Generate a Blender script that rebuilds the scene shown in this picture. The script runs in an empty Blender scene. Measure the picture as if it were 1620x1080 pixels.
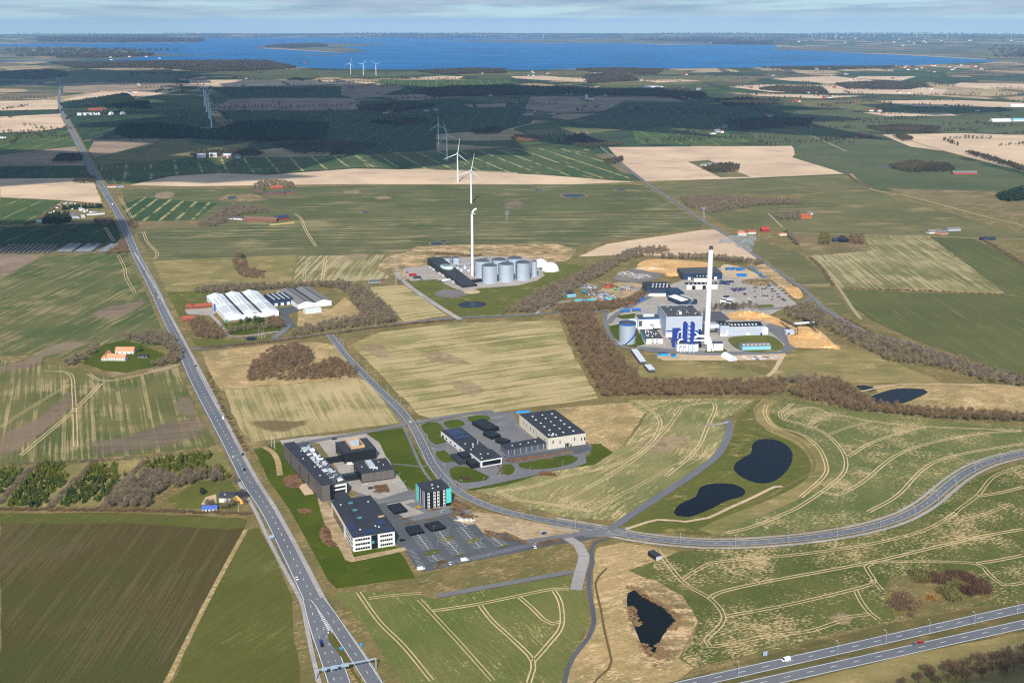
import bpy, bmesh, math, random
import numpy as np
from mathutils import Vector, Matrix
random.seed(7); rng = np.random.default_rng(11)
scene = bpy.context.scene
COL = scene.collection
# ------------------------------------------------------------------ camera
F, TH, HC, CX, CY = 1813.0, math.radians(15.6), 368.0, 810.0, 540.0   # focal (photo px), pitch, height
cam = bpy.data.cameras.new('camera'); camo = bpy.data.objects.new('camera', cam); COL.objects.link(camo)
cam.sensor_width = 36.0; cam.lens = 36.0 * F / 1620.0
cam.clip_start = 1.0; cam.clip_end = 200000.0
camo.location = (0, 0, HC); camo.rotation_euler = (math.pi / 2 - TH, 0, 0)
scene.camera = camo
# ------------------------------------------------------------------ light
SUN_EL, SUN_AZ = math.radians(36.0), math.radians(5.6)       # shadows fall away from the camera, a little to the right
tosun = Vector((-math.sin(SUN_AZ) * math.cos(SUN_EL), -math.cos(SUN_AZ) * math.cos(SUN_EL), math.sin(SUN_EL)))
world = bpy.data.worlds.new('World'); scene.world = world; world.use_nodes = True
def build_world():
    nt = world.node_tree; N = nt.nodes; Lk = nt.links; N.clear()
    out = N.new('ShaderNodeOutputWorld'); bg = N.new('ShaderNodeBackground'); bg.inputs[1].default_value = SKY_STR
    sky = N.new('ShaderNodeTexSky'); sky.sky_type = 'NISHITA'; sky.sun_disc = False
    sky.sun_elevation = SUN_EL; sky.sun_rotation = math.pi + SUN_AZ
    sky.altitude = 300; sky.air_density = 1.0; sky.dust_density = 0.2; sky.ozone_density = 4.5
    tc = N.new('ShaderNodeTexCoord')
    # the ground curves away below eye level: let the sky start at the visible horizon, about 0.6 degrees down
    add = N.new('ShaderNodeVectorMath'); add.operation = 'ADD'; add.inputs[1].default_value = (0, 0, 0.05)
    Lk.new(tc.outputs['Generated'], add.inputs[0]); Lk.new(add.outputs[0], sky.inputs['Vector'])
    # cloud layer: project the view direction on a flat layer
    sep = N.new('ShaderNodeSeparateXYZ'); Lk.new(tc.outputs['Generated'], sep.inputs[0])
    zz = N.new('ShaderNodeMath'); zz.operation = 'ADD'; zz.inputs[1].default_value = 0.035; Lk.new(sep.outputs[2], zz.inputs[0])
    zm = N.new('ShaderNodeMath'); zm.operation = 'MAXIMUM'; zm.inputs[1].default_value = 0.008; Lk.new(zz.outputs[0], zm.inputs[0])
    com = N.new('ShaderNodeCombineXYZ')
    for i in range(2):
        dv = N.new('ShaderNodeMath'); dv.operation = 'DIVIDE'; Lk.new(sep.outputs[i], dv.inputs[0]); Lk.new(zm.outputs[0], dv.inputs[1]); Lk.new(dv.outputs[0], com.inputs[i])
    mp = N.new('ShaderNodeMapping'); mp.inputs['Location'].default_value = (3.1, 1.7, 0); mp.inputs['Scale'].default_value = (0.30, 0.16, 1); Lk.new(com.outputs[0], mp.inputs[0])
    nz = N.new('ShaderNodeTexNoise'); nz.inputs['Scale'].default_value = 1.0; nz.inputs['Detail'].default_value = 9; nz.inputs['Roughness'].default_value = 0.58; Lk.new(mp.outputs[0], nz.inputs['Vector'])
    mr = N.new('ShaderNodeMapRange'); mr.interpolation_type = 'SMOOTHSTEP'; mr.inputs[1].default_value = 0.38; mr.inputs[2].default_value = 0.56; mr.inputs[3].default_value = 0; mr.inputs[4].default_value = 0.97; Lk.new(nz.outputs[0], mr.inputs[0])
    # thinner towards the horizon, where the haze swallows the layer
    mh = N.new('ShaderNodeMapRange'); mh.inputs[1].default_value = -0.004; mh.inputs[2].default_value = 0.012; Lk.new(sep.outputs[2], mh.inputs[0])
    mu = N.new('ShaderNodeMath'); mu.operation = 'MULTIPLY'; Lk.new(mr.outputs[0], mu.inputs[0]); Lk.new(mh.outputs[0], mu.inputs[1])
    nz2 = N.new('ShaderNodeTexNoise'); nz2.inputs['Scale'].default_value = 2.6; nz2.inputs['Detail'].default_value = 6; Lk.new(mp.outputs[0], nz2.inputs['Vector'])
    cr = N.new('ShaderNodeMapRange'); cr.inputs[1].default_value = 0.35; cr.inputs[2].default_value = 0.66; Lk.new(nz2.outputs[0], cr.inputs[0])
    cmx = N.new('ShaderNodeMix'); cmx.data_type = 'RGBA'; cmx.inputs[6].default_value = CLOUD_DARK; cmx.inputs[7].default_value = CLOUD_LIT; Lk.new(cr.outputs[0], cmx.inputs[0])
    mx = N.new('ShaderNodeMix'); mx.data_type = 'RGBA'; Lk.new(mu.outputs[0], mx.inputs[0]); Lk.new(sky.outputs[0], mx.inputs[6]); Lk.new(cmx.outputs[2], mx.inputs[7])
    Lk.new(mx.outputs[2], bg.inputs[0]); Lk.new(bg.outputs[0], out.inputs[0])
SKY_STR = 0.09; CLOUD_DARK = (3.3, 4.75, 6.4, 1); CLOUD_LIT = (4.9, 6.1, 7.5, 1)
build_world()
sl = bpy.data.lights.new('sun', 'SUN'); sl.energy = 4.9; sl.angle = math.radians(0.5); sl.color = (1.0, 0.955, 0.88)
so = bpy.data.objects.new('sun', sl); COL.objects.link(so); so.rotation_euler = (-tosun).to_track_quat('-Z', 'Y').to_euler(); so.location = (-200, -300, 900)
scene.view_settings.view_transform = 'Standard'; scene.view_settings.look = 'None'
scene.view_settings.exposure = 0.06; scene.view_settings.gamma = 1.0
scene.render.engine = 'CYCLES'
scene.cycles.max_bounces = 5; scene.cycles.diffuse_bounces = 2; scene.cycles.glossy_bounces = 2; scene.cycles.volume_bounces = 1; scene.cycles.transparent_max_bounces = 8
scene.cycles.use_denoising = False
scene.cycles.use_adaptive_sampling = True; scene.cycles.adaptive_threshold = 0.008
scene.cycles.pixel_filter_type = 'BLACKMAN_HARRIS'; scene.cycles.filter_width = 1.2

# ------------------------------------------------------------------ photo pixel -> ground
ct, st = math.cos(TH), math.sin(TH)
def U(px, py, z=0.0):
    a = (px - CX) / F; b = (CY - py) / F
    dz = -st + b * ct; t = (z - HC) / dz
    return (a * t, (ct + b * st) * t)
def hgt(px, py, ty):          # height of a thing standing at (px,py) whose top shows at row ty
    g = U(px, py); lo, hi = 0.0, 360.0
    for _ in range(40):
        m = (lo + hi) / 2; zz = m - HC
        if CY - F * (g[1] * st + zz * ct) / (g[1] * ct - zz * st) > ty: lo = m
        else: hi = m
    return lo

# ------------------------------------------------------------------ materials
def S(r, g, b):
    f = lambda c: (c / 255 / 12.92) if c / 255 <= 0.04045 else ((c / 255 + 0.055) / 1.055) ** 2.4
    return (f(r), f(g), f(b), 1.0)
MATS = {}
def _group_field():
    g = bpy.data.node_groups.new('field_surface', 'ShaderNodeTree')
    def inp(n, t, d):
        s = g.interface.new_socket(n, in_out='INPUT', socket_type=t); s.default_value = d
    for n in ('C1', 'C2', 'Soil', 'TramCol'): inp(n, 'NodeSocketColor', (1, 1, 1, 1))
    for n, d in (('Cover', .6), ('Ang', 0.), ('Across', .3), ('Along', .02), ('Tram', 24.), ('TramW', .5), ('TramAmt', 0.), ('Patch', .008), ('Grain', .25), ('Warp', 12.), ('Speck', .35)):
        inp(n, 'NodeSocketFloat', d)
    g.interface.new_socket('Color', in_out='OUTPUT', socket_type='NodeSocketColor')
    g.interface.new_socket('Height', in_out='OUTPUT', socket_type='NodeSocketFloat')
    N, Lk = g.nodes, g.links
    gi = N.new('NodeGroupInput'); go = N.new('NodeGroupOutput')
    def sock(x):
        return x if hasattr(x, 'links') or hasattr(x, 'is_linked') else None
    def put(dst, v):
        if isinstance(v, (int, float)): dst.default_value = v
        elif isinstance(v, tuple): dst.default_value = v
        else: Lk.new(v, dst)
    def M(op, a, b=0.0, c=None):
        n = N.new('ShaderNodeMath'); n.operation = op; put(n.inputs[0], a); put(n.inputs[1], b)
        if c is not None: put(n.inputs[2], c)
        return n.outputs[0]
    def noise(vec, scale, det=4, rough=.55):
        n = N.new('ShaderNodeTexNoise'); Lk.new(vec, n.inputs['Vector']); put(n.inputs['Scale'], scale); n.inputs['Detail'].default_value = det; n.inputs['Roughness'].default_value = rough
        return n.outputs[0]
    def ramp(v, a, b, lo=0.0, hi=1.0):
        n = N.new('ShaderNodeMapRange'); n.interpolation_type = 'SMOOTHSTEP'; put(n.inputs[0], v); put(n.inputs[1], a); put(n.inputs[2], b); put(n.inputs[3], lo); put(n.inputs[4], hi)
        return n.outputs[0]
    def mix(f, a, b, blend='MIX'):
        n = N.new('ShaderNodeMix'); n.data_type = 'RGBA'; n.blend_type = blend; put(n.inputs[0], f); put(n.inputs[6], a); put(n.inputs[7], b)
        return n.outputs[2]
    pos = N.new('ShaderNodeNewGeometry').outputs['Position']
    rot = N.new('ShaderNodeVectorRotate'); rot.rotation_type = 'Z_AXIS'; Lk.new(pos, rot.inputs['Vector']); Lk.new(M('MULTIPLY', gi.outputs['Ang'], -1.0), rot.inputs['Angle'])
    sp = N.new('ShaderNodeSeparateXYZ'); Lk.new(rot.outputs[0], sp.inputs[0]); X, Y = sp.outputs[0], sp.outputs[1]
    wob = M('MULTIPLY', M('SUBTRACT', noise(pos, .006, 2), .5), gi.outputs['Warp'])
    Yw = M('ADD', Y, wob)
    def vec(x, y, z=0.0):
        c = N.new('ShaderNodeCombineXYZ'); put(c.inputs[0], x); put(c.inputs[1], y); put(c.inputs[2], z); return c.outputs[0]
    n1 = noise(pos, gi.outputs['Patch'], 5, .6)
    off = N.new('ShaderNodeVectorMath'); off.operation = 'ADD'; off.inputs[1].default_value = (531, 277, 91); Lk.new(pos, off.inputs[0])
    n1b = noise(off.outputs[0], M('MULTIPLY', gi.outputs['Patch'], 1.7), 6, .62)
    n2 = noise(vec(M('MULTIPLY', X, gi.outputs['Along']), M('MULTIPLY', Yw, gi.outputs['Across'])), 1.0, 4, .6)
    n3 = noise(vec(M('MULTIPLY', X, .35), M('MULTIPLY', Yw, .8)), 1.0, 2, .6)
    base = mix(ramp(n1, .36, .64), gi.outputs['C1'], gi.outputs['C2'])
    s = M('ADD', M('ADD', M('MULTIPLY', n1b, .42), M('MULTIPLY', n2, M('SUBTRACT', .58, gi.outputs['Speck']))), M('MULTIPLY', n3, gi.outputs['Speck']))
    base = mix(ramp(s, M('SUBTRACT', gi.outputs['Cover'], .045), M('ADD', gi.outputs['Cover'], .05)), base, gi.outputs['Soil'])
    fr = M('FRACT', M('DIVIDE', Yw, gi.outputs['Tram']))
    d = M('MULTIPLY', M('ABSOLUTE', M('SUBTRACT', fr, .5)), gi.outputs['Tram'])
    d = M('ABSOLUTE', M('SUBTRACT', d, 1.0))
    tm = ramp(d, gi.outputs['TramW'], M('MULTIPLY', gi.outputs['TramW'], 1.8), 1.0, 0.0)
    tm = M('MULTIPLY', M('MULTIPLY', tm, gi.outputs['TramAmt']), ramp(noise(off.outputs[0], .02, 3), .38, .58))
    base = mix(tm, base, gi.outputs['TramCol'])
    v = M('ADD', 1.0, M('MULTIPLY', M('SUBTRACT', M('ADD', M('MULTIPLY', n2, .5), M('MULTIPLY', n3, .5)), .5), M('MULTIPLY', gi.outputs['Grain'], 4.0)))
    fin = mix(1.0, base, vec(v, v, v), 'MULTIPLY')
    Lk.new(fin, go.inputs['Color']); Lk.new(n3, go.inputs['Height'])
    return g
FG = _group_field()
def fmat(key, c1, c2=None, soil=None, cover=.9, ang=0, across=.25, along=.02, tram=24, tw=.5, ta=0., tc=None, patch=.008, grain=.22, warp=12, speck=.2, rough=.95):
    if key in MATS: return MATS[key]
    m = bpy.data.materials.new(key); m.use_nodes = True; nt = m.node_tree; b = nt.nodes['Principled BSDF']
    g = nt.nodes.new('ShaderNodeGroup'); g.node_tree = FG
    c2 = c2 or c1; soil = soil or c1; tc = tc or soil
    for n, v in (('C1', c1), ('C2', c2), ('Soil', soil), ('TramCol', tc), ('Cover', cover), ('Ang', math.radians(ang)), ('Across', across), ('Along', along), ('Tram', tram), ('TramW', tw), ('TramAmt', ta), ('Patch', patch), ('Grain', grain), ('Warp', warp), ('Speck', speck)):
        g.inputs[n].default_value = S(*v) if isinstance(v, tuple) else v
    nt.links.new(g.outputs['Color'], b.inputs['Base Color'])
    bp = nt.nodes.new('ShaderNodeBump'); bp.inputs['Strength'].default_value = .5; bp.inputs['Distance'].default_value = .35; nt.links.new(g.outputs['Height'], bp.inputs['Height']); nt.links.new(bp.outputs[0], b.inputs['Normal'])
    b.inputs['Roughness'].default_value = rough; b.inputs['Specular IOR Level'].default_value = .1
    MATS[key] = m; return m
def pmat(key, col, rough=.6, metal=0., var=.12, scale=.6, spec=.3, streak=None):
    """painted / plain material with a little procedural wear"""
    if key in MATS: return MATS[key]
    m = bpy.data.materials.new(key); m.use_nodes = True; nt = m.node_tree; b = nt.nodes['Principled BSDF']
    t = nt.nodes.new('ShaderNodeTexCoord'); n = nt.nodes.new('ShaderNodeTexNoise'); n.inputs['Scale'].default_value = scale; n.inputs['Detail'].default_value = 5
    if streak:
        mp = nt.nodes.new('ShaderNodeMapping'); mp.inputs['Scale'].default_value = streak; nt.links.new(t.outputs['Object'], mp.inputs[0]); nt.links.new(mp.outputs[0], n.inputs['Vector'])
    else: nt.links.new(t.outputs['Object'], n.inputs['Vector'])
    r = nt.nodes.new('ShaderNodeMapRange'); r.inputs[1].default_value = .3; r.inputs[2].default_value = .7; r.inputs[3].default_value = 1 - var; r.inputs[4].default_value = 1 + var; nt.links.new(n.outputs[0], r.inputs[0])
    mx = nt.nodes.new('ShaderNodeMix'); mx.data_type = 'RGBA'; mx.blend_type = 'MULTIPLY'; mx.inputs[0].default_value = 1; mx.inputs[6].default_value = S(*col); nt.links.new(r.outputs[0], mx.inputs[7])
    nt.links.new(mx.outputs[2], b.inputs['Base Color']); b.inputs['Roughness'].default_value = rough; b.inputs['Metallic'].default_value = metal; b.inputs['Specular IOR Level'].default_value = spec
    MATS[key] = m; return m
def leafmat(key, c1, c2, scale=.12, rough=.9):
    if key in MATS: return MATS[key]
    m = bpy.data.materials.new(key); m.use_nodes = True; nt = m.node_tree; b = nt.nodes['Principled BSDF']
    g = nt.nodes.new('ShaderNodeNewGeometry'); n = nt.nodes.new('ShaderNodeTexNoise'); n.inputs['Scale'].default_value = scale; n.inputs['Detail'].default_value = 3; nt.links.new(g.outputs['Position'], n.inputs['Vector'])
    r = nt.nodes.new('ShaderNodeMapRange'); r.inputs[1].default_value = .33; r.inputs[2].default_value = .67; nt.links.new(n.outputs[0], r.inputs[0])
    mx = nt.nodes.new('ShaderNodeMix'); mx.data_type = 'RGBA'; mx.inputs[6].default_value = S(*c1); mx.inputs[7].default_value = S(*c2); nt.links.new(r.outputs[0], mx.inputs[0])
    nt.links.new(mx.outputs[2], b.inputs['Base Color']); b.inputs['Roughness'].default_value = rough; b.inputs['Specular IOR Level'].default_value = .08
    MATS[key] = m; return m

# ------------------------------------------------------------------ mesh building
class MB:
    def __init__(s): s.v = []; s.f = []; s.m = []; s.sm = []
    def add(s, vs, fs, m=0, sm=False):
        o = len(s.v); s.v += [tuple(p) for p in vs]
        for f in fs: s.f.append([o + i for i in f]); s.m.append(m); s.sm.append(sm)
        return s
    def box(s, x0, x1, y0, y1, z0, z1, m=0):
        return s.add([(x0, y0, z0), (x1, y0, z0), (x1, y1, z0), (x0, y1, z0), (x0, y0, z1), (x1, y0, z1), (x1, y1, z1), (x0, y1, z1)],
                     [(0, 3, 2, 1), (4, 5, 6, 7), (0, 1, 5, 4), (1, 2, 6, 5), (2, 3, 7, 6), (3, 0, 4, 7)], m)
    def prism(s, poly, z0, z1, m=0):
        n = len(poly); v = [(x, y, z0) for x, y in poly] + [(x, y, z1) for x, y in poly]
        return s.add(v, [tuple(range(n))[::-1], tuple(range(n, 2 * n))] + [(i, (i + 1) % n, n + (i + 1) % n, n + i) for i in range(n)], m)
    def gable(s, x0, x1, y0, y1, z0, z1, axis='x', m=0, t=.3, hip=0.):
        """pitched roof with closed underside; ridge along axis; hip>0 draws the ridge ends in"""
        if axis == 'x':
            ym = (y0 + y1) / 2
            v = [(x0, y0, z0), (x1, y0, z0), (x1, y1, z0), (x0, y1, z0), (x0 + hip, ym, z1), (x1 - hip, ym, z1)]
            f = [(0, 1, 5, 4), (2, 3, 4, 5), (1, 2, 5), (3, 0, 4), (0, 3, 2, 1)]
        else:
            xm = (x0 + x1) / 2
            v = [(x0, y0, z0), (x1, y0, z0), (x1, y1, z0), (x0, y1, z0), (xm, y0 + hip, z1), (xm, y1 - hip, z1)]
            f = [(1, 2, 5, 4), (3, 0, 4, 5), (0, 1, 4), (2, 3, 5), (0, 3, 2, 1)]
        return s.add(v, f, m)
    def cyl(s, cx, cy, z0, z1, r0, r1=None, n=24, m=0, cap=True, sm=True):
        r1 = r0 if r1 is None else r1
        v = [(cx + r0 * math.cos(2 * math.pi * i / n), cy + r0 * math.sin(2 * math.pi * i / n), z0) for i in range(n)] + [(cx + r1 * math.cos(2 * math.pi * i / n), cy + r1 * math.sin(2 * math.pi * i / n), z1) for i in range(n)]
        s.add(v, [(i, (i + 1) % n, n + (i + 1) % n, n + i) for i in range(n)], m, sm)
        if cap: s.add(v[n:], [tuple(range(n))], m); s.add(v[:n], [tuple(range(n))[::-1]], m)
        return s
    def lathe(s, cx, cy, prof, n=24, m=0, sx=1., sy=1.):
        v = [];
        for r, z in prof: v += [(cx + sx * r * math.cos(2 * math.pi * i / n), cy + sy * r * math.sin(2 * math.pi * i / n), z) for i in range(n)]
        f = [(k * n + i, k * n + (i + 1) % n, (k + 1) * n + (i + 1) % n, (k + 1) * n + i) for k in range(len(prof) - 1) for i in range(n)]
        s.add(v, f, m, True); s.add(v[-n:], [tuple(range(n))], m); return s
    def tube(s, pts, r, n=8, m=0):
        pts = [Vector(p) for p in pts]; rs = r if isinstance(r, (list, tuple)) else [r] * len(pts); v = []
        for i, p in enumerate(pts):
            d = (pts[min(i + 1, len(pts) - 1)] - pts[max(i - 1, 0)]).normalized()
            a = d.cross(Vector((0, 0, 1)) if abs(d.z) < .95 else Vector((1, 0, 0))).normalized(); b = d.cross(a)
            v += [tuple(p + rs[i] * (math.cos(2 * math.pi * k / n) * a + math.sin(2 * math.pi * k / n) * b)) for k in range(n)]
        f = [(i * n + k, i * n + (k + 1) % n, (i + 1) * n + (k + 1) % n, (i + 1) * n + k) for i in range(len(pts) - 1) for k in range(n)]
        s.add(v, f, m, True); s.add(v[:n], [tuple(range(n))], m); s.add(v[-n:], [tuple(range(n))[::-1]], m); return s
    def mesh(s, name, mats):
        me = bpy.data.meshes.new(name); me.from_pydata(s.v, [], s.f)
        for a in (mats if isinstance(mats, (list, tuple)) else [mats]): me.materials.append(a)
        me.polygons.foreach_set('material_index', s.m); me.polygons.foreach_set('use_smooth', s.sm); me.validate(); me.update(); return me
    def build(s, name, mats, parent=None):
        o = bpy.data.objects.new(name, s.mesh(name, mats)); COL.objects.link(o)
        if parent is not None: o.parent = parent
        return o
def tag(o, label=None, cat=None, group=None, kind=None):
    if label: o['label'] = label
    if cat: o['category'] = cat
    if group: o['group'] = group
    if kind: o['kind'] = kind
    return o
def thing(name, label, cat, loc=(0, 0, 0), rz=0., group=None):
    o = bpy.data.objects.new(name, None); COL.objects.link(o); o.empty_display_size = 1
    o.location = loc; o.rotation_euler = (0, 0, rz); return tag(o, label, cat, group)
def dup(root, loc, rz=0., label=None, sc=1., group=None):
    r = root.copy(); COL.objects.link(r); r.location = loc; r.rotation_euler = (0, 0, rz); r.scale = (sc, sc, sc) if not isinstance(sc, tuple) else sc
    if label: r['label'] = label
    if group: r['group'] = group
    for ch in root.children:
        c = ch.copy(); COL.objects.link(c); c.parent = r
        for g in ch.children:
            d = g.copy(); COL.objects.link(d); d.parent = c
    return r
def spline(pts, step=8., closed=False):
    """Catmull-Rom through world points, resampled about every `step` metres"""
    P = [np.array(p, float) for p in pts]; n = len(P); out = []
    rngs = range(n) if closed else range(n - 1)
    for i in rngs:
        p1, p2 = P[i], P[(i + 1) % n]
        p0 = P[(i - 1) % n] if closed or i > 0 else 2 * p1 - p2
        p3 = P[(i + 2) % n] if closed or i + 2 < n else 2 * p2 - p1
        k = max(1, int(np.hypot(*(p2 - p1)) / step))
        for j in range(k):
            t = j / k
            out.append(.5 * (2 * p1 + (p2 - p0) * t + (2 * p0 - 5 * p1 + 4 * p2 - p3) * t * t + (3 * p1 - p0 - 3 * p2 + p3) * t ** 3))
    if not closed: out.append(P[-1])
    return out
def wpts(px): return [U(*p) for p in px]
def inpoly(x, y, poly):
    c = False; j = len(poly) - 1
    for i in range(len(poly)):
        (xi, yi), (xj, yj) = poly[i], poly[j]
        if (yi > y) != (yj > y) and x < (xj - xi) * (y - yi) / (yj - yi) + xi: c = not c
        j = i
    return c
_zc = {}
def zlev(l):
    _zc[l] = _zc.get(l, 0) + 1
    return l * .13 + _zc[l] * .001
def sheet(name, px, mat, lvl=1, smooth=False, jit=0., z=None, world=False):
    w = list(px) if world else wpts(px)
    if smooth: w = spline(w, 6., True)
    elif jit:
        o = []
        for i in range(len(w)):
            a, b = np.array(w[i]), np.array(w[(i + 1) % len(w)]); d = np.hypot(*(b - a)); k = max(1, min(30, int(d / 15)))
            for j in range(k): o.append(a + (b - a) * j / k + (rng.normal(0, jit, 2) if j else 0))
        w = o
    z = zlev(lvl) if z is None else z
    m = MB(); m.add([(p[0], p[1], z) for p in w], [tuple(range(len(w)))])
    o = m.build(name, mat); o['kind'] = 'structure'
    me = o.data
    if me.polygons and me.polygons[0].normal.z < 0: me.flip_normals()
    return o
def offset_line(c, off):
    c = [np.array(p) for p in c]; out = []
    for i in range(len(c)):
        d = c[min(i + 1, len(c) - 1)] - c[max(i - 1, 0)]; d = d / (np.hypot(*d) + 1e-9); out.append(c[i] + off * np.array([-d[1], d[0]]))
    return out
def strip_mb(mb, line, o0, o1, z, m=0, w1=None):
    a, b = offset_line(line, o0), offset_line(line, o1)
    v = [(p[0], p[1], z) for p in a] + [(p[0], p[1], z) for p in b]; n = len(a)
    mb.add(v, [(i, n + i, n + i + 1, i + 1) if o1 < o0 else (i, i + 1, n + i + 1, n + i) for i in range(n - 1)], m)
def dashes(mb, line, off, w, dash, gap, z, m=0):
    acc = 0.; cur = []; c = offset_line(line, off)
    fine = []
    for i in range(len(c) - 1):
        d = np.hypot(*(c[i + 1] - c[i])); k = max(1, int(d / 1.5))
        for j in range(k): fine.append(c[i] + (c[i + 1] - c[i]) * j / k)
    s = 0.
    for i in range(len(fine) - 1):
        s += np.hypot(*(fine[i + 1] - fine[i]))
        if s % (dash + gap) < dash: cur.append(fine[i])
        else:
            if len(cur) > 1: strip_mb(mb, cur, -w / 2, w / 2, z, m)
            cur = []
def road(name, px, width, mat, lvl=4, step=10., lines=None, smooth=True, world=False, mark=None):
    w = list(px) if world else wpts(px)
    line = spline(w, step) if smooth else [np.array(p) for p in w]
    z = zlev(lvl); mb = MB(); strip_mb(mb, line, -width / 2, width / 2, z); o = mb.build(name, mat); o['kind'] = 'structure'
    if lines:
        for off, lw, dash, gap in lines:
            q = MB()
            if dash: dashes(q, line, off, lw, dash, gap, z + .05)
            else: strip_mb(q, line, off - lw / 2, off + lw / 2, z + .05)
            q.build('road_marking', mark or M_LINE, o)
    return o, line
M_LINE = pmat('road_paint', (225, 225, 220), .7, var=.15, scale=.2)
# ================================================================== GROUND
def angpx(a, b):
    p, q = U(*a), U(*b); return math.degrees(math.atan2(q[1] - p[1], q[0] - p[0]))
TAN = (196, 170, 130); TAN2 = (180, 152, 116); STRAW = (170, 148, 104); DRY = (146, 127, 84); DRY2 = (122, 106, 66)
def ground_mat():
    m = bpy.data.materials.new('ground_patchwork'); m.use_nodes = True; nt = m.node_tree; N = nt.nodes; Lk = nt.links; b = N['Principled BSDF']
    g = N.new('ShaderNodeNewGeometry'); mp = N.new('ShaderNodeMapping'); mp.inputs['Rotation'].default_value = (0, 0, .35); mp.inputs['Scale'].default_value = (1 / 420, 1 / 640, 0); Lk.new(g.outputs['Position'], mp.inputs[0])
    nw = N.new('ShaderNodeTexNoise'); nw.inputs['Scale'].default_value = .0015; Lk.new(g.outputs['Position'], nw.inputs['Vector'])
    ad = N.new('ShaderNodeVectorMath'); ad.operation = 'MULTIPLY_ADD'; ad.inputs[1].default_value = (1.2, 1.2, 0); Lk.new(nw.outputs['Color'], ad.inputs[0]); Lk.new(mp.outputs[0], ad.inputs[2])
    v = N.new('ShaderNodeTexVoronoi'); v.distance = 'CHEBYCHEV'; v.inputs['Scale'].default_value = 1; Lk.new(ad.outputs[0], v.inputs['Vector'])
    sp = N.new('ShaderNodeSeparateColor'); Lk.new(v.outputs['Color'], sp.inputs[0])
    r = N.new('ShaderNodeValToRGB'); r.color_ramp.interpolation = 'CONSTANT'; e = r.color_ramp.elements
    cols = [(0, (62, 74, 44)), (.14, (74, 86, 46)), (.27, (88, 88, 56)), (.4, (168, 146, 110)), (.5, (58, 74, 44)), (.62, (118, 104, 76)), (.74, (84, 92, 52)), (.85, (178, 152, 114)), (.93, (66, 74, 48))]
    e[0].position, e[0].color = 0, S(*cols[0][1]); e[1].position, e[1].color = cols[1][0], S(*cols[1][1])
    for p, c in cols[2:]: x = e.new(p); x.color = S(*c)
    Lk.new(sp.outputs[0], r.inputs[0])
    v2 = N.new('ShaderNodeTexVoronoi'); v2.feature = 'DISTANCE_TO_EDGE'; v2.inputs['Scale'].default_value = 1
    mp2 = N.new('ShaderNodeMapping'); mp2.inputs['Rotation'].default_value = (0, 0, .2); mp2.inputs['Scale'].default_value = (1 / 900, 1 / 1300, 0); Lk.new(g.outputs['Position'], mp2.inputs[0]); Lk.new(mp2.outputs[0], v2.inputs['Vector'])
    he = N.new('ShaderNodeMapRange'); he.inputs[1].default_value = .012; he.inputs[2].default_value = .035; he.inputs[3].default_value = .8; he.inputs[4].default_value = 0; Lk.new(v2.outputs['Distance'], he.inputs[0])
    mh = N.new('ShaderNodeMix'); mh.data_type = 'RGBA'; mh.inputs[7].default_value = S(52, 56, 40); Lk.new(he.outputs[0], mh.inputs[0]); Lk.new(r.outputs[0], mh.inputs[6])
    n = N.new('ShaderNodeTexNoise'); n.inputs['Scale'].default_value = .012; n.inputs['Detail'].default_value = 6; Lk.new(g.outputs['Position'], n.inputs['Vector'])
    mr = N.new('ShaderNodeMapRange'); mr.inputs[1].default_value = .3; mr.inputs[2].default_value = .7; mr.inputs[3].default_value = .75; mr.inputs[4].default_value = 1.25; Lk.new(n.outputs[0], mr.inputs[0])
    mm = N.new('ShaderNodeMix'); mm.data_type = 'RGBA'; mm.blend_type = 'MULTIPLY'; mm.inputs[0].default_value = 1; Lk.new(mh.outputs[2], mm.inputs[6]); Lk.new(mr.outputs[0], mm.inputs[7])
    Lk.new(mm.outputs[2], b.inputs['Base Color']); b.inputs['Roughness'].default_value = .95; b.inputs['Specular IOR Level'].default_value = .1
    return m
RAD = 38000.
gm = MB(); nn = 96
gm.add([(RAD * math.cos(2 * math.pi * i / nn), RAD * math.sin(2 * math.pi * i / nn), 0) for i in range(nn)], [tuple(range(nn))])
ground = gm.build('ground', ground_mat()); ground['kind'] = 'structure'

# ---- the fjord: water and the land in it
def water_mat(key, col, rough, bump=.0, spec=.35):
    m = bpy.data.materials.new(key); m.use_nodes = True; nt = m.node_tree; b = nt.nodes['Principled BSDF']
    b.inputs['Base Color'].default_value = S(*col); b.inputs['Roughness'].default_value = rough; b.inputs['Specular IOR Level'].default_value = spec
    g = nt.nodes.new('ShaderNodeNewGeometry'); n = nt.nodes.new('ShaderNodeTexNoise'); n.inputs['Scale'].default_value = .9; n.inputs['Detail'].default_value = 3; nt.links.new(g.outputs['Position'], n.inputs['Vector'])
    bp = nt.nodes.new('ShaderNodeBump'); bp.inputs['Strength'].default_value = bump; bp.inputs['Distance'].default_value = .3; nt.links.new(n.outputs[0], bp.inputs['Height']); nt.links.new(bp.outputs[0], b.inputs['Normal'])
    n2 = nt.nodes.new('ShaderNodeTexNoise'); n2.inputs['Scale'].default_value = .0012; n2.inputs['Detail'].default_value = 5; nt.links.new(g.outputs['Position'], n2.inputs['Vector'])
    mr = nt.nodes.new('ShaderNodeMapRange'); mr.inputs[1].default_value = .3; mr.inputs[2].default_value = .7; mr.inputs[3].default_value = .75; mr.inputs[4].default_value = 1.25; nt.links.new(n2.outputs[0], mr.inputs[0])
    mx = nt.nodes.new('ShaderNodeMix'); mx.data_type = 'RGBA'; mx.blend_type = 'MULTIPLY'; mx.inputs[0].default_value = 1; mx.inputs[6].default_value = S(*col); nt.links.new(mr.outputs[0], mx.inputs[7]); nt.links.new(mx.outputs[2], b.inputs['Base Color'])
    return m
M_FJORD = water_mat('fjord_water', (0, 100, 158), .5, .3, .08)
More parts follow.
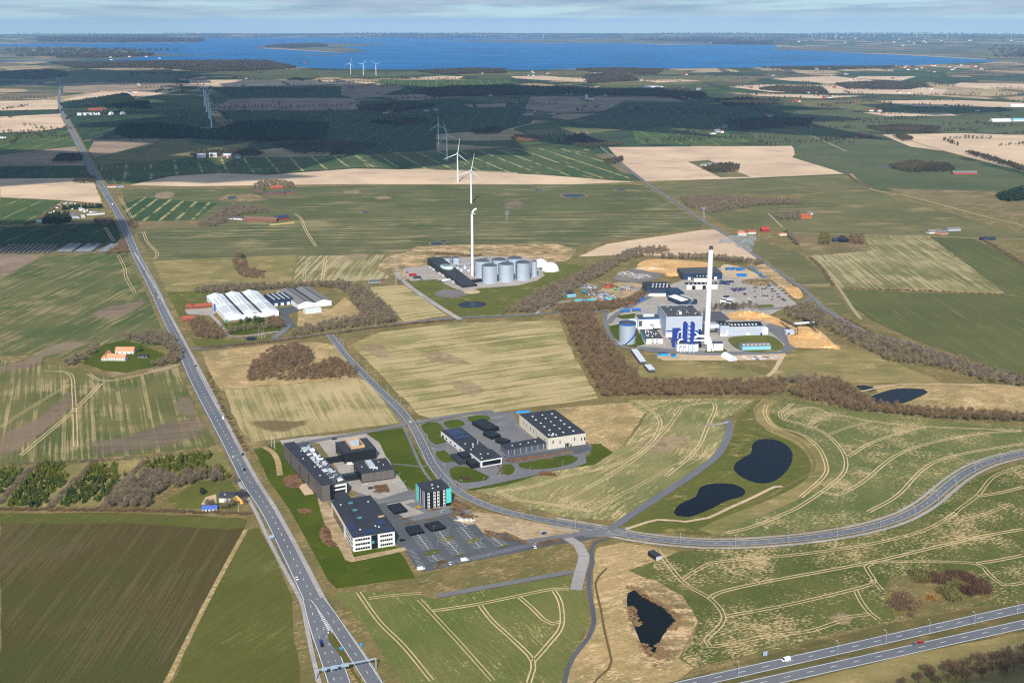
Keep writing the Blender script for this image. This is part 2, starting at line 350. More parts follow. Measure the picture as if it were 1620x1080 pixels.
M_POND = water_mat('pond_water', (2, 11, 24), .25, .02, .06)
M_BLACKPOND = water_mat('bog_water', (7, 10, 9), .2, .03, .1)
sheet('fjord_water', [(0, 69.5), (160, 69), (320, 67.5), (326, 60.6), (430, 60), (540, 59.4), (960, 59.3), (990, 61), (1080, 70.6), (1225, 71.6), (1240, 79), (1280, 81), (1350, 83), (1420, 87), (1500, 90), (1560, 94), (1592, 97.4), (1500, 101), (1440, 104), (1330, 105), (1200, 107), (1080, 109), (900, 109.5), (850, 111.2), (800, 111), (600, 110), (520, 108.8), (470, 107), (425, 103), (400, 96), (330, 95.2), (260, 97), (160, 98), (0, 97)], M_FJORD, z=.9)
FARL = fmat('far_shore_land', (74, 84, 60), (116, 106, 80), (150, 136, 108), .56, 0, .004, .0012, patch=.0011, grain=.3, warp=0, speck=.05)
def isl(px, z): return sheet('land', px, FARL, z=z)
isl([(0, 74), (60, 75), (110, 74), (160, 77), (200, 79.5), (240, 83), (262, 86), (362, 86.2), (300, 87.6), (250, 88.8), (215, 91), (190, 94.5), (150, 96.4), (110, 97), (0, 95.6)], 1.4)
isl([(690, 63.9), (760, 62.6), (850, 61.2), (1010, 59.6), (1120, 60), (1120, 71), (1000, 69.2), (960, 68.6), (830, 68), (760, 66)], 1.4)
isl([(398, 75.5), (430, 71.5), (500, 69.3), (560, 69.4), (625, 70.6), (580, 72.6), (540, 73.6), (580, 82), (545, 84), (520, 82.5), (450, 78.5)], 1.4)
isl([(440, 88), (500, 86.6), (545, 86), (520, 87.6)], 1.5)
isl([(1215, 77.5), (1300, 73), (1380, 72.4), (1380, 72), (1620, 72), (1620, 100), (1592, 97.6), (1500, 90.2), (1420, 87), (1350, 83), (1280, 81), (1240, 79.2)], 1.6)
SAND = fmat('beach_sand', (190, 164, 140), (170, 150, 130))
for p in ([(1000, 69.4), (1060, 70.6), (1120, 71.4), (1050, 71.3)], [(1300, 82.2), (1420, 87.2), (1560, 94.8), (1560, 93.6), (1420, 86)], [(400, 76.2), (450, 78.9), (545, 84.3), (520, 82), (450, 77.5)], [(840, 68.3), (900, 68.5), (870, 69.2)]): sheet('beach', p, SAND, z=2.0)

def near_base():
    sheet('ground', [(-500, 1300), (-300, 420), (-120, 293), (600, 288), (1000, 286), (1740, 286), (1900, 420), (2150, 1300)], f['verge'], z=.06)
# ---- field materials
GRN = lambda k, **a: fmat(k, (70, 88, 40), (84, 98, 50), STRAW, **a)
f = {}
f['bl_brown'] = fmat('stubble_brown', (86, 73, 38), (77, 78, 36), (100, 84, 54), .54, angpx((388, 835), (255, 1080)), .8, .012, 21, .45, .3, (118, 102, 68), .006, .24, 4, .08)
f['grass_dark'] = fmat('pasture', (92, 91, 38), (98, 97, 43), (116, 110, 60), .6, 60, .2, .03, patch=.012, grain=.25)
f['left_strip'] = fmat('striped_crop', (92, 97, 50), (118, 111, 66), (160, 141, 100), .548, angpx((170, 600), (180, 690)), .36, .006, 26, .6, .6, (182, 160, 112), .011, .28, 4, .1)
f['left_up'] = fmat('left_green_crop', (80, 92, 48), (104, 103, 62), (152, 134, 94), .56, angpx((40, 545), (215, 455)), .3, .007, 34, .8, .4, None, .009, .25, 14, .1)
f['dkgreen'] = fmat('winter_wheat_dark', (40, 60, 36), (50, 68, 40), (120, 116, 78), .66, angpx((20, 385), (75, 362)), .15, .01, 60, .7, .55, (132, 132, 88), .006, .2, 4)
f['green'] = fmat('winter_wheat', (66, 86, 44), (82, 96, 50), (152, 138, 94), .63, angpx((20, 345), (70, 322)), .15, .01, 55, .8, .7, (156, 150, 100), .006, .2, 4)
f['plough'] = fmat('ploughed_tan', (206, 176, 146), (226, 195, 160), (182, 156, 132), .55, 12, .1, .008, patch=.005, grain=.16)
f['brownplough'] = fmat('ploughed_brown', (150, 128, 106), (170, 146, 120), (128, 110, 94), .52, 12, .1, .008, patch=.005, grain=.18)
f['big_green'] = fmat('terraced_green', (86, 91, 54), (106, 103, 66), (150, 136, 96), .55, 2, .10, .004, 24, .8, .45, (156, 140, 98), .006, .36, 40, .08)
f['tram_green'] = fmat('tram_green', (66, 84, 46), (86, 94, 54), (176, 156, 110), .6, angpx((620, 262), (600, 250)), .1, .01, 62, 1.8, .95, (168, 156, 106), .006, .2, 6, .08)
f['tram_green2'] = fmat('tram_green2', (56, 78, 42), (74, 88, 48), (168, 150, 106), .64, angpx((220, 348), (250, 325)), .1, .01, 30, 1.6, .95, (168, 156, 106), .006, .2, 4, .08)
f['olive'] = fmat('olive_grass', (100, 99, 60), (116, 109, 70), (148, 128, 90), .57, 8, .08, .01, patch=.006, grain=.2, speck=.1)
f['olive2'] = fmat('olive_striped', (88, 92, 52), (102, 102, 62), (140, 126, 86), .57, 1, .09, .005, 40, .7, .2, (140, 128, 88), .006, .3, 30, .08)
f['green_r'] = fmat('right_green', (90, 92, 50), (100, 100, 57), (144, 128, 84), .62, angpx((1480, 500), (1600, 575)), .3, .006, 30, .6, .35, (120, 122, 74), .006, .2, 4, .08)
f['dkgreen_r'] = fmat('far_right_green', (82, 90, 58), (94, 98, 64), (132, 122, 84), .63, angpx((1400, 285), (1600, 290)), .15, .006, 70, .8, .4, (130, 124, 84), .005, .2, 6, .06)
f['dry_r'] = fmat('dry_striped', (116, 112, 68), (138, 128, 84), (176, 158, 118), .515, angpx((1400, 400), (1480, 455)), .2, .005, 26, .9, .6, (168, 152, 106), .008, .22, 4, .08)
f['fallow'] = fmat('fallow_brown', (132, 112, 78), (114, 102, 66), (152, 130, 92), .54, 20, .12, .02, patch=.01, grain=.25)
f['fc1'] = fmat('khaki_crop', (132, 126, 74), (156, 142, 92), (186, 164, 118), .505, angpx((600, 600), (900, 560)), .16, .008, 40, .9, 0, None, .009, .35, 16, .1)
f['fc2'] = fmat('tan_crop', (172, 152, 106), (194, 170, 124), (132, 126, 78), .54, angpx((430, 690), (400, 615)), .4, .006, 12, .8, .45, (130, 124, 74), .009, .3, 2, .1)
f['fc4'] = fmat('curved_green', (114, 116, 66), (146, 136, 88), (192, 168, 120), .545, angpx((1000, 800), (1150, 690)), .35, .05, patch=.009, grain=.3, warp=40, speck=.28)
f['fc6'] = fmat('speckled_crop', (97, 104, 56), (114, 114, 65), (186, 162, 116), .548, angpx((1100, 870), (1600, 800)), .7, .12, patch=.014, grain=.4, warp=30, speck=.4)
f['fc7'] = fmat('speckled_crop_low', (84, 91, 42), (102, 102, 52), (188, 162, 116), .552, angpx((1050, 1000), (1500, 900)), .8, .13, patch=.016, grain=.42, warp=30, speck=.42)
f['fc8'] = fmat('green_crop_low', (100, 107, 52), (117, 115, 62), (178, 156, 108), .585, angpx((600, 960), (700, 1075)), .5, .06, patch=.012, grain=.3, warp=6, speck=.32)
f['drygrass'] = fmat('dry_grass', (180, 151, 104), (150, 131, 86), (202, 172, 126), .54, 25, .25, .08, patch=.02, grain=.4, speck=.3)
f['drygrass2'] = fmat('dry_meadow', (150, 132, 84), (124, 116, 66), (172, 148, 100), .56, 5, .1, .03, patch=.014, grain=.3, speck=.22)
f['roughdry'] = fmat('rough_dry', (166, 140, 100), (122, 106, 68), (204, 172, 128), .52, 0, .15, .06, patch=.02, grain=.45, speck=.25)
f['lawn'] = fmat('lawn', (70, 82, 8), (81, 90, 16), (94, 98, 32), .6, 20, .3, .1, patch=.02, grain=.16)
f['olawn'] = fmat('meadow_lawn', (104, 103, 44), (94, 96, 40), (150, 132, 80), .58, 10, .2, .08, patch=.018, grain=.25, speck=.25)
f['mverge'] = fmat('motorway_verge', (112, 98, 58), (98, 92, 50), (134, 114, 74), .56, 15, .3, .06, patch=.03, grain=.3, speck=.25)
f['verge'] = fmat('verge', (130, 113, 70), (112, 103, 60), (156, 132, 90), .55, 30, .3, .1, patch=.03, grain=.35, speck=.3)
f['earth'] = fmat('bare_earth', (170, 146, 112), (154, 132, 100), (186, 162, 126), .5, 0, .2, .1, patch=.03, grain=.2)
f['shrubbed'] = fmat('bark_bed', (112, 84, 60), (100, 74, 54), (134, 100, 70), .5, 0, .4, .3, patch=.08, grain=.35)
f['pale'] = fmat('pale_gravel', (206, 178, 142), (192, 166, 132), (216, 192, 158), .55, 0, .2, .1, patch=.02, grain=.14)
f['woodchip'] = fmat('wood_chips', (214, 168, 108), (200, 150, 94), (226, 186, 132), .52, 0, .2, .2, patch=.03, grain=.18)
f['asph'] = fmat('asphalt', (124, 122, 122), (114, 113, 115), (136, 132, 128), .58, 25, .2, .02, patch=.02, grain=.1, rough=.85)
f['asph_dk'] = fmat('asphalt_dark', (96, 97, 101), (88, 90, 94), (104, 104, 106), .6, 25, .2, .02, patch=.02, grain=.1, rough=.85)
f['road'] = fmat('road_asphalt', (116, 116, 120), (108, 109, 114), (128, 126, 126), .58, 60, .4, .005, patch=.01, grain=.1, rough=.85)
f['path'] = fmat('path_surface', (172, 163, 158), (158, 150, 146), (184, 174, 166), .55, 0, .3, .05, patch=.02, grain=.12)
f['paving'] = fmat('paving', (174, 163, 152), (162, 153, 144), (184, 172, 160), .55, 23, .3, .3, patch=.04, grain=.12)
f['ditch'] = fmat('ditch_mud', (112, 92, 60), (96, 82, 52))
f['track'] = fmat('bare_track', (220, 192, 148), (206, 178, 134), (184, 162, 116), .55, 0, .5, .2, patch=.05, grain=.3, speck=.3)
f['trackfar'] = fmat('far_track', (170, 156, 118), (160, 146, 110))
f['gravelpatch'] = fmat('grey_gravel', (126, 118, 112), (112, 106, 102), (138, 128, 120), .55)

FIELDS = [
 # far mosaic (rows 112-300)
 ('grass_dark2', [(0, 112), (70, 110), (120, 112), (280, 112), (280, 128), (120, 130), (0, 128)], 'dkgreen_r'),
 ('f', [(300, 112), (420, 108), (560, 114), (700, 114), (640, 121), (420, 124), (330, 124)], 'dkgreen_r'),
 ('f', [(700, 113), (830, 114), (920, 112), (1060, 112), (1090, 118), (860, 119), (735, 120)], 'olive'),
 ('f', [(640, 124), (690, 121), (735, 121), (725, 125.5), (660, 126)], 'plough'),
 ('f', [(808, 121), (860, 120), (928, 125.5), (920, 129.5), (860, 127), (815, 124)], 'plough'),
 ('f', [(602, 127), (720, 126.5), (810, 126), (800, 137), (680, 138), (600, 133)], 'green'),
 ('f', [(930, 120), (1080, 121), (1180, 124), (1080, 134), (960, 136), (930, 130)], 'olive'),
 ('f', [(1015, 127), (1075, 126), (1110, 128), (1040, 131)], 'plough'),
 ('f', [(300, 127), (420, 126), (540, 128), (600, 131), (430, 137), (300, 135)], 'plough'),
 ('f', [(100, 133), (150, 130), (250, 130), (332, 134), (210, 146), (100, 147)], 'brownplough'),
 ('f', [(98, 158), (160, 145), (230, 144), (286, 143), (205, 158), (130, 159)], 'plough'),
 ('f', [(330, 138), (460, 138), (560, 136), (640, 139), (600, 152), (560, 155), (365, 155)], 'dkgreen'),
 ('f', [(330, 174), (366, 157), (440, 155), (560, 156), (566, 174)], 'brownplough'),
 ('f', [(540, 134), (622, 136), (640, 139), (600, 153), (560, 156), (540, 150)], 'brownplough'),
 ('f', [(595, 152), (700, 148), (740, 153), (640, 160)], 'brownplough'),
 ('f', [(570, 160), (735, 158), (850, 172), (840, 195), (800, 205), (560, 222), (540, 190), (566, 174)], 'dkgreen'),
 ('f', [(735, 165.5), (800, 164), (800, 169), (745, 170.5)], 'brownplough'),
 ('f', [(840, 153), (920, 153), (988, 160), (955, 176), (880, 179), (830, 172)], 'brownplough'),
 ('f', [(955, 155), (1050, 152), (1082, 161), (965, 159)], 'brownplough'),
 ('f', [(990, 162), (1090, 163), (1210, 170), (1250, 187), (1120, 202), (990, 200), (890, 182), (960, 176)], 'dkgreen'),
 ('f', [(885, 180), (945, 180), (900, 190), (870, 186)], 'brownplough'),
 ('f', [(830, 206), (900, 203), (985, 205), (900, 215), (840, 215)], 'olive'),
 ('f', [(1000, 207), (1080, 203), (1140, 208), (1200, 223), (1140, 230), (1010, 228)], 'green'),
 ('f', [(0, 160), (92, 158.5), (92, 173), (0, 175)], 'plough'),
 ('f', [(0, 176), (88, 174), (92, 179), (0, 184)], 'dkgreen'),
 ('f', [(0, 185), (96, 180), (105, 201), (60, 208), (0, 210)], 'plough'),
 ('f', [(0, 212), (108, 206), (124, 229), (60, 238), (0, 243)], 'green'),
 ('f', [(0, 245), (124, 231), (137, 256), (139, 262), (0, 263)], 'brownplough'),
 ('f', [(0, 264), (140, 264), (146, 280), (0, 281)], 'dkgreen'),
 ('f', [(112, 176), (330, 172), (345, 200), (190, 214), (130, 222), (112, 195)], 'dkgreen'),
 ('f', [(140, 238), (150, 222), (258, 219), (240, 226), (150, 250)], 'brownplough'),
 ('f', [(152, 252), (245, 226), (300, 224), (360, 236), (312, 249), (160, 262)], 'olive'),
 ('f', [(345, 176), (560, 176), (690, 206), (690, 238), (520, 246), (540, 222), (400, 210)], 'dkgreen'),
 ('f', [(157, 263), (320, 250), (540, 247), (700, 238), (850, 235), (930, 236), (1003, 286), (860, 275), (700, 267), (560, 265), (420, 275), (350, 272), (270, 277), (205, 291), (172, 292)], 'tram_green'),
 ('f', [(205, 293), (270, 279), (350, 274), (420, 277), (560, 267), (700, 269), (860, 277), (1003, 288), (900, 292), (700, 291.5), (500, 292), (300, 295)], 'plough'),
 ('f', [(962, 233), (1100, 232), (1252, 231), (1262, 240), (1253, 249), (1338, 275), (1180, 282), (1022, 287), (985, 258)], 'plough'),
 ('f', [(1088, 256), (1120, 253), (1188, 280), (1140, 281)], 'olive'),
 ('f', [(1255, 233), (1272, 228), (1390, 212), (1425, 226), (1500, 247), (1622, 278), (1622, 305), (1380, 302), (1352, 281), (1258, 248)], 'dkgreen_r'),
 ('f', [(1180, 206), (1250, 202), (1340, 205), (1380, 211), (1270, 226), (1200, 223)], 'dkgreen_r'),
 ('f', [(1395, 213), (1520, 211), (1622, 214), (1622, 268), (1590, 264), (1500, 240), (1440, 232)], 'plough'),
 ('f', [(1220, 125), (1310, 120), (1350, 124), (1415, 130), (1410, 136), (1330, 133), (1250, 128)], 'plough'),
 ('f', [(1150, 137), (1210, 134), (1310, 135), (1440, 138), (1500, 141), (1490, 150), (1365, 148.5), (1220, 146)], 'plough'),
 ('f', [(1150, 147), (1370, 152), (1300, 156), (1200, 152)], 'plough'),
 ('f', [(1360, 121), (1450, 121), (1425, 128), (1352, 124)], 'plough'),
 ('f', [(1520, 131), (1622, 133), (1622, 140), (1560, 141), (1500, 136)], 'plough'),
 ('f', [(1365, 178), (1500, 179), (1515, 183), (1400, 184.5)], 'plough'),
 ('f', [(1370, 160), (1500, 158), (1622, 163), (1622, 170), (1450, 168)], 'plough'),
 ('f', [(1260, 160), (1370, 158), (1440, 168), (1380, 176), (1280, 172)], 'olive'),
 ('f', [(1260, 174), (1360, 178), (1420, 186), (1622, 192), (1622, 212), (1400, 210), (1320, 204), (1240, 196)], 'dkgreen_r'),
 # middle distance
 ('f', [(1024, 291), (1180, 284), (1338, 277), (1372, 298), (1280, 306), (1085, 312), (1060, 310)], 'olive'),
 ('f', [(1118, 339), (1150, 326), (1250, 320), (1280, 308), (1372, 299), (1480, 330), (1622, 374), (1622, 379), (1540, 377), (1370, 371), (1255, 369), (1232, 364), (1165, 362), (1140, 352)], 'olive'),
 ('f', [(1400, 298), (1580, 303), (1622, 314), (1622, 347), (1450, 312)], 'fallow'),
 ('f', [(1255, 371), (1352, 372), (1379, 397), (1290, 404), (1272, 400)], 'fallow'),
 ('f', [(1280, 405), (1378, 397), (1367, 373), (1470, 374), (1590, 462), (1585, 465), (1325, 455)], 'dry_r'),
 ('f', [(1471, 375), (1540, 378), (1622, 417), (1622, 470), (1592, 464)], 'green_r'),
 ('f', [(1327, 458), (1585, 467), (1622, 470), (1622, 598), (1530, 568), (1440, 535), (1378, 506), (1345, 482)], 'green_r'),
 ('f', [(1166, 381), (1200, 383), (1262, 398), (1300, 430), (1350, 500), (1330, 498), (1250, 436)], 'olive'),
 ('f', [(915, 406), (960, 386), (1110, 364), (1136, 363), (1160, 376), (1200, 410), (1140, 408), (1050, 405), (1000, 403)], 'plough'),
 ('f', [(205, 352), (330, 350), (480, 347), (700, 345), (900, 342), (1085, 338), (1112, 352), (1110, 360), (920, 386), (900, 398), (700, 388), (640, 397), (600, 402), (250, 412), (237, 405), (214, 366), (195, 330)], 'big_green'),
 ('f', [(192, 300), (420, 298), (560, 294), (1000, 292), (1022, 295), (1083, 336), (900, 341), (700, 344), (480, 346), (330, 349), (205, 350)], 'olive2'),
 ('f', [(190, 326), (225, 312), (345, 322), (310, 348), (205, 352)], 'tram_green2'),
 ('f', [(215, 350), (310, 349), (330, 346), (330, 358), (216, 362)], 'fallow'),
 ('f', [(640, 400), (660, 390), (740, 387), (880, 386), (912, 394), (900, 412), (840, 420), (700, 432), (640, 442), (596, 424), (612, 405)], 'roughdry'),
 ('f', [(240, 413), (470, 403), (462, 446), (400, 455), (300, 462), (264, 461)], 'drygrass2'),
 ('f', [(472, 405), (610, 403), (596, 424), (620, 440), (560, 445), (464, 446)], 'dry_r'),
 ('f', [(264, 462), (330, 460), (332, 480), (295, 500), (282, 500)], 'olawn'),
 ('f', [(574, 455), (640, 451), (708, 499), (640, 510), (604, 478)], 'fc1'),
 ('f', [(0, 403), (70, 403), (0, 441)], 'brownplough'),
 ('f', [(70, 405), (198, 398), (207, 407), (227, 450), (240, 484), (262, 522), (278, 545), (200, 549), (150, 545), (100, 566), (40, 562), (0, 562), (0, 443)], 'left_up'),
 ('f', [(0, 360), (130, 354), (182, 352), (190, 362), (200, 387), (0, 390)], 'dkgreen'),
 ('f', [(0, 313), (98, 317), (75, 336), (55, 352), (0, 357)], 'green'),
 ('f', [(0, 283), (120, 282), (147, 284), (158, 312), (162, 322), (100, 317), (0, 312)], 'plough'),
 ('f', [(0, 570), (60, 572), (140, 588), (200, 601), (250, 585), (283, 576), (298, 620), (330, 680), (343, 704), (200, 722), (100, 730), (0, 737)], 'left_strip'),
 ('f', [(318, 557), (425, 545), (500, 541), (530, 546), (552, 578), (566, 597), (350, 618), (338, 600)], 'drygrass'),
 ('f', [(355, 617), (560, 598), (582, 602), (636, 668), (500, 686), (398, 699), (384, 684), (365, 645)], 'fc2'),
 ('f', [(556, 544), (600, 526), (720, 511), (885, 507), (905, 555), (946, 630), (800, 650), (690, 664), (662, 656), (620, 612)], 'fc1'),
 ('f', [(872, 646), (1012, 636), (1019, 655), (985, 706), (968, 716), (932, 702)], 'drygrass'),
 ('f', [(992, 633), (1140, 630), (1195, 632), (1175, 648), (1142, 664), (1150, 700), (1100, 746), (975, 824), (880, 817), (800, 800), (742, 775), (800, 757), (870, 742), (968, 716), (1000, 690), (1022, 655)], 'fc4'),
 ('f', [(1196, 634), (1218, 630), (1214, 652), (1285, 700), (1303, 740), (1272, 778), (1190, 812), (1120, 846), (1010, 842), (986, 830), (1080, 768), (1150, 708), (1166, 665)], 'olawn'),
 ('f', [(1218, 640), (1242, 630), (1300, 640), (1480, 664), (1622, 676), (1622, 711), (1530, 737), (1486, 770), (1440, 802), (1350, 830), (1200, 848), (1118, 847), (1200, 807), (1292, 762), (1303, 735), (1272, 690), (1218, 660)], 'fc6'),
 ('f', [(992, 902), (1080, 871), (1200, 867), (1350, 849), (1450, 819), (1503, 785), (1545, 756), (1622, 729), (1622, 950), (1420, 978), (1300, 1006), (1100, 1056), (1078, 1040), (1106, 982), (1080, 940)], 'fc7'),
 ('f', [(526, 937), (660, 915), (692, 948), (900, 911), (926, 936), (931, 985), (902, 1040), (888, 1085), (640, 1085), (562, 975)], 'fc8'),
 ('f', [(930, 870), (985, 858), (1075, 872), (994, 902), (1080, 942), (1104, 982), (1074, 1042), (1098, 1056), (1060, 1085), (895, 1085), (906, 1042), (936, 990), (940, 940)], 'drygrass'),
 ('f', [(675, 906), (800, 888), (905, 863), (912, 880), (905, 902), (700, 935)], 'drygrass'),
 ('f', [(1010, 571), (1080, 568), (1215, 594), (1240, 552), (1262, 556), (1360, 550), (1492, 606), (1300, 606), (1100, 602), (1010, 597)], 'drygrass2'),
 ('f', [(1380, 610), (1480, 606), (1560, 607), (1622, 612), (1622, 660), (1480, 650), (1400, 632)], 'drygrass'),
 ('f', [(0, 735), (100, 731), (345, 706), (372, 740), (400, 800), (395, 812), (200, 808), (0, 806)], 'verge'),
 ('f', [(0, 812), (200, 812), (378, 819), (390, 822), (386, 836), (340, 920), (300, 1000), (255, 1085), (0, 1085)], 'bl_brown'),
 ('f', [(392, 838), (409, 834), (430, 870), (451, 910), (462, 946), (463, 990), (474, 1085), (270, 1085), (346, 920)], 'grass_dark'),
 ('f', [(1440, 1030), (1622, 996), (1622, 1085), (1200, 1085), (1240, 1082)], 'drygrass2'),
 ('f', [(1410, 910), (1540, 903), (1570, 945), (1530, 962), (1420, 985), (1400, 945)], 'verge'),
]
near_base()
for n, px, mk in FIELDS:
    far = max(p[1] for p in px) < 300
    sheet('field', px, f[mk], 1, jit=(0 if far else .8))
# verge around the main road and the near ground: one dry margin under everything
def gsheet(name, px, mk, lvl=2, smooth=False, jit=.4): return sheet(name, px, f[mk], lvl, smooth, 0 if smooth else jit)
gsheet('ground', [(398, 700), (640, 668), (700, 760), (960, 838), (930, 900), (690, 948), (640, 935), (525, 936), (470, 880)], 'verge', 1)
# motorway verges and the road-side margins
gsheet('verge', [(1040, 1085), (1300, 1012), (1420, 984), (1530, 964), (1622, 952), (1622, 1000), (1440, 1034), (1240, 1085)], 'mverge', 2)
# ponds
gsheet('meadow', [(1005, 925), (1030, 915), (1075, 945), (1100, 980), (1070, 1040), (1040, 1060), (1000, 1000), (985, 950)], 'roughdry', 2, True)
def pond(px, mat=None, lvl=3, bank=None):
    w = wpts(px); c = np.mean(w, axis=0)
    if bank: sheet('pond_bank', [tuple(c + (np.array(p) - c) * 1.14) for p in w], f[bank], 2, True, world=True)
    return sheet('pond', px, mat or M_POND, lvl, True)
def zc(ox, oy, k, pts): return [(ox + x / k, oy + y / k) for x, y in pts]
pond(zc(1080, 540, 3, [(330, 490), (360, 468), (430, 465), (490, 490), (520, 530), (515, 580), (480, 630), (420, 670), (350, 672), (280, 645), (243, 610), (250, 580), (290, 550), (325, 530)]), bank='olawn')
pond([(1066, 810), (1076, 797), (1100, 786), (1108, 771), (1130, 765), (1160, 766), (1178, 775), (1175, 785), (1150, 792), (1125, 805), (1090, 818), (1070, 816)], bank='olawn')
pond(zc(540, 810, 3, [(1360, 385), (1400, 365), (1440, 385), (1500, 430), (1570, 470), (1600, 500), (1570, 540), (1530, 580), (1500, 640), (1470, 690), (1440, 660), (1420, 620), (1400, 570), (1360, 470)]), M_BLACKPOND, bank='roughdry')
pond([(1377, 629), (1392, 622), (1420, 615), (1462, 616), (1468, 621), (1450, 630), (1425, 639), (1395, 640)], bank='drygrass')
pond([(1355, 610), (1370, 610), (1388, 616), (1378, 619), (1360, 616)])
pond([(724, 482), (735, 478), (750, 476.5), (768, 479), (769, 483), (755, 487), (735, 487)], bank='pale')
for (x, y, rx, ry) in ((908, 309.5, 20, 2.6), (691, 385.5, 11, 2.4), (702, 381.5, 6, 1.6), (983, 300, 9, 1.3), (1012, 312, 8, 1), (578, 336, 6, 1.3), (367, 313, 8, 2), (1402, 264, 12, 1.3), (1339, 170, 6, .8), (852, 301, 8, 1.2), (398, 536, 10, 3)):
    pond([(x - rx, y), (x - rx * .5, y - ry), (x + rx * .5, y - ry * .9), (x + rx, y), (x + rx * .4, y + ry), (x - rx * .6, y + ry)], bank='roughdry')
def softmat(mk):
    key = 'soft_' + mk
    if key in MATS: return MATS[key]
    m = f[mk].copy(); m.name = key; nt = m.node_tree; N = nt.nodes; b = N['Principled BSDF']; out = [n for n in N if n.type == 'OUTPUT_MATERIAL'][0]
    at = N.new('ShaderNodeAttribute'); at.attribute_name = 'edge'; g = N.new('ShaderNodeNewGeometry'); nz = N.new('ShaderNodeTexNoise'); nz.inputs['Scale'].default_value = .09; nz.inputs['Detail'].default_value = 7; nz.inputs['Roughness'].default_value = .7; nt.links.new(g.outputs['Position'], nz.inputs['Vector'])
    a = N.new('ShaderNodeMath'); a.operation = 'MULTIPLY_ADD'; a.inputs[1].default_value = 1.5; nt.links.new(nz.outputs[0], a.inputs[0]); nt.links.new(at.outputs['Fac'], a.inputs[2])
    r = N.new('ShaderNodeMapRange'); r.interpolation_type = 'SMOOTHSTEP'; r.inputs[1].default_value = .95; r.inputs[2].default_value = 1.5; r.inputs[4].default_value = .62; nt.links.new(a.outputs[0], r.inputs[0])
    t = N.new('ShaderNodeBsdfTransparent'); mx = N.new('ShaderNodeMixShader'); nt.links.new(r.outputs[0], mx.inputs[0]); nt.links.new(t.outputs[0], mx.inputs[1]); nt.links.new(b.outputs[0], mx.inputs[2]); nt.links.new(mx.outputs[0], out.inputs['Surface'])
    MATS[key] = m; return m
def softpatch(px, mk):
    w = spline(wpts(px), 8., True); c = np.mean(w, axis=0); n = len(w); z = zlev(2); m = MB(); v = []; ed = []
    for s_, e_ in ((1.25, 0.), (.95, .45), (.6, 1.)): v += [(*(c + (p - c) * s_), z) for p in w]; ed += [e_] * n
    m.add(v, [(k * n + i, k * n + (i + 1) % n, (k + 1) * n + (i + 1) % n, (k + 1) * n + i) for k in (0, 1) for i in range(n)] + [tuple(2 * n + i for i in range(n))])
    o = m.build('bare_patch', softmat(mk)); o['kind'] = 'structure'; at = o.data.attributes.new('edge', 'FLOAT', 'POINT'); at.data.foreach_set('value', ed)
# worn, sandy and damp patches in the fields (soil of their own colour)
for px, mk in (([(140, 700), (200, 690), (260, 670), (310, 660), (330, 675), (290, 700), (200, 715), (150, 718)], 'brownplough'), ([(275, 640), (295, 625), (308, 640), (305, 660), (285, 655)], 'brownplough'),
    ([(0, 690), (60, 660), (110, 620), (118, 640), (60, 690), (0, 725)], 'brownplough'), ([(155, 490), (225, 475), (232, 480), (190, 503), (150, 503)], 'brownplough'),
    ([(70, 565), (110, 555), (150, 540), (100, 540), (40, 570), (0, 580), (0, 588), (60, 580)], 'brownplough'),
    ([(165, 592), (180, 585), (220, 580), (230, 584), (200, 592), (175, 597)], 'earth'), ([(235, 585), (278, 575), (282, 580), (250, 592)], 'earth'),
    ([(670, 560), (700, 557), (735, 570), (745, 577), (720, 575), (690, 574)], 'earth'), ([(710, 605), (740, 603), (765, 615), (750, 628), (730, 620)], 'earth'), ([(570, 548), (600, 545), (618, 560), (600, 566)], 'earth'),
    ([(1010, 700), (1040, 690), (1080, 690), (1090, 700), (1060, 715), (1020, 715)], 'earth'),
    ([(395, 668), (430, 665), (470, 667), (490, 663), (472, 677), (430, 683)], 'fallow'), ([(1310, 975), (1335, 968), (1350, 978), (1345, 987), (1325, 988)], 'earth'),
    ([(800, 321), (820, 318), (830, 324), (815, 331), (800, 330)], 'brownplough'), ([(540, 303), (565, 301), (572, 306), (550, 307)], 'earth'), ([(590, 312), (610, 310), (620, 314), (600, 316)], 'earth'),
    ([(545, 405), (575, 401), (582, 407), (560, 411)], 'earth'), ([(250, 305), (275, 304), (270, 314), (245, 314)], 'earth'), ([(345, 318), (360, 308), (400, 306), (420, 316), (380, 320)], 'roughdry'),
    ([(115, 632), (130, 627), (145, 631), (130, 638)], 'fallow'), ([(440, 720), (455, 735), (470, 740), (470, 765), (455, 770), (450, 750)], 'lawn'),
    ([(1095, 328), (1130, 327), (1145, 330), (1110, 334)], 'earth')):
    softpatch(px, mk)

# ---- business park surfaces
gsheet('lawn', [(402, 712), (462, 694), (485, 745), (520, 800), (556, 872), (626, 864), (642, 886), (657, 914), (532, 931), (502, 895), (470, 845), (432, 775)], 'lawn', 2)
gsheet('lawn', [(576, 686), (636, 677), (652, 700), (676, 737), (690, 758), (645, 778), (622, 742)], 'lawn', 2)
gsheet('lawn', [(667, 672), (690, 668), (704, 682), (706, 700), (690, 704), (678, 694)], 'lawn', 3, True)
gsheet('lawn', [(702, 668), (725, 664), (736, 672), (712, 678)], 'lawn', 3, True)
gsheet('lawn', [(740, 660), (768, 657), (775, 664), (748, 669)], 'lawn', 3, True)
gsheet('lawn', [(690, 715), (702, 712), (716, 725), (720, 730), (704, 732), (692, 724)], 'lawn', 3, True)
gsheet('lawn', [(712, 742), (735, 738), (775, 755), (768, 760), (730, 764), (716, 758)], 'lawn', 3, True)
gsheet('lawn', [(795, 735), (808, 734), (815, 744), (805, 752), (797, 750)], 'lawn', 3, True)
gsheet('lawn', [(820, 734), (860, 726), (902, 720), (914, 724), (906, 733), (870, 741), (832, 742)], 'lawn', 3, True)
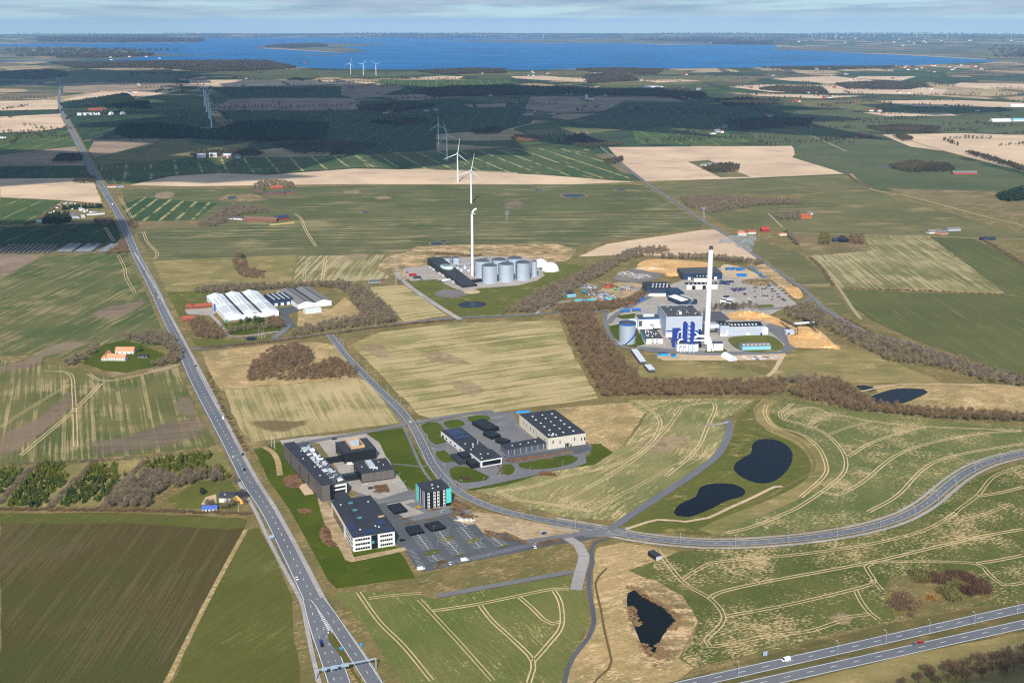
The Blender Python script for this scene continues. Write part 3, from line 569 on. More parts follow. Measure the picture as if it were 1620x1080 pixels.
gsheet('lawn', [(735, 772), (800, 760), (860, 745), (910, 735), (935, 718), (928, 702), (950, 702), (970, 716), (940, 735), (870, 746), (800, 768), (745, 776)], 'lawn', 2)
yard_nvrb = gsheet('asphalt_yard', [(662, 670), (700, 664), (778, 652), (812, 652), (820, 675), (868, 712), (900, 706), (935, 702), (936, 712), (925, 720), (928, 732), (905, 741), (870, 745), (800, 760), (735, 772), (712, 760), (692, 738), (680, 706), (670, 690)], 'asph', 2)
gsheet('asphalt_yard', [(795, 722), (868, 712), (905, 703), (926, 702), (938, 711), (924, 716), (868, 724), (818, 734)], 'asph_dk', 4)
gsheet('paved_yard', [(442, 697), (480, 692), (576, 684), (600, 700), (622, 742), (646, 776), (600, 790), (556, 775), (545, 760), (505, 702), (478, 698), (462, 706), (457, 716)], 'paving', 3)
gsheet('asphalt_yard', [(560, 780), (600, 775), (650, 775), (668, 792), (640, 798), (605, 800), (575, 790)], 'asph', 2)
CARPARK = [(598, 797), (655, 790), (672, 800), (690, 812), (716, 810), (720, 818), (735, 830), (752, 829), (766, 846), (790, 845), (800, 843), (832, 858), (900, 848), (935, 842), (962, 846), (920, 856), (845, 868), (672, 904), (657, 897), (640, 870), (622, 858), (614, 826)]
gsheet('car_park', CARPARK, 'asph_dk', 3)
gsheet('paved_yard', [(612, 798), (655, 790), (672, 812), (640, 820)], 'paving', 4)
gsheet('asphalt_yard', [(640, 798), (668, 792), (700, 800), (735, 806), (745, 812), (716, 812), (690, 818), (655, 825), (640, 820), (672, 812)], 'asph', 5)
gsheet('dirt_lot', [(740, 812), (775, 811), (850, 826), (940, 845), (900, 848), (832, 857), (800, 842), (766, 843), (735, 828), (722, 817)], 'earth', 2)
gsheet('path_surface', [(498, 770), (505, 768), (552, 862), (560, 882), (640, 866), (645, 871), (556, 890), (546, 886), (536, 866), (520, 855)], 'earth', 4)
gsheet('path_surface', [(471, 768), (486, 764), (497, 782), (482, 784)], 'pale', 4)
gsheet('planting_bed', [(448, 756), (470, 750), (478, 762), (472, 772), (458, 773), (450, 765)], 'shrubbed', 4, True)
gsheet('planting_bed', [(505, 843), (514, 830), (522, 838), (526, 855), (535, 862), (522, 866), (510, 858)], 'shrubbed', 4, True)
gsheet('planting_bed', [(469, 806), (482, 804), (495, 808), (488, 813), (474, 812)], 'shrubbed', 4, True)
gsheet('planting_bed', [(590, 769), (612, 766), (617, 777), (598, 781)], 'shrubbed', 5)
gsheet('planting_bed', [(798, 728.5), (860, 720), (905, 713), (906, 716), (860, 725), (810, 733)], 'shrubbed', 5)
gsheet('planting_bed', [(718, 790), (735, 796), (747, 804), (727, 807), (716, 800)], 'shrubbed', 5)
for px in ([(631, 821), (651, 818), (651, 820), (632, 823)], [(638, 829), (657, 826), (658, 828), (639, 831)], [(672, 823), (690, 820), (691, 822), (673, 825)], [(705, 818), (733, 812), (735, 814), (708, 820)], [(676, 807), (700, 804), (701, 806), (677, 810)], [(765, 839), (790, 844), (800, 842), (833, 857), (842, 866), (826, 859), (800, 846), (770, 846)]):
    gsheet('planting_bed', px, 'shrubbed', 6, False, 0)
for px in ([(671, 875), (692, 869), (695, 875), (676, 880)], [(695, 853), (715, 848), (719, 854), (700, 859)], [(737, 855), (757, 851), (761, 856), (741, 861)], [(715, 880), (735, 874), (737, 877), (717, 882)], [(786, 866), (805, 860), (807, 863), (788, 868)]):
    gsheet('planting_bed', px, 'olawn', 6, False, 0)
# car-park bay lines, one painted sheet set per row
def bays(p0, p1, n, lm, name='bay_marking', axis=True):
    a, b = np.array(U(*p0)), np.array(U(*p1)); d = (b - a); L = np.hypot(*d); d /= L; q = np.array([-d[1], d[0]]); m = MB()
    if axis: strip_mb(m, [a, b], -.15, .15, .97)
    for i in range(n + 1):
        c = a + d * L * i / n; strip_mb(m, [c - q * lm[0], c + q * lm[1]], -.09, .09, .975)
    o = m.build(name, M_LINE); o['kind'] = 'structure'; return o
for p0, p1, n in (((660, 846), (678, 870), 11), ((695, 842), (710, 862), 9), ((684, 880), (692, 888), 4), ((709, 858), (726, 878), 9), ((730, 836), (748, 856), 9), ((752, 858), (760, 868), 5), ((774, 848), (795, 864), 9), ((722, 818), (736, 834), 8)): bays(p0, p1, n, (5, 5))
bays((690, 900), (853, 863), 40, (0, 5), axis=False); bays((645, 872), (664, 900), 14, (0, 4.5), axis=False); bays((812, 832), (834, 858), 12, (4.5, 0), axis=False); bays((625, 762), (643, 777), 8, (0, 4.5), axis=False)
bays((805, 725), (898, 710), 22, (0, 4.5), axis=False); bays((815, 732), (905, 716), 22, (4.5, 0), axis=False); bays((905, 707), (926, 703), 6, (0, 4.5), axis=False); bays((812, 673), (838, 692), 13, (0, 5), axis=False)
bays((548, 697), (570, 694), 8, (0, 5), axis=False)

# ---- industry yards
gsheet('biogas_lawn', [(640, 447), (690, 432), (860, 420), (900, 418), (932, 422), (918, 438), (880, 456), (820, 480), (795, 500), (732, 504)], 'olawn', 2)
gsheet('biogas_yard', [(636, 432), (640, 424), (680, 420), (700, 410), (770, 405), (840, 408), (862, 436), (850, 444), (820, 452), (760, 456), (735, 462), (715, 455), (690, 442), (650, 445)], 'paving', 3)
gsheet('gravel_circle', [(687, 465), (700, 459), (725, 460), (741, 466), (728, 470), (705, 471), (692, 469)], 'gravelpatch', 4, True)
gsheet('gravel_circle', [(733, 460), (748, 458), (760, 462), (752, 465), (738, 465)], 'pale', 4, True)
gsheet('works_yard', [(955, 500), (1000, 478), (1028, 462), (1090, 440), (1150, 420), (1180, 425), (1230, 455), (1262, 482), (1235, 490), (1215, 500), (1245, 512), (1290, 520), (1300, 545), (1248, 552), (1235, 560), (1080, 566), (1050, 560), (1010, 550), (975, 540)], 'paving', 2)
gsheet('asphalt_yard', [(1010, 548), (1060, 552), (1130, 557), (1235, 556), (1242, 545), (1225, 530), (1206, 516), (1225, 510), (1270, 520), (1300, 540), (1260, 548), (1240, 562), (1100, 562), (1020, 556)], 'asph', 3)
gsheet('lawn', [(960, 517), (985, 512), (1008, 520), (1020, 545), (1005, 549), (985, 546), (968, 532)], 'lawn', 4)
gsheet('lawn', [(1156, 534), (1215, 531), (1238, 545), (1232, 555), (1185, 557), (1160, 548)], 'olawn', 4, True)
gsheet('lawn', [(1115, 555), (1145, 552), (1151, 555), (1145, 558), (1116, 558)], 'lawn', 4)
gsheet('lawn', [(970, 500), (1005, 496), (1008, 503), (985, 505)], 'lawn', 3)
gsheet('gravel_strip', [(1040, 562), (1090, 562), (1145, 563), (1235, 560), (1243, 561), (1230, 570), (1050, 571), (1040, 566)], 'pale', 4)
gsheet('wood_chip_yard', [(1008, 424), (1025, 411), (1080, 412), (1120, 416), (1118, 423), (1095, 424), (1080, 432), (1040, 432)], 'woodchip', 4, True)
gsheet('wood_chip_yard', [(1142, 420), (1165, 421), (1185, 428), (1200, 436), (1190, 441), (1165, 440), (1145, 436)], 'pale', 4, True)
gsheet('wood_chip_yard', [(1150, 497), (1180, 492), (1215, 498), (1240, 508), (1262, 516), (1240, 518), (1200, 507), (1160, 506)], 'woodchip', 4, True)
gsheet('dirt_yard', [(1250, 520), (1290, 520), (1320, 545), (1330, 550), (1280, 552), (1250, 545)], 'woodchip', 4, True)
gsheet('dirt_yard', [(935, 470), (960, 452), (985, 447), (1015, 450), (1010, 460), (985, 473), (945, 476)], 'earth', 3, True)
gsheet('dirt_yard', [(970, 440), (1000, 425), (1040, 428), (1050, 436), (1020, 446), (985, 446)], 'gravelpatch', 3, True)
gsheet('grass_bank', [(1180, 418), (1205, 415), (1240, 440), (1262, 460), (1250, 464), (1215, 440)], 'roughdry', 4, True)
gsheet('bare_patch', [(1242, 457), (1262, 455), (1270, 470), (1258, 473)], 'woodchip', 4, True)
gsheet('grass_strip', [(1195, 483), (1222, 482), (1225, 486), (1200, 488)], 'olawn', 4)
gsheet('asphalt_yard', [(1112, 492), (1140, 493), (1155, 506), (1135, 510), (1112, 508)], 'asph_dk', 4)
gsheet('silage_base', [(1175, 443), (1215, 440), (1222, 450), (1200, 454), (1178, 450)], 'earth', 4)
# warehouse yard
gsheet('factory_yard', [(292, 490), (330, 484), (345, 492), (336, 500), (296, 497)], 'paving', 3)
gsheet('lawn', [(352, 512), (400, 508), (432, 512), (446, 522), (380, 530), (365, 530)], 'lawn', 2)
gsheet('lawn', [(302, 535), (372, 538), (430, 530), (432, 537), (320, 549), (305, 545)], 'olawn', 2)
gsheet('asphalt_yard', [(438, 488), (470, 484), (472, 492), (455, 497), (468, 515), (462, 520), (448, 518), (445, 500)], 'asph_dk', 3)
gsheet('dry_ground', [(472, 492), (525, 488), (545, 470), (580, 500), (500, 520), (470, 515)], 'drygrass', 2)
gsheet('farm_lawn', [(130, 575), (165, 545), (200, 538), (262, 560), (250, 578), (200, 590), (165, 586)], 'lawn', 2)
gsheet('garden', [(265, 790), (300, 770), (330, 755), (365, 760), (385, 790), (370, 806), (280, 804)], 'olawn', 2)
gsheet('gravel_drive', [(318, 799), (325, 787), (342, 782), (343, 797)], 'pale', 4)

# ---- roads
M_ROAD, M_PATH = f['road'], f['path']
MAIN = [(77, 107), (86, 118), (95, 130), (94, 148), (93.5, 162), (100, 182), (117, 213), (131, 240), (147, 270), (170, 310), (193, 350), (214, 400), (240, 450), (269, 512), (288, 548), (310, 600), (363, 700), (394, 760), (427, 810), (463, 880), (481, 917), (499, 955)]
vl = spline(wpts(MAIN[5:]), 12.); vm = MB(); strip_mb(vm, vl, -12.5, 15, zlev(2)); vo = vm.build('verge', f['verge']); vo['kind'] = 'structure'
main_road, main_line = road('main_road', MAIN, 14.5, M_ROAD, 4, lines=[(-6.0, .4, 0, 0), (5.6, .4, 0, 0), (-.3, .38, 5, 6)])
ML = list(main_line)
road('cycle_path', [(213, 400), (243, 450), (276, 512), (318, 590), (372, 695), (402, 752), (436, 806), (474, 875), (505, 935), (518, 958), (548, 1000), (580, 1045), (604, 1085)], 3.4, M_PATH, 5)
road('cycle_path', [(376, 760), (404, 810), (424, 852), (449, 900), (468, 935), (478, 955), (485, 990), (493, 1030), (500, 1060), (507, 1088)], 2.8, M_PATH, 5)
road('main_road', [(494, 948), (501, 975), (510, 1005), (521, 1035), (538, 1085)], 13.0, M_ROAD, 5, lines=[(-6.0, .4, 0, 0), (-2.2, .35, 4, 6), (2.0, .35, 4, 6), (6.0, .4, 0, 0)])
road('main_road', [(502, 948), (522, 975), (545, 1010), (565, 1040), (594, 1085)], 9.2, M_ROAD, 6, lines=[(-4.2, .4, 0, 0), (4.2, .4, 0, 0), (0, .3, 4, 7)])
gsheet('median_strip', [(519, 1003), (523, 999), (551, 1044), (576, 1085), (570, 1085), (546, 1049), (520, 1014)], 'grass_dark', 7)
hm = MB()
for i in range(15):
    t = i / 14; a, b = np.array(U(499.5 + 19 * t, 962 + 38 * t)), np.array(U(500.5 + 22 * t, 961 + 36 * t)); strip_mb(hm, [a, b], -.55, .55, 1.4)
ho = hm.build('road_marking', M_LINE, main_road)
SIDE = [(303, 553), (350, 548), (430, 539.5), (470, 534), (525, 527), (600, 517), (640, 511), (722, 503), (800, 500), (850, 497), (885, 494), (915, 496), (960, 492)]
side_road, side_line = road('side_road', SIDE, 7.5, f['asph'], 4)
road('side_road', [(848, 497), (862, 487), (880, 480), (905, 477)], 6, f['path'], 5)
CURVE = [(521, 529), (534, 546), (552, 568), (575, 592), (600, 617), (630, 645), (652, 673), (668, 703), (684, 735), (704, 760), (730, 781), (762, 797), (800, 810), (850, 821), (900, 830), (960, 840), (1000, 848), (1060, 856), (1130, 860), (1200, 858), (1280, 851), (1360, 838), (1420, 821), (1464, 798), (1498, 770), (1530, 747), (1572, 729), (1630, 715)]
curve_road, curve_line = road('curving_road', CURVE, 8.4, M_ROAD, 4, lines=[(-3.7, .3, 0, 0), (3.7, .3, 0, 0), (0, .28, 4, 6)])
cp = MB(); zz = zlev(3)
for o0, o1 in ((-6.2, -9.0), (6.2, 8.6)):
    q = [p for p, px in zip(curve_line, range(len(curve_line)))]
    k = int(len(q) * .56); strip_mb(cp, q[k:], o0, o1, zz)
cpo = cp.build('cycle_path', M_PATH); cpo['kind'] = 'structure'
road('cycle_path', [(536, 535), (545, 555), (567, 590), (590, 612), (628, 655), (645, 690), (660, 725), (672, 748), (690, 768), (722, 790), (735, 795)], 2.6, f['asph'], 4)
road('stub_road', [(1153, 664), (1152, 690), (1135, 720), (1105, 745), (1060, 775), (1010, 808), (965, 838)], 7.0, M_ROAD, 5)
road('stub_road', [(1118, 672), (1136, 672), (1152, 668)], 4, f['path'], 5)
gsheet('asphalt_yard', [(915, 840), (955, 832), (992, 838), (990, 848), (950, 850), (925, 850)], 'asph', 4)
road('stub_road', [(895, 850), (915, 862), (924, 880), (918, 905), (911, 934)], 8, f['path'], 5)
road('stub_road', [(691, 944), (760, 931), (840, 917), (905, 905)], 5.5, f['asph'], 5)
road('cycle_path', [(962, 852), (942, 858), (935, 872), (938, 890), (932, 908), (933, 940), (938, 965), (940, 985), (930, 1010), (908, 1038), (897, 1060), (892, 1088)], 3.0, f['asph_dk'], 5)
road('gravel_path', [(990, 838), (1040, 823), (1085, 826), (1120, 820), (1150, 806), (1190, 788), (1225, 771), (1238, 770)], 3.2, f['pale'], 5)
road('gravel_path', [(1362, 620), (1400, 612), (1430, 608), (1500, 609), (1605, 611)], 3.0, f['pale'], 5)
road('gravel_path', [(1240, 560), (1232, 575), (1222, 590), (1214, 596)], 5, f['pale'], 5)
for px, w in (([(460, 705), (520, 694), (575, 685), (640, 672), (663, 668)], 6.5), ([(663, 668), (700, 661), (740, 655), (780, 651)], 7), ([(700, 765), (735, 773), (800, 760), (870, 745)], 5.5), ([(745, 812), (700, 803), (660, 795)], 6), ([(830, 858), (900, 848), (960, 840)], 7), ([(676, 700), (690, 706), (712, 702), (724, 712)], 5), ([(622, 735), (640, 736), (662, 739), (678, 737)], 2)):
    road('service_road', px, w, f['asph'], 5)
FARM = [(925, 205), (938, 222), (965, 245), (985, 262), (1020, 288), (1050, 308), (1080, 327), (1112, 350), (1160, 379), (1210, 416), (1247, 441), (1280, 465), (1303, 487), (1335, 507), (1382, 529), (1447, 546), (1507, 569), (1630, 604)]
farm_road, farm_line = road('country_road', FARM, 7.5, f['asph'], 4, lines=[(0, .25, 4, 6)])
road('access_road', [(728, 506), (700, 489), (673, 471), (650, 455), (634, 441), (626, 432)], 7.5, f['path'], 5)
road('access_road', [(962, 512), (975, 498), (1000, 484), (1030, 468), (1040, 460)], 8, f['asph'], 5)
road('access_road', [(958, 495), (957, 510), (965, 530), (975, 545), (990, 551), (1020, 553)], 6, f['asph'], 5)
road('access_road', [(1200, 490), (1240, 487), (1262, 484), (1285, 470)], 7, f['asph'], 5)
road('access_road', [(432, 536), (448, 525), (456, 514)], 9, f['asph'], 5)
road('access_road', [(330, 495), (345, 510), (356, 525), (364, 533), (400, 531), (440, 525)], 4.5, f['path'], 5)
for px, w in (([(0, 358), (60, 355), (130, 352), (190, 345)], 5), ([(1162, 380), (1200, 378), (1222, 374)], 4), ([(1215, 338), (1225, 347), (1238, 360)], 4), ([(1255, 369), (1370, 372), (1470, 374), (1540, 377), (1622, 378)], 5), ([(1345, 275), (1375, 298), (1450, 314), (1540, 338), (1622, 358)], 7), ([(1290, 403), (1320, 445), (1350, 490), (1362, 505)], 5), ([(540, 250), (640, 243), (720, 237), (780, 236)], 5), ([(1180, 200), (1250, 208), (1290, 218), (1340, 240)], 6), ([(1620, 100), (1500, 108), (1400, 112)], 8), ([(1420, 216), (1480, 235), (1560, 256), (1622, 272)], 8)):
    road('farm_track', px, w, f['trackfar'], 3)
for i in range(2):
    a0, a1, b0, b1 = (((1080, 1078), (1630, 954), 8.6, 0), ((1190, 1076.5), (1630, 979), 8.6, 1))[i]
    d = np.array(U(*a1)) - np.array(U(*a0)); d /= np.hypot(*d); st_ = np.array(U(*a0)) - d * 60; en = np.array(U(*a1)) + d * 60
    mline = [st_ + (en - st_) * t for t in np.linspace(0, 1, 30)]; off = -4.0 if i == 0 else -4.2
    mline = offset_line(mline, off)
    o, _ = road('motorway', mline, 9.4, f['road'], 5, smooth=False, world=True, lines=[(-4.1, .4, 0, 0), (3.9, .4, 0, 0), (0, .35, 6, 10)])
    if i == 0: MWL = mline
    else: MWL2 = mline

# ---- tractor tracks pressed into the crop: pairs of wheel lines
def tracks(fpx, ox, oy, k, paths, w=.55, gap=1.1, mk='track'):
    m = MB(); z = zlev(2) + .02
    for p in paths:
        ln = spline(wpts(zc(ox, oy, k, p)), 6.)
        ww = w * (1 + .25 * math.sin(len(ln)))
        strip_mb(m, ln, gap - ww / 2, gap + ww / 2, z); strip_mb(m, ln, -gap - ww / 2, -gap + ww / 2, z + .004)
    o = m.build('tractor_track', f[mk]); o['kind'] = 'structure'; return o
tracks(0, 1080, 810, 3, [[(0, 320), (60, 280), (150, 240), (350, 220), (600, 195), (900, 150), (1150, 85), (1300, 0)], [(-120, 180), (0, 330), (130, 410), (190, 480), (185, 530), (110, 610), (130, 640), (400, 590), (600, 565), (740, 520)], [(130, 410), (180, 380), (400, 330), (860, 245), (1100, 190), (1400, 120), (1620, 80)],
  [(200, 495), (500, 440), (800, 370), (900, 340), (910, 325), (870, 260), (900, 240), (1150, 235), (1390, 245), (1450, 290), (1520, 345), (1620, 335)], [(1390, 245), (1500, 228), (1620, 205)], [(820, 370), (850, 430), (890, 480), (930, 510)], [(740, 505), (800, 495), (890, 485)], [(900, 320), (945, 370)], [(1300, 0), (1250, 50), (1400, 20), (1560, -40)]], .8, 1.35)
tracks(0, 1080, 540, 3, [[(520, 295), (465, 340), (480, 370), (590, 400), (680, 440), (750, 510), (775, 570), (760, 630), (680, 700), (560, 780), (500, 810), (330, 880), (200, 910)], [(780, 550), (900, 480), (1050, 430), (1160, 405)], [(600, 395), (710, 350), (900, 380), (1160, 405), (1400, 415), (1620, 425)], [(700, 440), (780, 410), (900, 380)], [(480, 370), (520, 330), (620, 315), (710, 350)],
  [(670, 715), (730, 730), (850, 670), (1000, 550), (1150, 490), (1400, 440), (1620, 425)], [(880, 810), (1020, 730), (1150, 600), (1300, 540), (1620, 485)], [(400, 300), (390, 340), (430, 400), (560, 440), (640, 500), (680, 580), (670, 640), (560, 740)], [(1620, 590), (1480, 640), (1400, 730), (1300, 805)], [(1400, 735), (1500, 720), (1620, 690)]], .85, 1.4)
tracks(0, 540, 810, 3, [[(80, 380), (180, 520), (300, 640), (430, 800)], [(130, 410), (200, 400), (380, 385)], [(370, 415), (430, 480), (560, 620), (720, 800)], [(430, 470), (660, 435), (900, 385), (1010, 365), (1080, 365)], [(660, 445), (720, 520), (830, 620), (910, 710), (890, 810)], [(910, 710), (980, 630), (1045, 540), (1040, 430), (1010, 375)], [(840, 400), (900, 450), (960, 510), (1000, 530), (1040, 520)]], .75, 1.3)
tracks(0, 540, 540, 3, [[(740, 712), (900, 690), (1060, 640), (1250, 600), (1400, 540), (1490, 450), (1510, 370), (1430, 300)], [(1180, 800), (1400, 690), (1620, 570)], [(1050, 760), (1250, 650), (1430, 530), (1540, 420), (1620, 310)], [(740, 710), (830, 750), (1000, 775), (1180, 805)], [(1620, 310), (1740, 290), (1775, 310), (1740, 400), (1680, 520), (1540, 640)]], .85, 1.5)
tracks(0, 0, 540, 3, [[(0, 410), (120, 330), (330, 205)], [(100, 540), (220, 440), (350, 330), (480, 200)], [(210, 140), (330, 155), (350, 250), (360, 500)], [(420, 155), (480, 185), (600, 175), (850, 110)]], .9, 1.6)
tracks(0, 0, 270, 3, [[(560, 400), (590, 460), (600, 510), (640, 580)], [(680, 290), (700, 340), (745, 390), (735, 420)], [(570, 130), (600, 180), (635, 240)], [(500, 270), (540, 335)], [(1400, 205), (1430, 230), (1450, 280), (1480, 330), (1500, 360)], [(1440, 530), (1450, 470), (1470, 415)], [(1530, 520), (1545, 420)]], 1.1, 1.8)
for px, w, mk in (([(1218, 632), (1204, 652), (1222, 678), (1272, 702), (1297, 735), (1286, 764), (1230, 795), (1160, 822), (1118, 842)], 15, 'drygrass2'), ([(416, 706), (430, 714), (439, 728), (443, 752)], 5, 'drygrass')): road('grass_bank', px, w, f[mk], 2)
gsheet('headland', [(0, 812), (200, 813), (385, 820), (389, 824), (386, 834), (360, 838), (200, 828), (0, 829)], 'grass_dark', 2)
gsheet('meadow', [(0, 742), (100, 737), (345, 712), (368, 745), (330, 760), (260, 765), (180, 800), (0, 802)], 'drygrass2', 2)
road('verge', [(389, 838), (344, 920), (302, 1002), (261, 1088)], 3.4, f['drygrass'], 2)
# drainage ditches
tracks(0, 860, 850, 4.696, [[(470, 230), (410, 290), (385, 340), (400, 430), (430, 560), (450, 680), (490, 850), (505, 920), (480, 980), (420, 1030), (370, 1085)]], .6, .4, 'ditch')
tracks(0, 1080, 540, 3, [[(440, 270), (370, 300), (340, 350), (370, 400), (480, 440), (560, 480), (610, 540), (625, 600), (580, 640), (470, 700), (400, 740), (300, 770), (150, 800)]], 1.2, .3, 'fallow')
# ================================================================== BUILDINGS
W_ = lambda k, c, **a: pmat(k, c, **a)
M_WHITE = W_('white_render', (226, 226, 222), rough=.7, var=.06); M_WHITEM = W_('white_metal', (232, 234, 236), rough=.45, var=.04)
M_FELT = W_('roof_felt', (54, 56, 64), rough=.85, var=.14, scale=.12); M_FELT2 = W_('roof_felt_grey', (78, 78, 80), rough=.85, var=.2, scale=.15)
M_CLAD = W_('grey_cladding', (104, 98, 94), rough=.6, var=.18, scale=.8, streak=(1, 1, 6)); M_BLACK = W_('black_cladding', (30, 31, 36), rough=.5, var=.15)
M_GLASS = W_('dark_glass', (22, 28, 36), rough=.12, var=.1, spec=.6); M_TEAL = W_('teal_glass', (70, 150, 160), rough=.25, var=.1)
M_CONC = W_('ribbed_concrete', (204, 197, 182), rough=.85, var=.12, scale=1.2, streak=(1.5, 1.5, .1)); M_CYAN = W_('turquoise_panel', (88, 205, 196), rough=.5, var=.05)
M_STEEL = W_('bright_steel', (190, 202, 216), rough=.42, metal=.35, var=.06, streak=(.2, .2, 3)); M_STEELD = W_('dark_steel', (92, 98, 108), rough=.5, metal=.3, var=.1)
M_BLUE = W_('blue_panel', (32, 60, 150), rough=.45, var=.06); M_BLUE2 = W_('mid_blue_panel', (40, 100, 180), rough=.45, var=.06); M_NAVY = W_('navy_cladding', (42, 60, 88), rough=.6, var=.08)
M_SKYB = W_('light_blue_cladding', (138, 200, 226), rough=.55, var=.05); M_PALEG = W_('pale_grey_cladding', (182, 190, 202), rough=.55, var=.05, streak=(2, 2, .1)); M_LGREY = W_('light_grey_steel', (206, 212, 220), rough=.5, var=.05)
M_BRICK = W_('red_brick', (136, 82, 64), rough=.9, var=.15, scale=2); M_TILE = W_('red_tiles', (160, 84, 62), rough=.85, var=.15, scale=1.5); M_SALMON = W_('salmon_tiles', (226, 150, 112), rough=.85, var=.1, scale=1.5)
M_ETERNIT = W_('fibre_cement_roof', (128, 124, 122), rough=.9, var=.15, scale=.4); M_YELLOW = W_('yellow_render', (222, 174, 84), rough=.85, var=.08); M_WOOD = W_('pale_wood', (200, 164, 118), rough=.8, var=.15, scale=2)
M_VENT = W_('vent_metal', (186, 192, 198), rough=.5, var=.12); M_PV = W_('solar_glass', (28, 40, 78), rough=.2, var=.12, spec=.6); M_WHITEMEM = W_('white_membrane', (240, 241, 242), rough=.4, var=.03); M_SOIL = f['fallow']
def frame(A, B, C, h):
    A, B, C = [np.array(U(*p, h)) for p in (A, B, C)]; u = B - A; L = np.hypot(*u); u /= L; W = float(np.dot(C - A, (-u[1], u[0])))
    return (A[0], A[1], 0), math.atan2(u[1], u[0]), L, W
def bld(name, label, cat, A, B, C, h, group=None):
    o, a, L, W = frame(A, B, C, h); return thing(name, label, cat, o, a, group), L, W
def frame_base(A, B): 
    A, B = np.array(U(*A)), np.array(U(*B)); u = B - A; return (A[0], A[1], 0), math.atan2(u[1], u[0]), float(np.hypot(*u))
def bx(e, name, mat, *a): return MB().box(*a).build(name, mat, e)
def win(e, side, u0, u1, z0, z1, L, W, mat=None, name='window', d=.08, x0=0., y0=0.):
    m = MB(); mat = mat or M_GLASS
    if side == 'f': m.box(u0, u1, y0 - d, y0 + .05, z0, z1)
    elif side == 'b': m.box(u0, u1, W - .05, W + d, z0, z1)
    elif side == 'l': m.box(x0 - d, x0 + .05, u0, u1, z0, z1)
    else: m.box(L - .05, L + d, u0, u1, z0, z1)
    return m.build(name, mat, e)
def skylights(e, pts, z, sx=1.6, sy=1.6, mat=None, h=.5):
    for x, y in pts: MB().box(x - sx / 2, x + sx / 2, y - sy / 2, y + sy / 2, z, z + h).build('skylight', mat or M_WHITEMEM, e)
def flatroof(e, x0, x1, y0, y1, z, mat, over=.25, t=.35, name='roof'):
    r = MB().box(x0 - over, x1 + over, y0 - over, y1 + over, z, z + t).build(name, mat, e); return r

# ---- long laboratory block
def lab():
    h = 15.0
    e, L, W = bld('office_building', 'long dark grey clad office block with white ventilation plant along its roof', 'building', (509.3, 768), (550.7, 760.3), (464.4, 698.8), h)
    bx(e, 'wall', M_CLAD, 0, 9.4, 0, W, 1.2, h); bx(e, 'plinth', M_ETERNIT, .3, 9.1, .3, W - .3, 0, 1.2)
    flatroof(e, 0, 9.4, 0, W, h, M_FELT)
    bx(e, 'wing_wall', M_WHITE, 9.5, L, 4, W - 2, 0, h - 3); flatroof(e, 9.7, L, 4, W - 2, h - 3, M_FELT2, .1)
    pr = MB(); pr.box(L - .6, L, 4, W - 2, h - 2.6, h - 1.5); pr.box(9.5, L, W - 2.6, W - 2, h - 2.6, h - 1.2); pr.build('parapet', M_STEELD, e)
    for k in range(3): win(e, 'f', 10.4, L - 1, 2 + k * 3.2, 3.6 + k * 3.2, L, W, y0=4)
    win(e, 'f', 6.4, 9.3, 1.5, h - .6, L, W, name='glass_front')
    for y in (12, 34, 58, 84): win(e, 'l', y, y + 2.2, 3, h - 2.5, L, W)
    for y in range(3, int(W) - 4, 13): win(e, 'l', y + 1, y + 11, .2, 1.0, L, W, M_GLASS)
    r = random.Random(3)
    for k in range(46):
        y = 7 + (k // 2) * (W - 16) / 23; x = (10.4 if k % 2 else 15.6) + r.random(); mt = (M_VENT, M_WHITEM, M_VENT, M_STEELD)[r.randrange(4)]
        if k % 5 == 0: MB().tube([(x, y, h - 1.4), (x + 4, y + 1, h - 1.4)], .9, 10).build('ventilation_unit', mt, e)
        else: MB().box(x, x + r.uniform(1.8, 4.2), y, y + r.uniform(1.2, 2.8), h - 2.6, h - r.uniform(.2, 1.4)).build('ventilation_unit', mt, e)
        if k % 7 == 2: MB().tube([(x + 1, y, h - 1), (x + 4, y + 2.5, h - .4), (x + 4.6, y + 3, h - 2.4)], .4, 8).build('duct', M_VENT, e)
    for y in (20, 48, 78): MB().box(10.2, 13, y, y + 4, h - 2.6, h - 2.6).build('skylight', M_TEAL, e)
    skylights(e, [(5, 20), (7, 40), (4, 62), (8, 80)], h + .35, 1, 1)
    bx(e, 'link_building', M_FELT, 9.7, L - 2, -10, 3.9, 0, 5.5)
lab()
def cube_block():
    h = 9.8; e, L, W = bld('office_building', 'black clad square block with a timber screened plant deck on its roof', 'building', (544.6, 716.9), (594.8, 709.4), (533.7, 699.2), h)
    bx(e, 'wall', M_BLACK, 0, L, 0, W, 0, h); flatroof(e, 0, L, 0, W, h, M_FELT)
    s = MB(); x0, x1, y0, y1 = 8, 20, 6, 25
    for a in ((x0, x1, y0, y0 + .4), (x0, x1, y1 - .4, y1), (x0, x0 + .4, y0 + .4, y1 - .4), (x1 - .4, x1, y0 + .4, y1 - .4)): s.box(*a, h + .35, h + 3)
    s.build('roof_screen', M_WOOD, e)
    for k in range(4): MB().box(x0 + 1, x0 + 8 + k, y0 + 2 + k * 4, y0 + 4.6 + k * 4, h + .35, h + 2.2).build('ventilation_unit', M_VENT, e)
    win(e, 'l', 3, 20, 2, 4, L, W); win(e, 'f', 10, 12, .5, 4, L, W)
    bx(e, 'link_building', M_BLACK, -24, -.1, 5, 9, 0, 5)
cube_block()
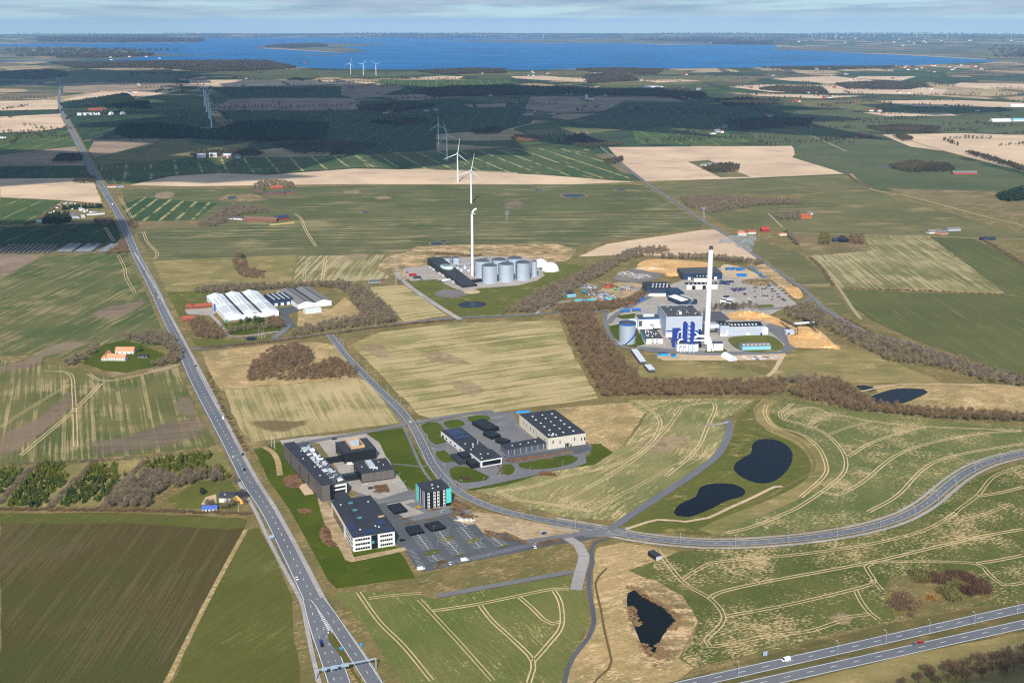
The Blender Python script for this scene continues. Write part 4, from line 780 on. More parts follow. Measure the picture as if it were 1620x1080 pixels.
def clad_block():
    h = 9.1; e, L, W = bld('office_building', 'grey panelled block raised over a recessed dark base', 'building', (571.7, 749.4), (623.3, 742), (558, 731.8), h)
    bx(e, 'base', M_BLACK, 1.5, L - 1, 1.5, W - 1, 0, 1.6); bx(e, 'wall', M_BLACK, 0, L, 0, W, 1.6, h); flatroof(e, 0, L, 0, W, h, M_FELT)
    n = 5
    for i in range(n):
        for j in range(3): win(e, 'f', i * L / n + .08, (i + 1) * L / n - .08, 1.7 + j * 2.45, 1.7 + (j + 1) * 2.45 - .06, L, W, M_CLAD, 'panel', .12)
    for i in range(n):
        for j in range(3): win(e, 'r', i * W / n + .08, (i + 1) * W / n - .08, 1.7 + j * 2.45, 1.7 + (j + 1) * 2.45 - .06, L, W, M_CLAD, 'panel', .12)
    win(e, 'l', 3, W - 3, 3, 5, L, W)
    MB().box(9, 14, 8, 23, h + .35, h + 2.4).build('ventilation_unit', M_VENT, e); MB().tube([(11, 4, h + .3), (11, 4, h + 2), (15, 5, h + 2), (15, 5, h + .3)], .5, 8).build('duct', M_WHITEM, e)
    MB().tube([(12, 8, h + 1.6), (14.5, 2.5, h + 1.2)], .7, 8).build('duct', M_STEEL, e)
    skylights(e, [(4, 14), (22, 12), (20, 20)], h + .35, .8, .8); bx(e, 'link_building', M_GLASS, -18, -.1, 9, 14, 1, 6)
clad_block()
def white_office():
    h = 11.3; e, L, W = bld('office_building', 'white three storey office with solar panels on its dark roof', 'building', (558.3, 850.6), (624.4, 840), (521.7, 792.8), h)
    bx(e, 'wall', M_WHITE, 0, L, 0, W, 0, h); flatroof(e, 0, L, 0, W, h, M_FELT, .12, .3)
    for a, b in ((1.6, 12.4), (20.0, 29.2)):
        for k in range(3):
            w = win(e, 'f', a, b, 1.4 + k * 3.5, 2.9 + k * 3.5, L, W)
            for i in range(1, 6): MB().box(a + (b - a) * i / 6 - .08, a + (b - a) * i / 6 + .08, -.14, -.081, 1.4 + k * 3.5, 2.9 + k * 3.5).build('mullion', M_WHITE, w)
    gf = win(e, 'f', 13.4, 18.2, .4, h - .2, L, W, name='glass_front', d=.05); MB().box(13.8, 15.6, -.14, -.06, 4.6, 6.6).build('sign', M_TEAL, gf)
    for y0, y1 in ((2, 6), (8, 22)):
        for k in range(3): win(e, 'l', y0, y1, 1.4 + k * 3.5, 3.0 + k * 3.5, L, W)
    bx(e, 'terrace_front', M_GLASS, -.12, .05, 30, 66, 1.0, 8.5)
    bx(e, 'canopy', M_WOOD, -.6, .05, 28, 67, 8.6, 9.4)
    rb = MB().box(9.5, 14.5, 24, 62, h + .3, h + 1.3).build('roof_lantern', M_FELT, e)
    for y in (28, 43, 57): MB().box(10.5, 14, y, y + 2.6, h + 1.3, h + 1.6).build('skylight', M_TEAL, rb)
    for x0, x1, y0, y1 in ((.8, 6.2, 12, 26), (.8, 5, 1, 10), (8.5, 19, 1, 9), (24, 30, 1, 8), (22, 28.4, 12, 22)):
        n = max(2, int((x1 - x0) / 1.8))
        for i in range(n): MB().box(x0 + (x1 - x0) * i / n, x0 + (x1 - x0) * (i + .86) / n, y0, y1, h + .35, h + .65).build('solar_panel', M_PV, e)
    skylights(e, [(5, 60), (26, 58), (8, 11), (20, 13), (22, 10.5)], h + .3, 1, 1)
    bx(e, 'roof_cutout_screen', M_WOOD, 26, 30.6, 27, 28, h + .3, h + 1.2)
white_office()
def cyan_block():
    h = 14.2; e, L, W = bld('office_building', 'five storey black cube office with turquoise corner walls', 'building', (674, 780), (713.3, 772.6), (660.7, 764.4), h)
    bx(e, 'wall', M_BLACK, 0, L, 0, W, 0, h); flatroof(e, 0, L, 0, W, h, M_FELT, .3, .4)
    for i, x in enumerate((1.2, 6.2, 9.4, 14.4)):
        c = win(e, 'f', x, x + 1.7, .3, h - .2, L, W, M_WHITE, 'window_column', .1)
        for k in range(5): MB().box(x + .3, x + 1.4, -.16, -.1, 1 + k * 2.65, 2.3 + k * 2.65).build('window', M_GLASS, c)
    p = win(e, 'f', 16.9, L + .1, 2.8, h + .6, L, W, M_CYAN, 'corner_panel', .35); win(e, 'r', 0, 5, 2.8, h + .6, L, W, M_CYAN, 'corner_panel', .35)
    for i, y in enumerate((3, 6, 11, 15)):
        c = win(e, 'l', y, y + 1.5, .3, h - .2, L, W, M_PALEG, 'window_column', .1)
    win(e, 'l', W - 4, W, 0, h + .5, L, W, M_CYAN, 'corner_panel', .3)
    win(e, 'f', 17, 20, .2, 2.6, L, W, M_GLASS, 'door', .1)
    MB().cyl(10, 12, h + .4, h + 1.4, .9).build('roof_vent', M_STEEL, e); skylights(e, [(13, 7), (8, 6)], h + .4, 1, 1)
cyan_block()
def canopy_shed(A, B, C, h, label):
    e, L, W = bld('carport', label, 'carport', A, B, C, h, 'black carports'); 
    bx(e, 'roof', M_BLACK, -.2, L + .2, -.2, W + .2, h - .4, h)
    wl = MB(); wl.box(0, L, W - .2, W, 0, h - .4); wl.box(0, .2, 0, W - .2, 0, h - .4); wl.box(L - .2, L, 0, W - .2, 0, h - .4); wl.box(.2, L - .2, .3, .5, 0, h - 1.2); wl.build('wall', M_BLACK, e)
canopy_shed((649, 843.7), (671, 840), (642.2, 832.6), 2.6, 'black flat roofed bicycle shelter at the head of the car park, nearer the white office')
canopy_shed((683.7, 837.8), (705, 832.6), (676.3, 826.7), 2.6, 'black flat roofed bicycle shelter at the head of the car park, nearer the dirt lot')
canopy_shed((624.4, 810), (644.4, 806), (616.3, 797.8), 2.6, 'black flat roofed shelter on the paved yard beside the turquoise cornered block')
canopy_shed((770, 679), (789.2, 675), (754.2, 664.2), 4.2, 'large black open shed in the asphalt yard beside the concrete hall')
canopy_shed((778, 690.5), (792, 687), (772.5, 681.5), 3.4, 'small black shed in the asphalt yard with containers under its roof')
canopy_shed((799, 699), (807.5, 695.5), (792.5, 690.5), 3.6, 'small black shed beside a pale concrete slab in the asphalt yard')
# ---- concrete hall + low shed
def conc():
    h = 11.2; e, L, W = bld('workshop_hall', 'pale ribbed concrete hall with a flat dark roof dotted with white roof lights', 'hall', (867.5, 693), (926.7, 684.7), (816.7, 655.8), h)
    bx(e, 'wall', M_CONC, 0, L, 0, W, 0, h); flatroof(e, 0, L, 0, W, h, M_FELT, .02, .3)
    for y in (8, 18, 28, 38, 48, 58):
        for x in (8, 18, 28): skylights(e, [(x + (y % 4) * .4, y)], h + .3, 1.5, 1.5)
    skylights(e, [(5, 4), (7, 6), (9.5, 4.5), (3.5, 7)], h + .3, 1.4, 1.4)
    r = random.Random(5)
    for x in (4, 11, 25, 32, 35): win(e, 'f', x, x + 1.2, 6.5 - (x % 3), 9.5 - (x % 3), L, W)
    win(e, 'f', 16.5, 20.5, .1, 4.2, L, W, M_GLASS, 'door'); win(e, 'f', 21.5, 22.7, .1, 2.6, L, W, M_GLASS, 'door')
    for y in (12, 17, 22): win(e, 'l', y, y + 3, .1, 5, L, W, M_STEELD, 'door')
    for y in (8, 27, 34, 41, 50, 58): win(e, 'l', y, y + 1.2, 4.5, 8, L, W)
    bx(e, 'roof_ridge', M_FELT, L / 2 - 1, L / 2 + 1, 8, W - 6, h + .3, h + .55)
    pr = MB()
    for i in range(19): pr.box(i * L / 19, i * L / 19 + .25, -.1, -.001, .1, h - .1)
    for i in range(36): pr.box(-.1, -.001, i * W / 36, i * W / 36 + .25, .1, h - .1)
    pr.build('rib', M_CONC, e)
conc()
def low_shed():
    h = 5.4; e, L, W = bld('storage_shed', 'low slate grey timber shed attached in front of the concrete hall', 'shed', (803.3, 711.7), (866.7, 700), (794.2, 703.3), h)
    L -= 1.2
    bx(e, 'wall', W_('slate_boards', (92, 94, 106), rough=.8, var=.2, streak=(6, 6, .2)), 0, L, 0, W, 0, h); flatroof(e, 0, L, 0, W, h, M_FELT, .2, .3)
    for i in range(20): win(e, 'f', i * L / 20 + .6, i * L / 20 + .9, .1, h - .2, L, W, M_PALEG if i % 3 == 0 else M_BLACK, 'batten', .08)
    skylights(e, [(8, 7), (16, 7), (24, 7), (31, 7)], h + .3, 1, 1)
low_shed()
def fire_station():
    h = 6.8; e, L, W = bld('office_building', 'long low white office with blue solar panels on one end of its dark roof', 'building', (759.2, 729.2), (792.5, 723.3), (704.2, 678.3), h)
    bx(e, 'wall', M_WHITE, 0, L, 22.05, W, 0, h - 1); flatroof(e, 0, L, 22.05, W, h - 1, M_FELT, .1)
    bx(e, 'front_block', M_WHITE, 1, L + 1, 0, 22, .8, h); flatroof(e, 1, L + 1, 0, 22, h, M_FELT, .05, .25)
    win(e, 'f', 2.2, L - .2, 1.8, 5.6, L, W, name='glass_front', d=.1)
    an = bx(e, 'annex', M_BLACK, -7, .9, 2, 14, 0, 4.6); bx(e, 'annex', M_FELT, -13, -.1, 14.1, 34, 0, 3.6); bx(e, 'annex', M_BLACK, -8, -.2, 18, 30, 3.6, 6)
    MB().box(-6.2, .2, 1.9, 2.05, .4, 3.8).build('window', M_GLASS, an)
    for y in (40, 52, 62, 72): win(e, 'l', y, y + 4, 1.6, 3, L, W)
    win(e, 'l', 80, 84, .1, 3, L, W, name='door'); win(e, 'b', 3, 15, 3, 4.4, L, W)
    for i in range(4): MB().box(3, 17, 68 + i * 4, 71 + i * 4, h - .65, h + .05).build('solar_panel', M_PV, e)
    for i in range(5): MB().box(3 + i * 2.9, 5.4 + i * 2.9, 58, 66, h - .65, h - .1).build('solar_panel', M_PV, e)
    MB().cyl(16, 40, h - .65, h + 3, .5).build('flue', M_STEEL, e); skylights(e, [(6, 45), (11, 39), (12, 42), (9, 35), (5, 30)], h - .65, 1, 1); skylights(e, [(7, 14), (13, 12), (4, 5)], h + .25, 1, 1)
fire_station()
e, L, W = bld('kiosk', 'small black flat roofed substation with a grey end wall beside the curving road', 'kiosk', (1038, 880.5), (1047, 878), (1028.5, 871), 3.2)
bx(e, 'wall', M_BLACK, 0, L, .25, W, 0, 3.2); bx(e, 'end_wall', M_PALEG, .1, L - .1, 0, .2, 0, 3); flatroof(e, 0, L, 0, W, 3.2, M_FELT, .15, .2)

# ---- waste-to-energy plant
def boiler():
    h = 25.5; e, L, W = bld('boiler_house', 'tall pale grey boiler house with a dark roof full of vents', 'building', (1053.9, 501), (1111.7, 500), (1037, 484), h)
    bx(e, 'wall', M_PALEG, 0, L, 0, W, 0, h); flatroof(e, 0, L, 0, W, h, M_FELT2, -.6, .3)
    pr = MB(); pr.box(0, .5, 0, W, h, h + 2.4); pr.box(0, L, W - .5, W, h, h + 1); pr.build('parapet', M_PALEG, e)
    win(e, 'f', .8, 9, 7, 8.4, L, W, M_BLUE, 'blue_band'); win(e, 'f', .6, 9, .2, 4.5, L, W, M_WHITE, 'entrance'); win(e, 'l', 10, 45, 16, 17.2, L, W, M_SKYB, 'blue_band')
    r = random.Random(2)
    for k in range(30): x, y = r.uniform(2, L - 3), r.uniform(3, W - 4); MB().box(x, x + r.uniform(.6, 1.6), y, y + r.uniform(1, 3.4), h + .3, h + r.uniform(.6, 1.3)).build('roof_vent', M_VENT if r.random() < .6 else M_STEELD, e)
    bx(e, 'cooler', M_WHITEM, 18, 21, 10, 13, h + .3, h + 3)
boiler()
def chimney():
    o = U(1117.6, 545); e = thing('chimney', 'very tall white power station chimney with a dark rim', 'chimney', (*o, 0))
    MB().cyl(0, 0, 0, 114, 3.35, 2.75, 32).build('shaft', M_WHITEMEM, e); MB().cyl(0, 0, 113.9, 117.2, 2.5, 2.4, 24).build('rim', M_STEELD, e)
    for a in (0, 2.1, 4.2): MB().cyl(1.0 * math.cos(a), 1.0 * math.sin(a), 117.1, 118.2, .75, n=12).build('flue', M_BLACK, e)
chimney()
def silo():
    c = U(992, 542.5); e = thing('heat_storage_tank', 'big steel heat storage tank with a blue rim and a diagonal blue stair', 'tank', (*c, 0))
    h = 25.; MB().cyl(0, 0, 0, h, 9.9, n=48).build('shell', M_STEEL, e); MB().cyl(0, 0, h - 1.8, h + .6, 10.05, n=48, cap=False).build('rim', M_BLUE2, e); MB().lathe(0, 0, [(9.9, h), (5, h + .7), (.5, h + 1.0)], 32).build('roof', M_FELT2, e); MB().cyl(0, 0, 0, .5, 11, n=40).build('foundation', M_PALEG, e)
    s = MB(); a0, a1 = math.radians(-108), math.radians(-10); n = 22
    for i in range(n):
        a = a0 + (a1 - a0) * i / n; b = a0 + (a1 - a0) * (i + 1) / n; z = .3 + (16.) * i / n; r0, r1 = 9.95, 10.9
        s.add([(r0 * math.cos(a), r0 * math.sin(a), z), (r1 * math.cos(a), r1 * math.sin(a), z), (r1 * math.cos(b), r1 * math.sin(b), z + .75), (r0 * math.cos(b), r0 * math.sin(b), z + .75)] + [(r0 * math.cos(a), r0 * math.sin(a), z + 1.3), (r1 * math.cos(a), r1 * math.sin(a), z + 1.3), (r1 * math.cos(b), r1 * math.sin(b), z + 2.05), (r0 * math.cos(b), r0 * math.sin(b), z + 2.05)], [(0, 1, 2, 3), (4, 5, 6, 7), (1, 2, 6, 5), (0, 1, 5, 4), (2, 3, 7, 6)])
    s.build('stair', M_BLUE, e)
silo()
def pw_office():
    h = 13.4; e, L, W = bld('turbine_hall', 'white turbine hall with a blue roof edge beside the boiler house', 'building', (1010, 504.5), (1047, 503.4), (1005.5, 498), h)
    bx(e, 'wall', M_WHITE, 0, L - .2, 0, W, 0, h); flatroof(e, 0, L - .2, 0, W, h, M_FELT2, -.4, .3); bx(e, 'fascia', M_BLUE2, 0, L - .2, -.12, -.001, h - .8, h + .3)
    win(e, 'f', .6, 5, 4, 11, L, W, M_STEELD); win(e, 'l', 1, W - 1, 3, 9, L, W, M_SKYB, 'blue_panel'); win(e, 'f', 15, 27, 4.4, 5.6, L, W)
    for k in range(4): win(e, 'f', 9.5 + k * 5, 9.8 + k * 5, .2, h - 1, L, W, M_PALEG, 'joint', .06)
    bx(e, 'plant_box', M_LGREY, 8, 22, 8, 14, h + .3, h + 3); bx(e, 'annex', M_WHITE, -8, -.1, 5, 18, 0, 9); bx(e, 'dock', M_WHITE, 18, 27, -8, -.13, 3, 7)
pw_office()
def low_office():
    h = 6.5; e, L, W = bld('control_building', 'low white office with pale blue flank and many small roof vents', 'building', (1022.8, 536), (1049, 535.5), (1010, 519.4), h)
    bx(e, 'wall', M_WHITE, 0, L, 0, W - 6, 0, h); flatroof(e, 0, L, 0, W - 6, h, M_FELT2, .1); win(e, 'l', 1, W - 8, 1, h - .6, L, W, M_SKYB, 'blue_panel')
    for x in (6, 11): 
        for z in (1.2, 4): win(e, 'f', x, x + 3.2, z, z + 1, L, W)
    r = random.Random(8)
    for k in range(22): x, y = r.uniform(2, L - 3), r.uniform(2, W - 9); MB().box(x, x + r.uniform(.6, 1.6), y, y + r.uniform(.8, 2), h + .35, h + 1.1).build('roof_vent', M_WHITEM, e)
low_office()
def scrubber():
    o, a, L = frame_base((1070.5, 556), (1112, 556)); e = thing('flue_gas_plant', 'blue twin tower flue gas cleaning plant with white curved pipes', 'plant', o, a)
    bx(e, 'base_building', M_WHITE, 0, L * .82, .2, 15, 0, 9); flatroof(e, 0, L * .82, .2, 15, 9, M_FELT2, .1, .25)
    for i, x in enumerate((4.2, 8.6, 14.6, 19.4)):
        z = 6.5 if i < 2 else 9.6
        t = MB().cyl(x, -1.8, 0, z, 1.55, n=20).build('tank', M_LGREY, e); MB().cyl(x, -1.8, z, z + .5, 1.6, 1.2, n=20).build('cap', M_BLUE, t)
    for x in (7.6, 15.8):
        t = MB(); t.box(x, x + 4.7, 4, 10, 9.3, 32); t.build('tower', M_BLUE, e); MB().gable(x, x + 4.7, 4, 10, 32.05, 34, 'y').build('tower_head', M_BLUE, e)
    for k in range(5): MB().box(12.4, 15.7, 3.2, 9, 11 + k * 5, 11.8 + k * 5).build('platform', M_LGREY, e)
    MB().cyl(14, 7, 9.3, 33, .8, n=12).build('duct', M_STEEL, e)
    bx(e, 'side_block', M_BLUE, -2.5, 6.5, 15.2, 24, 0, 22); bx(e, 'side_block', M_BLUE2, 21, 27.5, 15.2, 24, 0, 19); bx(e, 'side_block', M_NAVY, 28.5, 31, 15.2, 26, 0, 20)
    P_ = lambda pts, r: MB().tube(pts, r, 12).build('pipe', M_WHITEMEM, e)
    P_([(20, 6, 14), (24, 4, 17.5), (34, 3, 17.5), (37.5, 2, 16), (38.6, 1, 12), (38.6, .6, 0)], 1.5); P_([(20, 4, 12), (26, 2, 13), (33, 1, 12.5), (35.6, 0, 10.5), (36, -.4, 0)], 1.1); P_([(7, 3, 14), (3, 2, 13.5), (1.2, 1, 11), (1.8, .5, 9.3)], 1.0); P_([(3, 14, 12), (3, 13, 19), (5, 11, 21)], 1.2); P_([(22, 12, 20), (25, 10, 18), (27, 10, 16)], .9); P_([(38, 5, 9), (41, 1, 8), (41.6, .5, 0)], 1.1)
    bx(e, 'pump_house', M_WHITE, 43, 54, 2, 12, 0, 9); flatroof(e, 43, 54, 2, 12, 9, M_FELT2, .1, .25)
scrubber()
def long_hall():
    o, a, L = frame_base((1139, 532), (1206, 530.5)); h = 13.5; W = 22; e = thing('fuel_hall', 'long pale grey fuel hall with a row of roof lights on a black roof', 'hall', o, a)
    bx(e, 'wall', M_PALEG, 11.05, L, 0, W, 0, h - 1.5); bx(e, 'end_tower', M_PALEG, 0, 11, 0, W, 0, h); flatroof(e, 0, 11, 0, W, h, M_BLACK, .1); 
    MB().gable(11.1, L + .2, -.2, W + .2, h - 1.5, h + .8, 'x').build('roof', M_BLACK, e)
    for k in range(8): MB().box(14 + k * 4.3, 16 + k * 4.3, 3, 8, h - .9, h - .05).build('skylight', M_WHITEMEM, e)
    for x in (13, 18, 23): MB().box(x - 12, x - 10.4, 4, 5.6, h + .35, h + .8).build('skylight', M_WHITEMEM, e)
    win(e, 'f', 33, 36.5, .2, 4, L, W, M_WHITE, 'door'); win(e, 'f', .4, 9, .3, 3.6, L, W, M_WHITE, 'door'); win(e, 'f', 7, 10.4, 3.8, 8, L, W, M_LGREY, 'door'); win(e, 'f', 2.4, 4.6, 2, 3, L, W, pmat('red_sign', (220, 50, 40)), 'sign', .13)
    bx(e, 'annex', M_WHITE, L + .1, L + 7.5, 2, 12, 0, 8.5); bx(e, 'bridge', M_LGREY, -19, -.1, 6, 11, 9, 13)
    MB().box(L - 2.5, L - .6, -1.6, -.1, 0, 3.5).build('stair_box', M_BLUE, e)
long_hall()
def gable_hall(label, A, B, depth, hw, hr, wall, roof, axis='x', name='hall', cat='hall', lights=0, doors=0, group=None, hip=0., winrow=0):
    o, a, L = frame_base(A, B); e = thing(name, label, cat, o, a, group)
    bx(e, 'wall', wall, 0, L, 0, depth, 0, hw)
    if axis == 'x': MB().gable(-.3, L + .3, -.4, depth + .4, hw + .02, hr, 'x', hip=hip).build('roof', roof, e)
    else: MB().gable(-.3, L + .3, -.4, depth + .4, hw + .02, hr, 'y', hip=hip).build('roof', roof, e)
    for k in range(lights):
        x = (k + .5) * L / lights; zt = hw + (hr - hw) * .55
        if axis == 'x': MB().box(x - L / lights * .3, x + L / lights * .3, depth * .2, depth * .3, zt - .25, zt + .15).build('skylight', M_WHITEMEM, e)
    for k in range(doors): x = (k + .5) * L / doors; win(e, 'f', x - 2, x + 2, .1, min(4.2, hw - .4), L, depth, M_BLACK if k % 2 else M_WHITEM, 'door')
    for k in range(winrow): x = (k + .5) * L / winrow; win(e, 'f', x - .6, x + .6, 1, 2.2, L, depth)
    return e, L
gable_hall('light blue industrial hall with a grey roof and seven roof lights', (1174.4, 554.4), (1219.4, 553.3), 15, 5, 6.6, M_SKYB, M_ETERNIT, lights=7)
def tent():
    c = U(1160, 571); e = thing('storage_tent', 'white round topped storage tent on the gravel strip', 'tent', (*c, 0), math.radians(20)); m = MB(); n = 14; R = 5.2; D = 19
    v = [(R * math.cos(math.pi * i / n), y, 5.6 * math.sin(math.pi * i / n)) for y in (0, D) for i in range(n + 1)]
    m.add(v, [(i, i + 1, n + 2 + i, n + 1 + i) for i in range(n)], 0, True); m.build('canopy', M_WHITEMEM, e)
    MB().add([(x, .05, z) for x, y, z in v[:n + 1]], [tuple(range(n + 1))]).build('end_wall', M_LGREY, e); MB().add([(x, D - .05, z) for x, y, z in v[:n + 1]], [tuple(range(n + 1))]).build('end_wall', M_LGREY, e)
tent()
def cooler_bank():
    for i, (A, B, D, lb) in enumerate((((1012, 577), (996, 554.5), 50, 'long grey bank of air coolers on a gravel bed beside the bare wood'), ((1026, 590), (1015, 577.5), 22, 'short grey bank of air coolers at the foot of the long bank'))):
        o, a, _ = frame_base(A, B); L = 7.5; e = thing('air_cooler', lb, 'cooler', o, a - math.pi / 2)
        bx(e, 'casing', M_STEELD, 0, L, 0, D, 1.4, 3.6)
        for k in range(int(D / 2.5)): MB().box(.2, L - .2, k * 2.5 + .2, k * 2.5 + 2.1, 3.6, 4.1).build('fin', M_LGREY, e)
        lg = MB()
        for y in (.3, D - .8):
            for x in (.2, L - .7): lg.box(x, x + .5, y, y + .5, 0, 1.4)
        lg.build('leg', M_STEELD, e)
cooler_bank()
def conveyor():
    for lb, p0, p1, z0, z1 in (('black inclined conveyor gantry over the chip pile, nearer the fuel hall', (1260, 533), (1235.5, 512), 12, 5), ('black inclined conveyor gantry over the chip pile, nearer the bare tree belt', (1292, 528), (1271, 508), 10, 3)):
        a, b = np.array(U(*p0)), np.array(U(*p1)); d = b - a; L = np.hypot(*d); e = thing('conveyor', lb, 'conveyor', (*a, 0), math.atan2(d[1], d[0]))
        m = MB()
        for y in (-1, 1):
            for dz in (0, 1.8): m.tube([(0, y, z0 + dz), (L, y, z1 + dz)], .28, 6)
        for k in range(14): x = k * L / 13; z = z0 + (z1 - z0) * k / 13; m.tube([(x, -1, z), (x, -1, z + 1.8)], .16, 5); m.tube([(x, 1, z), (x, 1, z + 1.8)], .16, 5)
        m.build('truss', M_BLACK, e); bl = MB(); bl.add([(0, -.8, z0 + .3), (L, -.8, z1 + .3), (L, .8, z1 + .3), (0, .8, z0 + .3)], [(0, 1, 2, 3)]); bl.build('belt', M_STEELD, e)
        for x in (.5, L * .55):
            z = z0 + (z1 - z0) * x / L; MB().tube([(x, -1.4, 0), (x, -1, z)], .3, 6).build('leg', M_BLACK, e); MB().tube([(x, 1.4, 0), (x, 1, z)], .3, 6).build('leg', M_BLACK, e)
    o, a, L = frame_base((1243, 530), (1258, 529.5)); e = thing('drive_house', 'small grey conveyor drive house beside the chip pile', 'building', o, a); bx(e, 'wall', M_PALEG, 0, L, 0, 7, 0, 5); flatroof(e, 0, L, 0, 7, 5, M_LGREY); win(e, 'f', 2, 5, .1, 3, L, 7, M_STEELD, 'door')
    o, a, L = frame_base((1257, 519), (1288, 517)); e = thing('conveyor_bridge', 'white horizontal conveyor bridge spanning the wood chip pile', 'conveyor', o, a); bx(e, 'tube', M_WHITEM, 0, L, 0, 2, 5, 6.8)
    for x in (1, L - 1.5): bx(e, 'leg', M_BLACK, x, x + .5, .6, 1.4, 0, 5)
conveyor()
# recycling halls
gable_hall('dark navy hall with a hipped roof behind the tall chimney', (1080, 443), (1142.3, 442), 40, 10, 13, M_NAVY, M_FELT2, doors=3, hip=16)
e, L = gable_hall('large navy hall with a wide dark roof and white lower wall', (1021.3, 469), (1062, 469), 44, 11, 15.5, M_NAVY, M_FELT, hip=14); win(e, 'f', .2, L - .2, 0.1, 4.6, L, 44, M_WHITE, 'lower_wall', .12)
for r in range(3):
    for k in range(5): MB().box(9 + k * 5 + r, 10.8 + k * 5 + r, 5 + r * 5, 7 + r * 5, 11.9 + r * .95, 12.75 + r * 1.0).build('skylight', M_WHITEMEM, e)
e, L = gable_hall('navy hall with a dark roof joined to the large navy hall', (1060.5, 474), (1082, 473), 30, 9.5, 12, M_NAVY, M_NAVY, hip=6)
e, L = gable_hall('low white hall with two black gates', (1086, 458.5), (1135, 457.5), 14, 7.5, 8.6, M_WHITE, M_BLACK); win(e, 'f', 8, 13, .1, 6, L, 14, M_BLACK, 'gate', .12); win(e, 'f', 23, 28, .1, 6, L, 14, M_BLACK, 'gate', .12)
for k in range(7): MB().box(3 + k * 6, 5 + k * 6, 3, 5, 8.0, 8.5).build('skylight', M_WHITEMEM, e)
e, L = gable_hall('low shed with one white and one black roof half beside the navy halls', (1078, 484), (1103, 481), 34, 6, 7.5, M_NAVY, M_FELT, 'y'); MB().add([(-.2, -.2, 6.3), (L * .46, -.2, 7.7), (L * .46, 34, 7.7), (-.2, 34, 6.3)], [(0, 1, 2, 3)]).build('roof_half', M_WHITEMEM, e)
for k in range(6): MB().box(L * .7, L * .85, 3 + k * 5, 5 + k * 5, 6.9, 7.4).build('skylight', M_WHITEMEM, e)
e, L = gable_hall('small hall with a black roof and white front below the hipped hall', (1098, 446), (1126, 446), 18, 6, 8, M_WHITE, M_BLACK)
for k in range(5): MB().box(4 + k * 4.6, 6 + k * 4.6, 5, 7, 7.2, 7.7).build('skylight', M_WHITEMEM, e)
o, a, L = frame_base((1139, 481), (1157, 484)); e = thing('site_office', 'small white office in stepped blocks with black roofs', 'building', o, a + math.radians(12)); 
for i, (x0, x1, y0, y1, h) in enumerate(((0, 8, 0, 8, 6), (0, 8, 8.1, 22, 7.5), (8.1, 15, 6, 18, 6.5), (8.1, 16, -4, 5.9, 5))): b_ = bx(e, 'block', M_WHITE, x0, x1, y0, y1, 0, h); flatroof(b_, x0, x1, y0, y1, h, M_FELT if i != 2 else M_PALEG, -.3, .25); MB().box(x0 + 1, x1 - 1, y0 - .07, y0 + .02, 1.5, 3).build('window', M_GLASS, b_)
gable_hall('small turquoise and black roofed weigh hut at the scrap yard gate', (892.5, 471), (911, 469.5), 18, 4.6, 7.6, M_SKYB, M_FELT, hip=4, name='weigh_hut', cat='building', winrow=5)

# ---- biogas plant
def wedge():
    bl, br, fr, fl = U(676, 408.5, 12.5), U(697, 406, 12.5), U(754.8, 450.2, 3.2), U(731.5, 452.6, 3.2)
    A = np.array(fl); u = np.array(fr) - A; L = np.hypot(*u); u /= L; v = np.array((-u[1], u[0])); W = float(np.dot(np.array(bl) - A, v)); sk = float(np.dot(np.array(bl) - A, u))
    e = thing('biogas_building', 'long black wedge shaped hall whose roof slopes to the ground', 'building', (*A, 0), math.atan2(u[1], u[0]))
    q = [(0, 0), (L, 0), (L + sk, W), (sk, W)]; zt = [3.2, 3.2, 12.5, 12.5]; zb = [1.2, 1.2, 2.6, 2.6]
    m = MB(); m.add([(x, y, b) for (x, y), b in zip(q, zb)] + [(x, y, t) for (x, y), t in zip(q, zt)], [(0, 1, 5, 4), (1, 2, 6, 5), (2, 3, 7, 6), (3, 0, 4, 7), (0, 3, 2, 1)]); m.build('wall', M_BLACK, e)
    m = MB(); m.add([(x, y, t + .05) for (x, y), t in zip(q, zt)] + [(x, y, t + .4) for (x, y), t in zip(q, zt)], [(0, 1, 5, 4), (1, 2, 6, 5), (2, 3, 7, 6), (3, 0, 4, 7), (4, 5, 6, 7)]); m.build('roof', M_FELT, e)
    m = MB(); ins = [(1 , 1), (L - 1, 1), (L + sk - 1, W - 1), (sk + 1, W - 1)]; m.prism(ins, 0, 1.25); m.build('base', M_WHITE, e)
    for k in range(9):
        t = .12 + k * .095; x = sk * t; y = W * t; MB().box(x - .35, x + .3, y, y + W * .05, .2, 2.6).build('door', M_WHITEM if k % 3 else M_GLASS, e)
    t = .62; cx, cy, zc_ = L / 2 + sk * t, W * t, 3.2 + 9.3 * t
    d = MB(); d.lathe(cx, cy, [(1, zc_ - 1.5), (1, zc_ + 2.2), (.96, zc_ + 3.0), (.55, zc_ + 3.5), (.05, zc_ + 3.7)], 32, sx=9.2, sy=14.5); d.build('roof_lantern', W_('pale_green_glass', (190, 214, 204), rough=.4, var=.05), e)
    for k in range(4): MB().box(cx - 6 + k * 3, cx - 4.6 + k * 3, cy - 7, cy + 7, zc_ + 3.0, zc_ + 3.95).build('lantern_louvre', M_STEELD, e)
wedge()
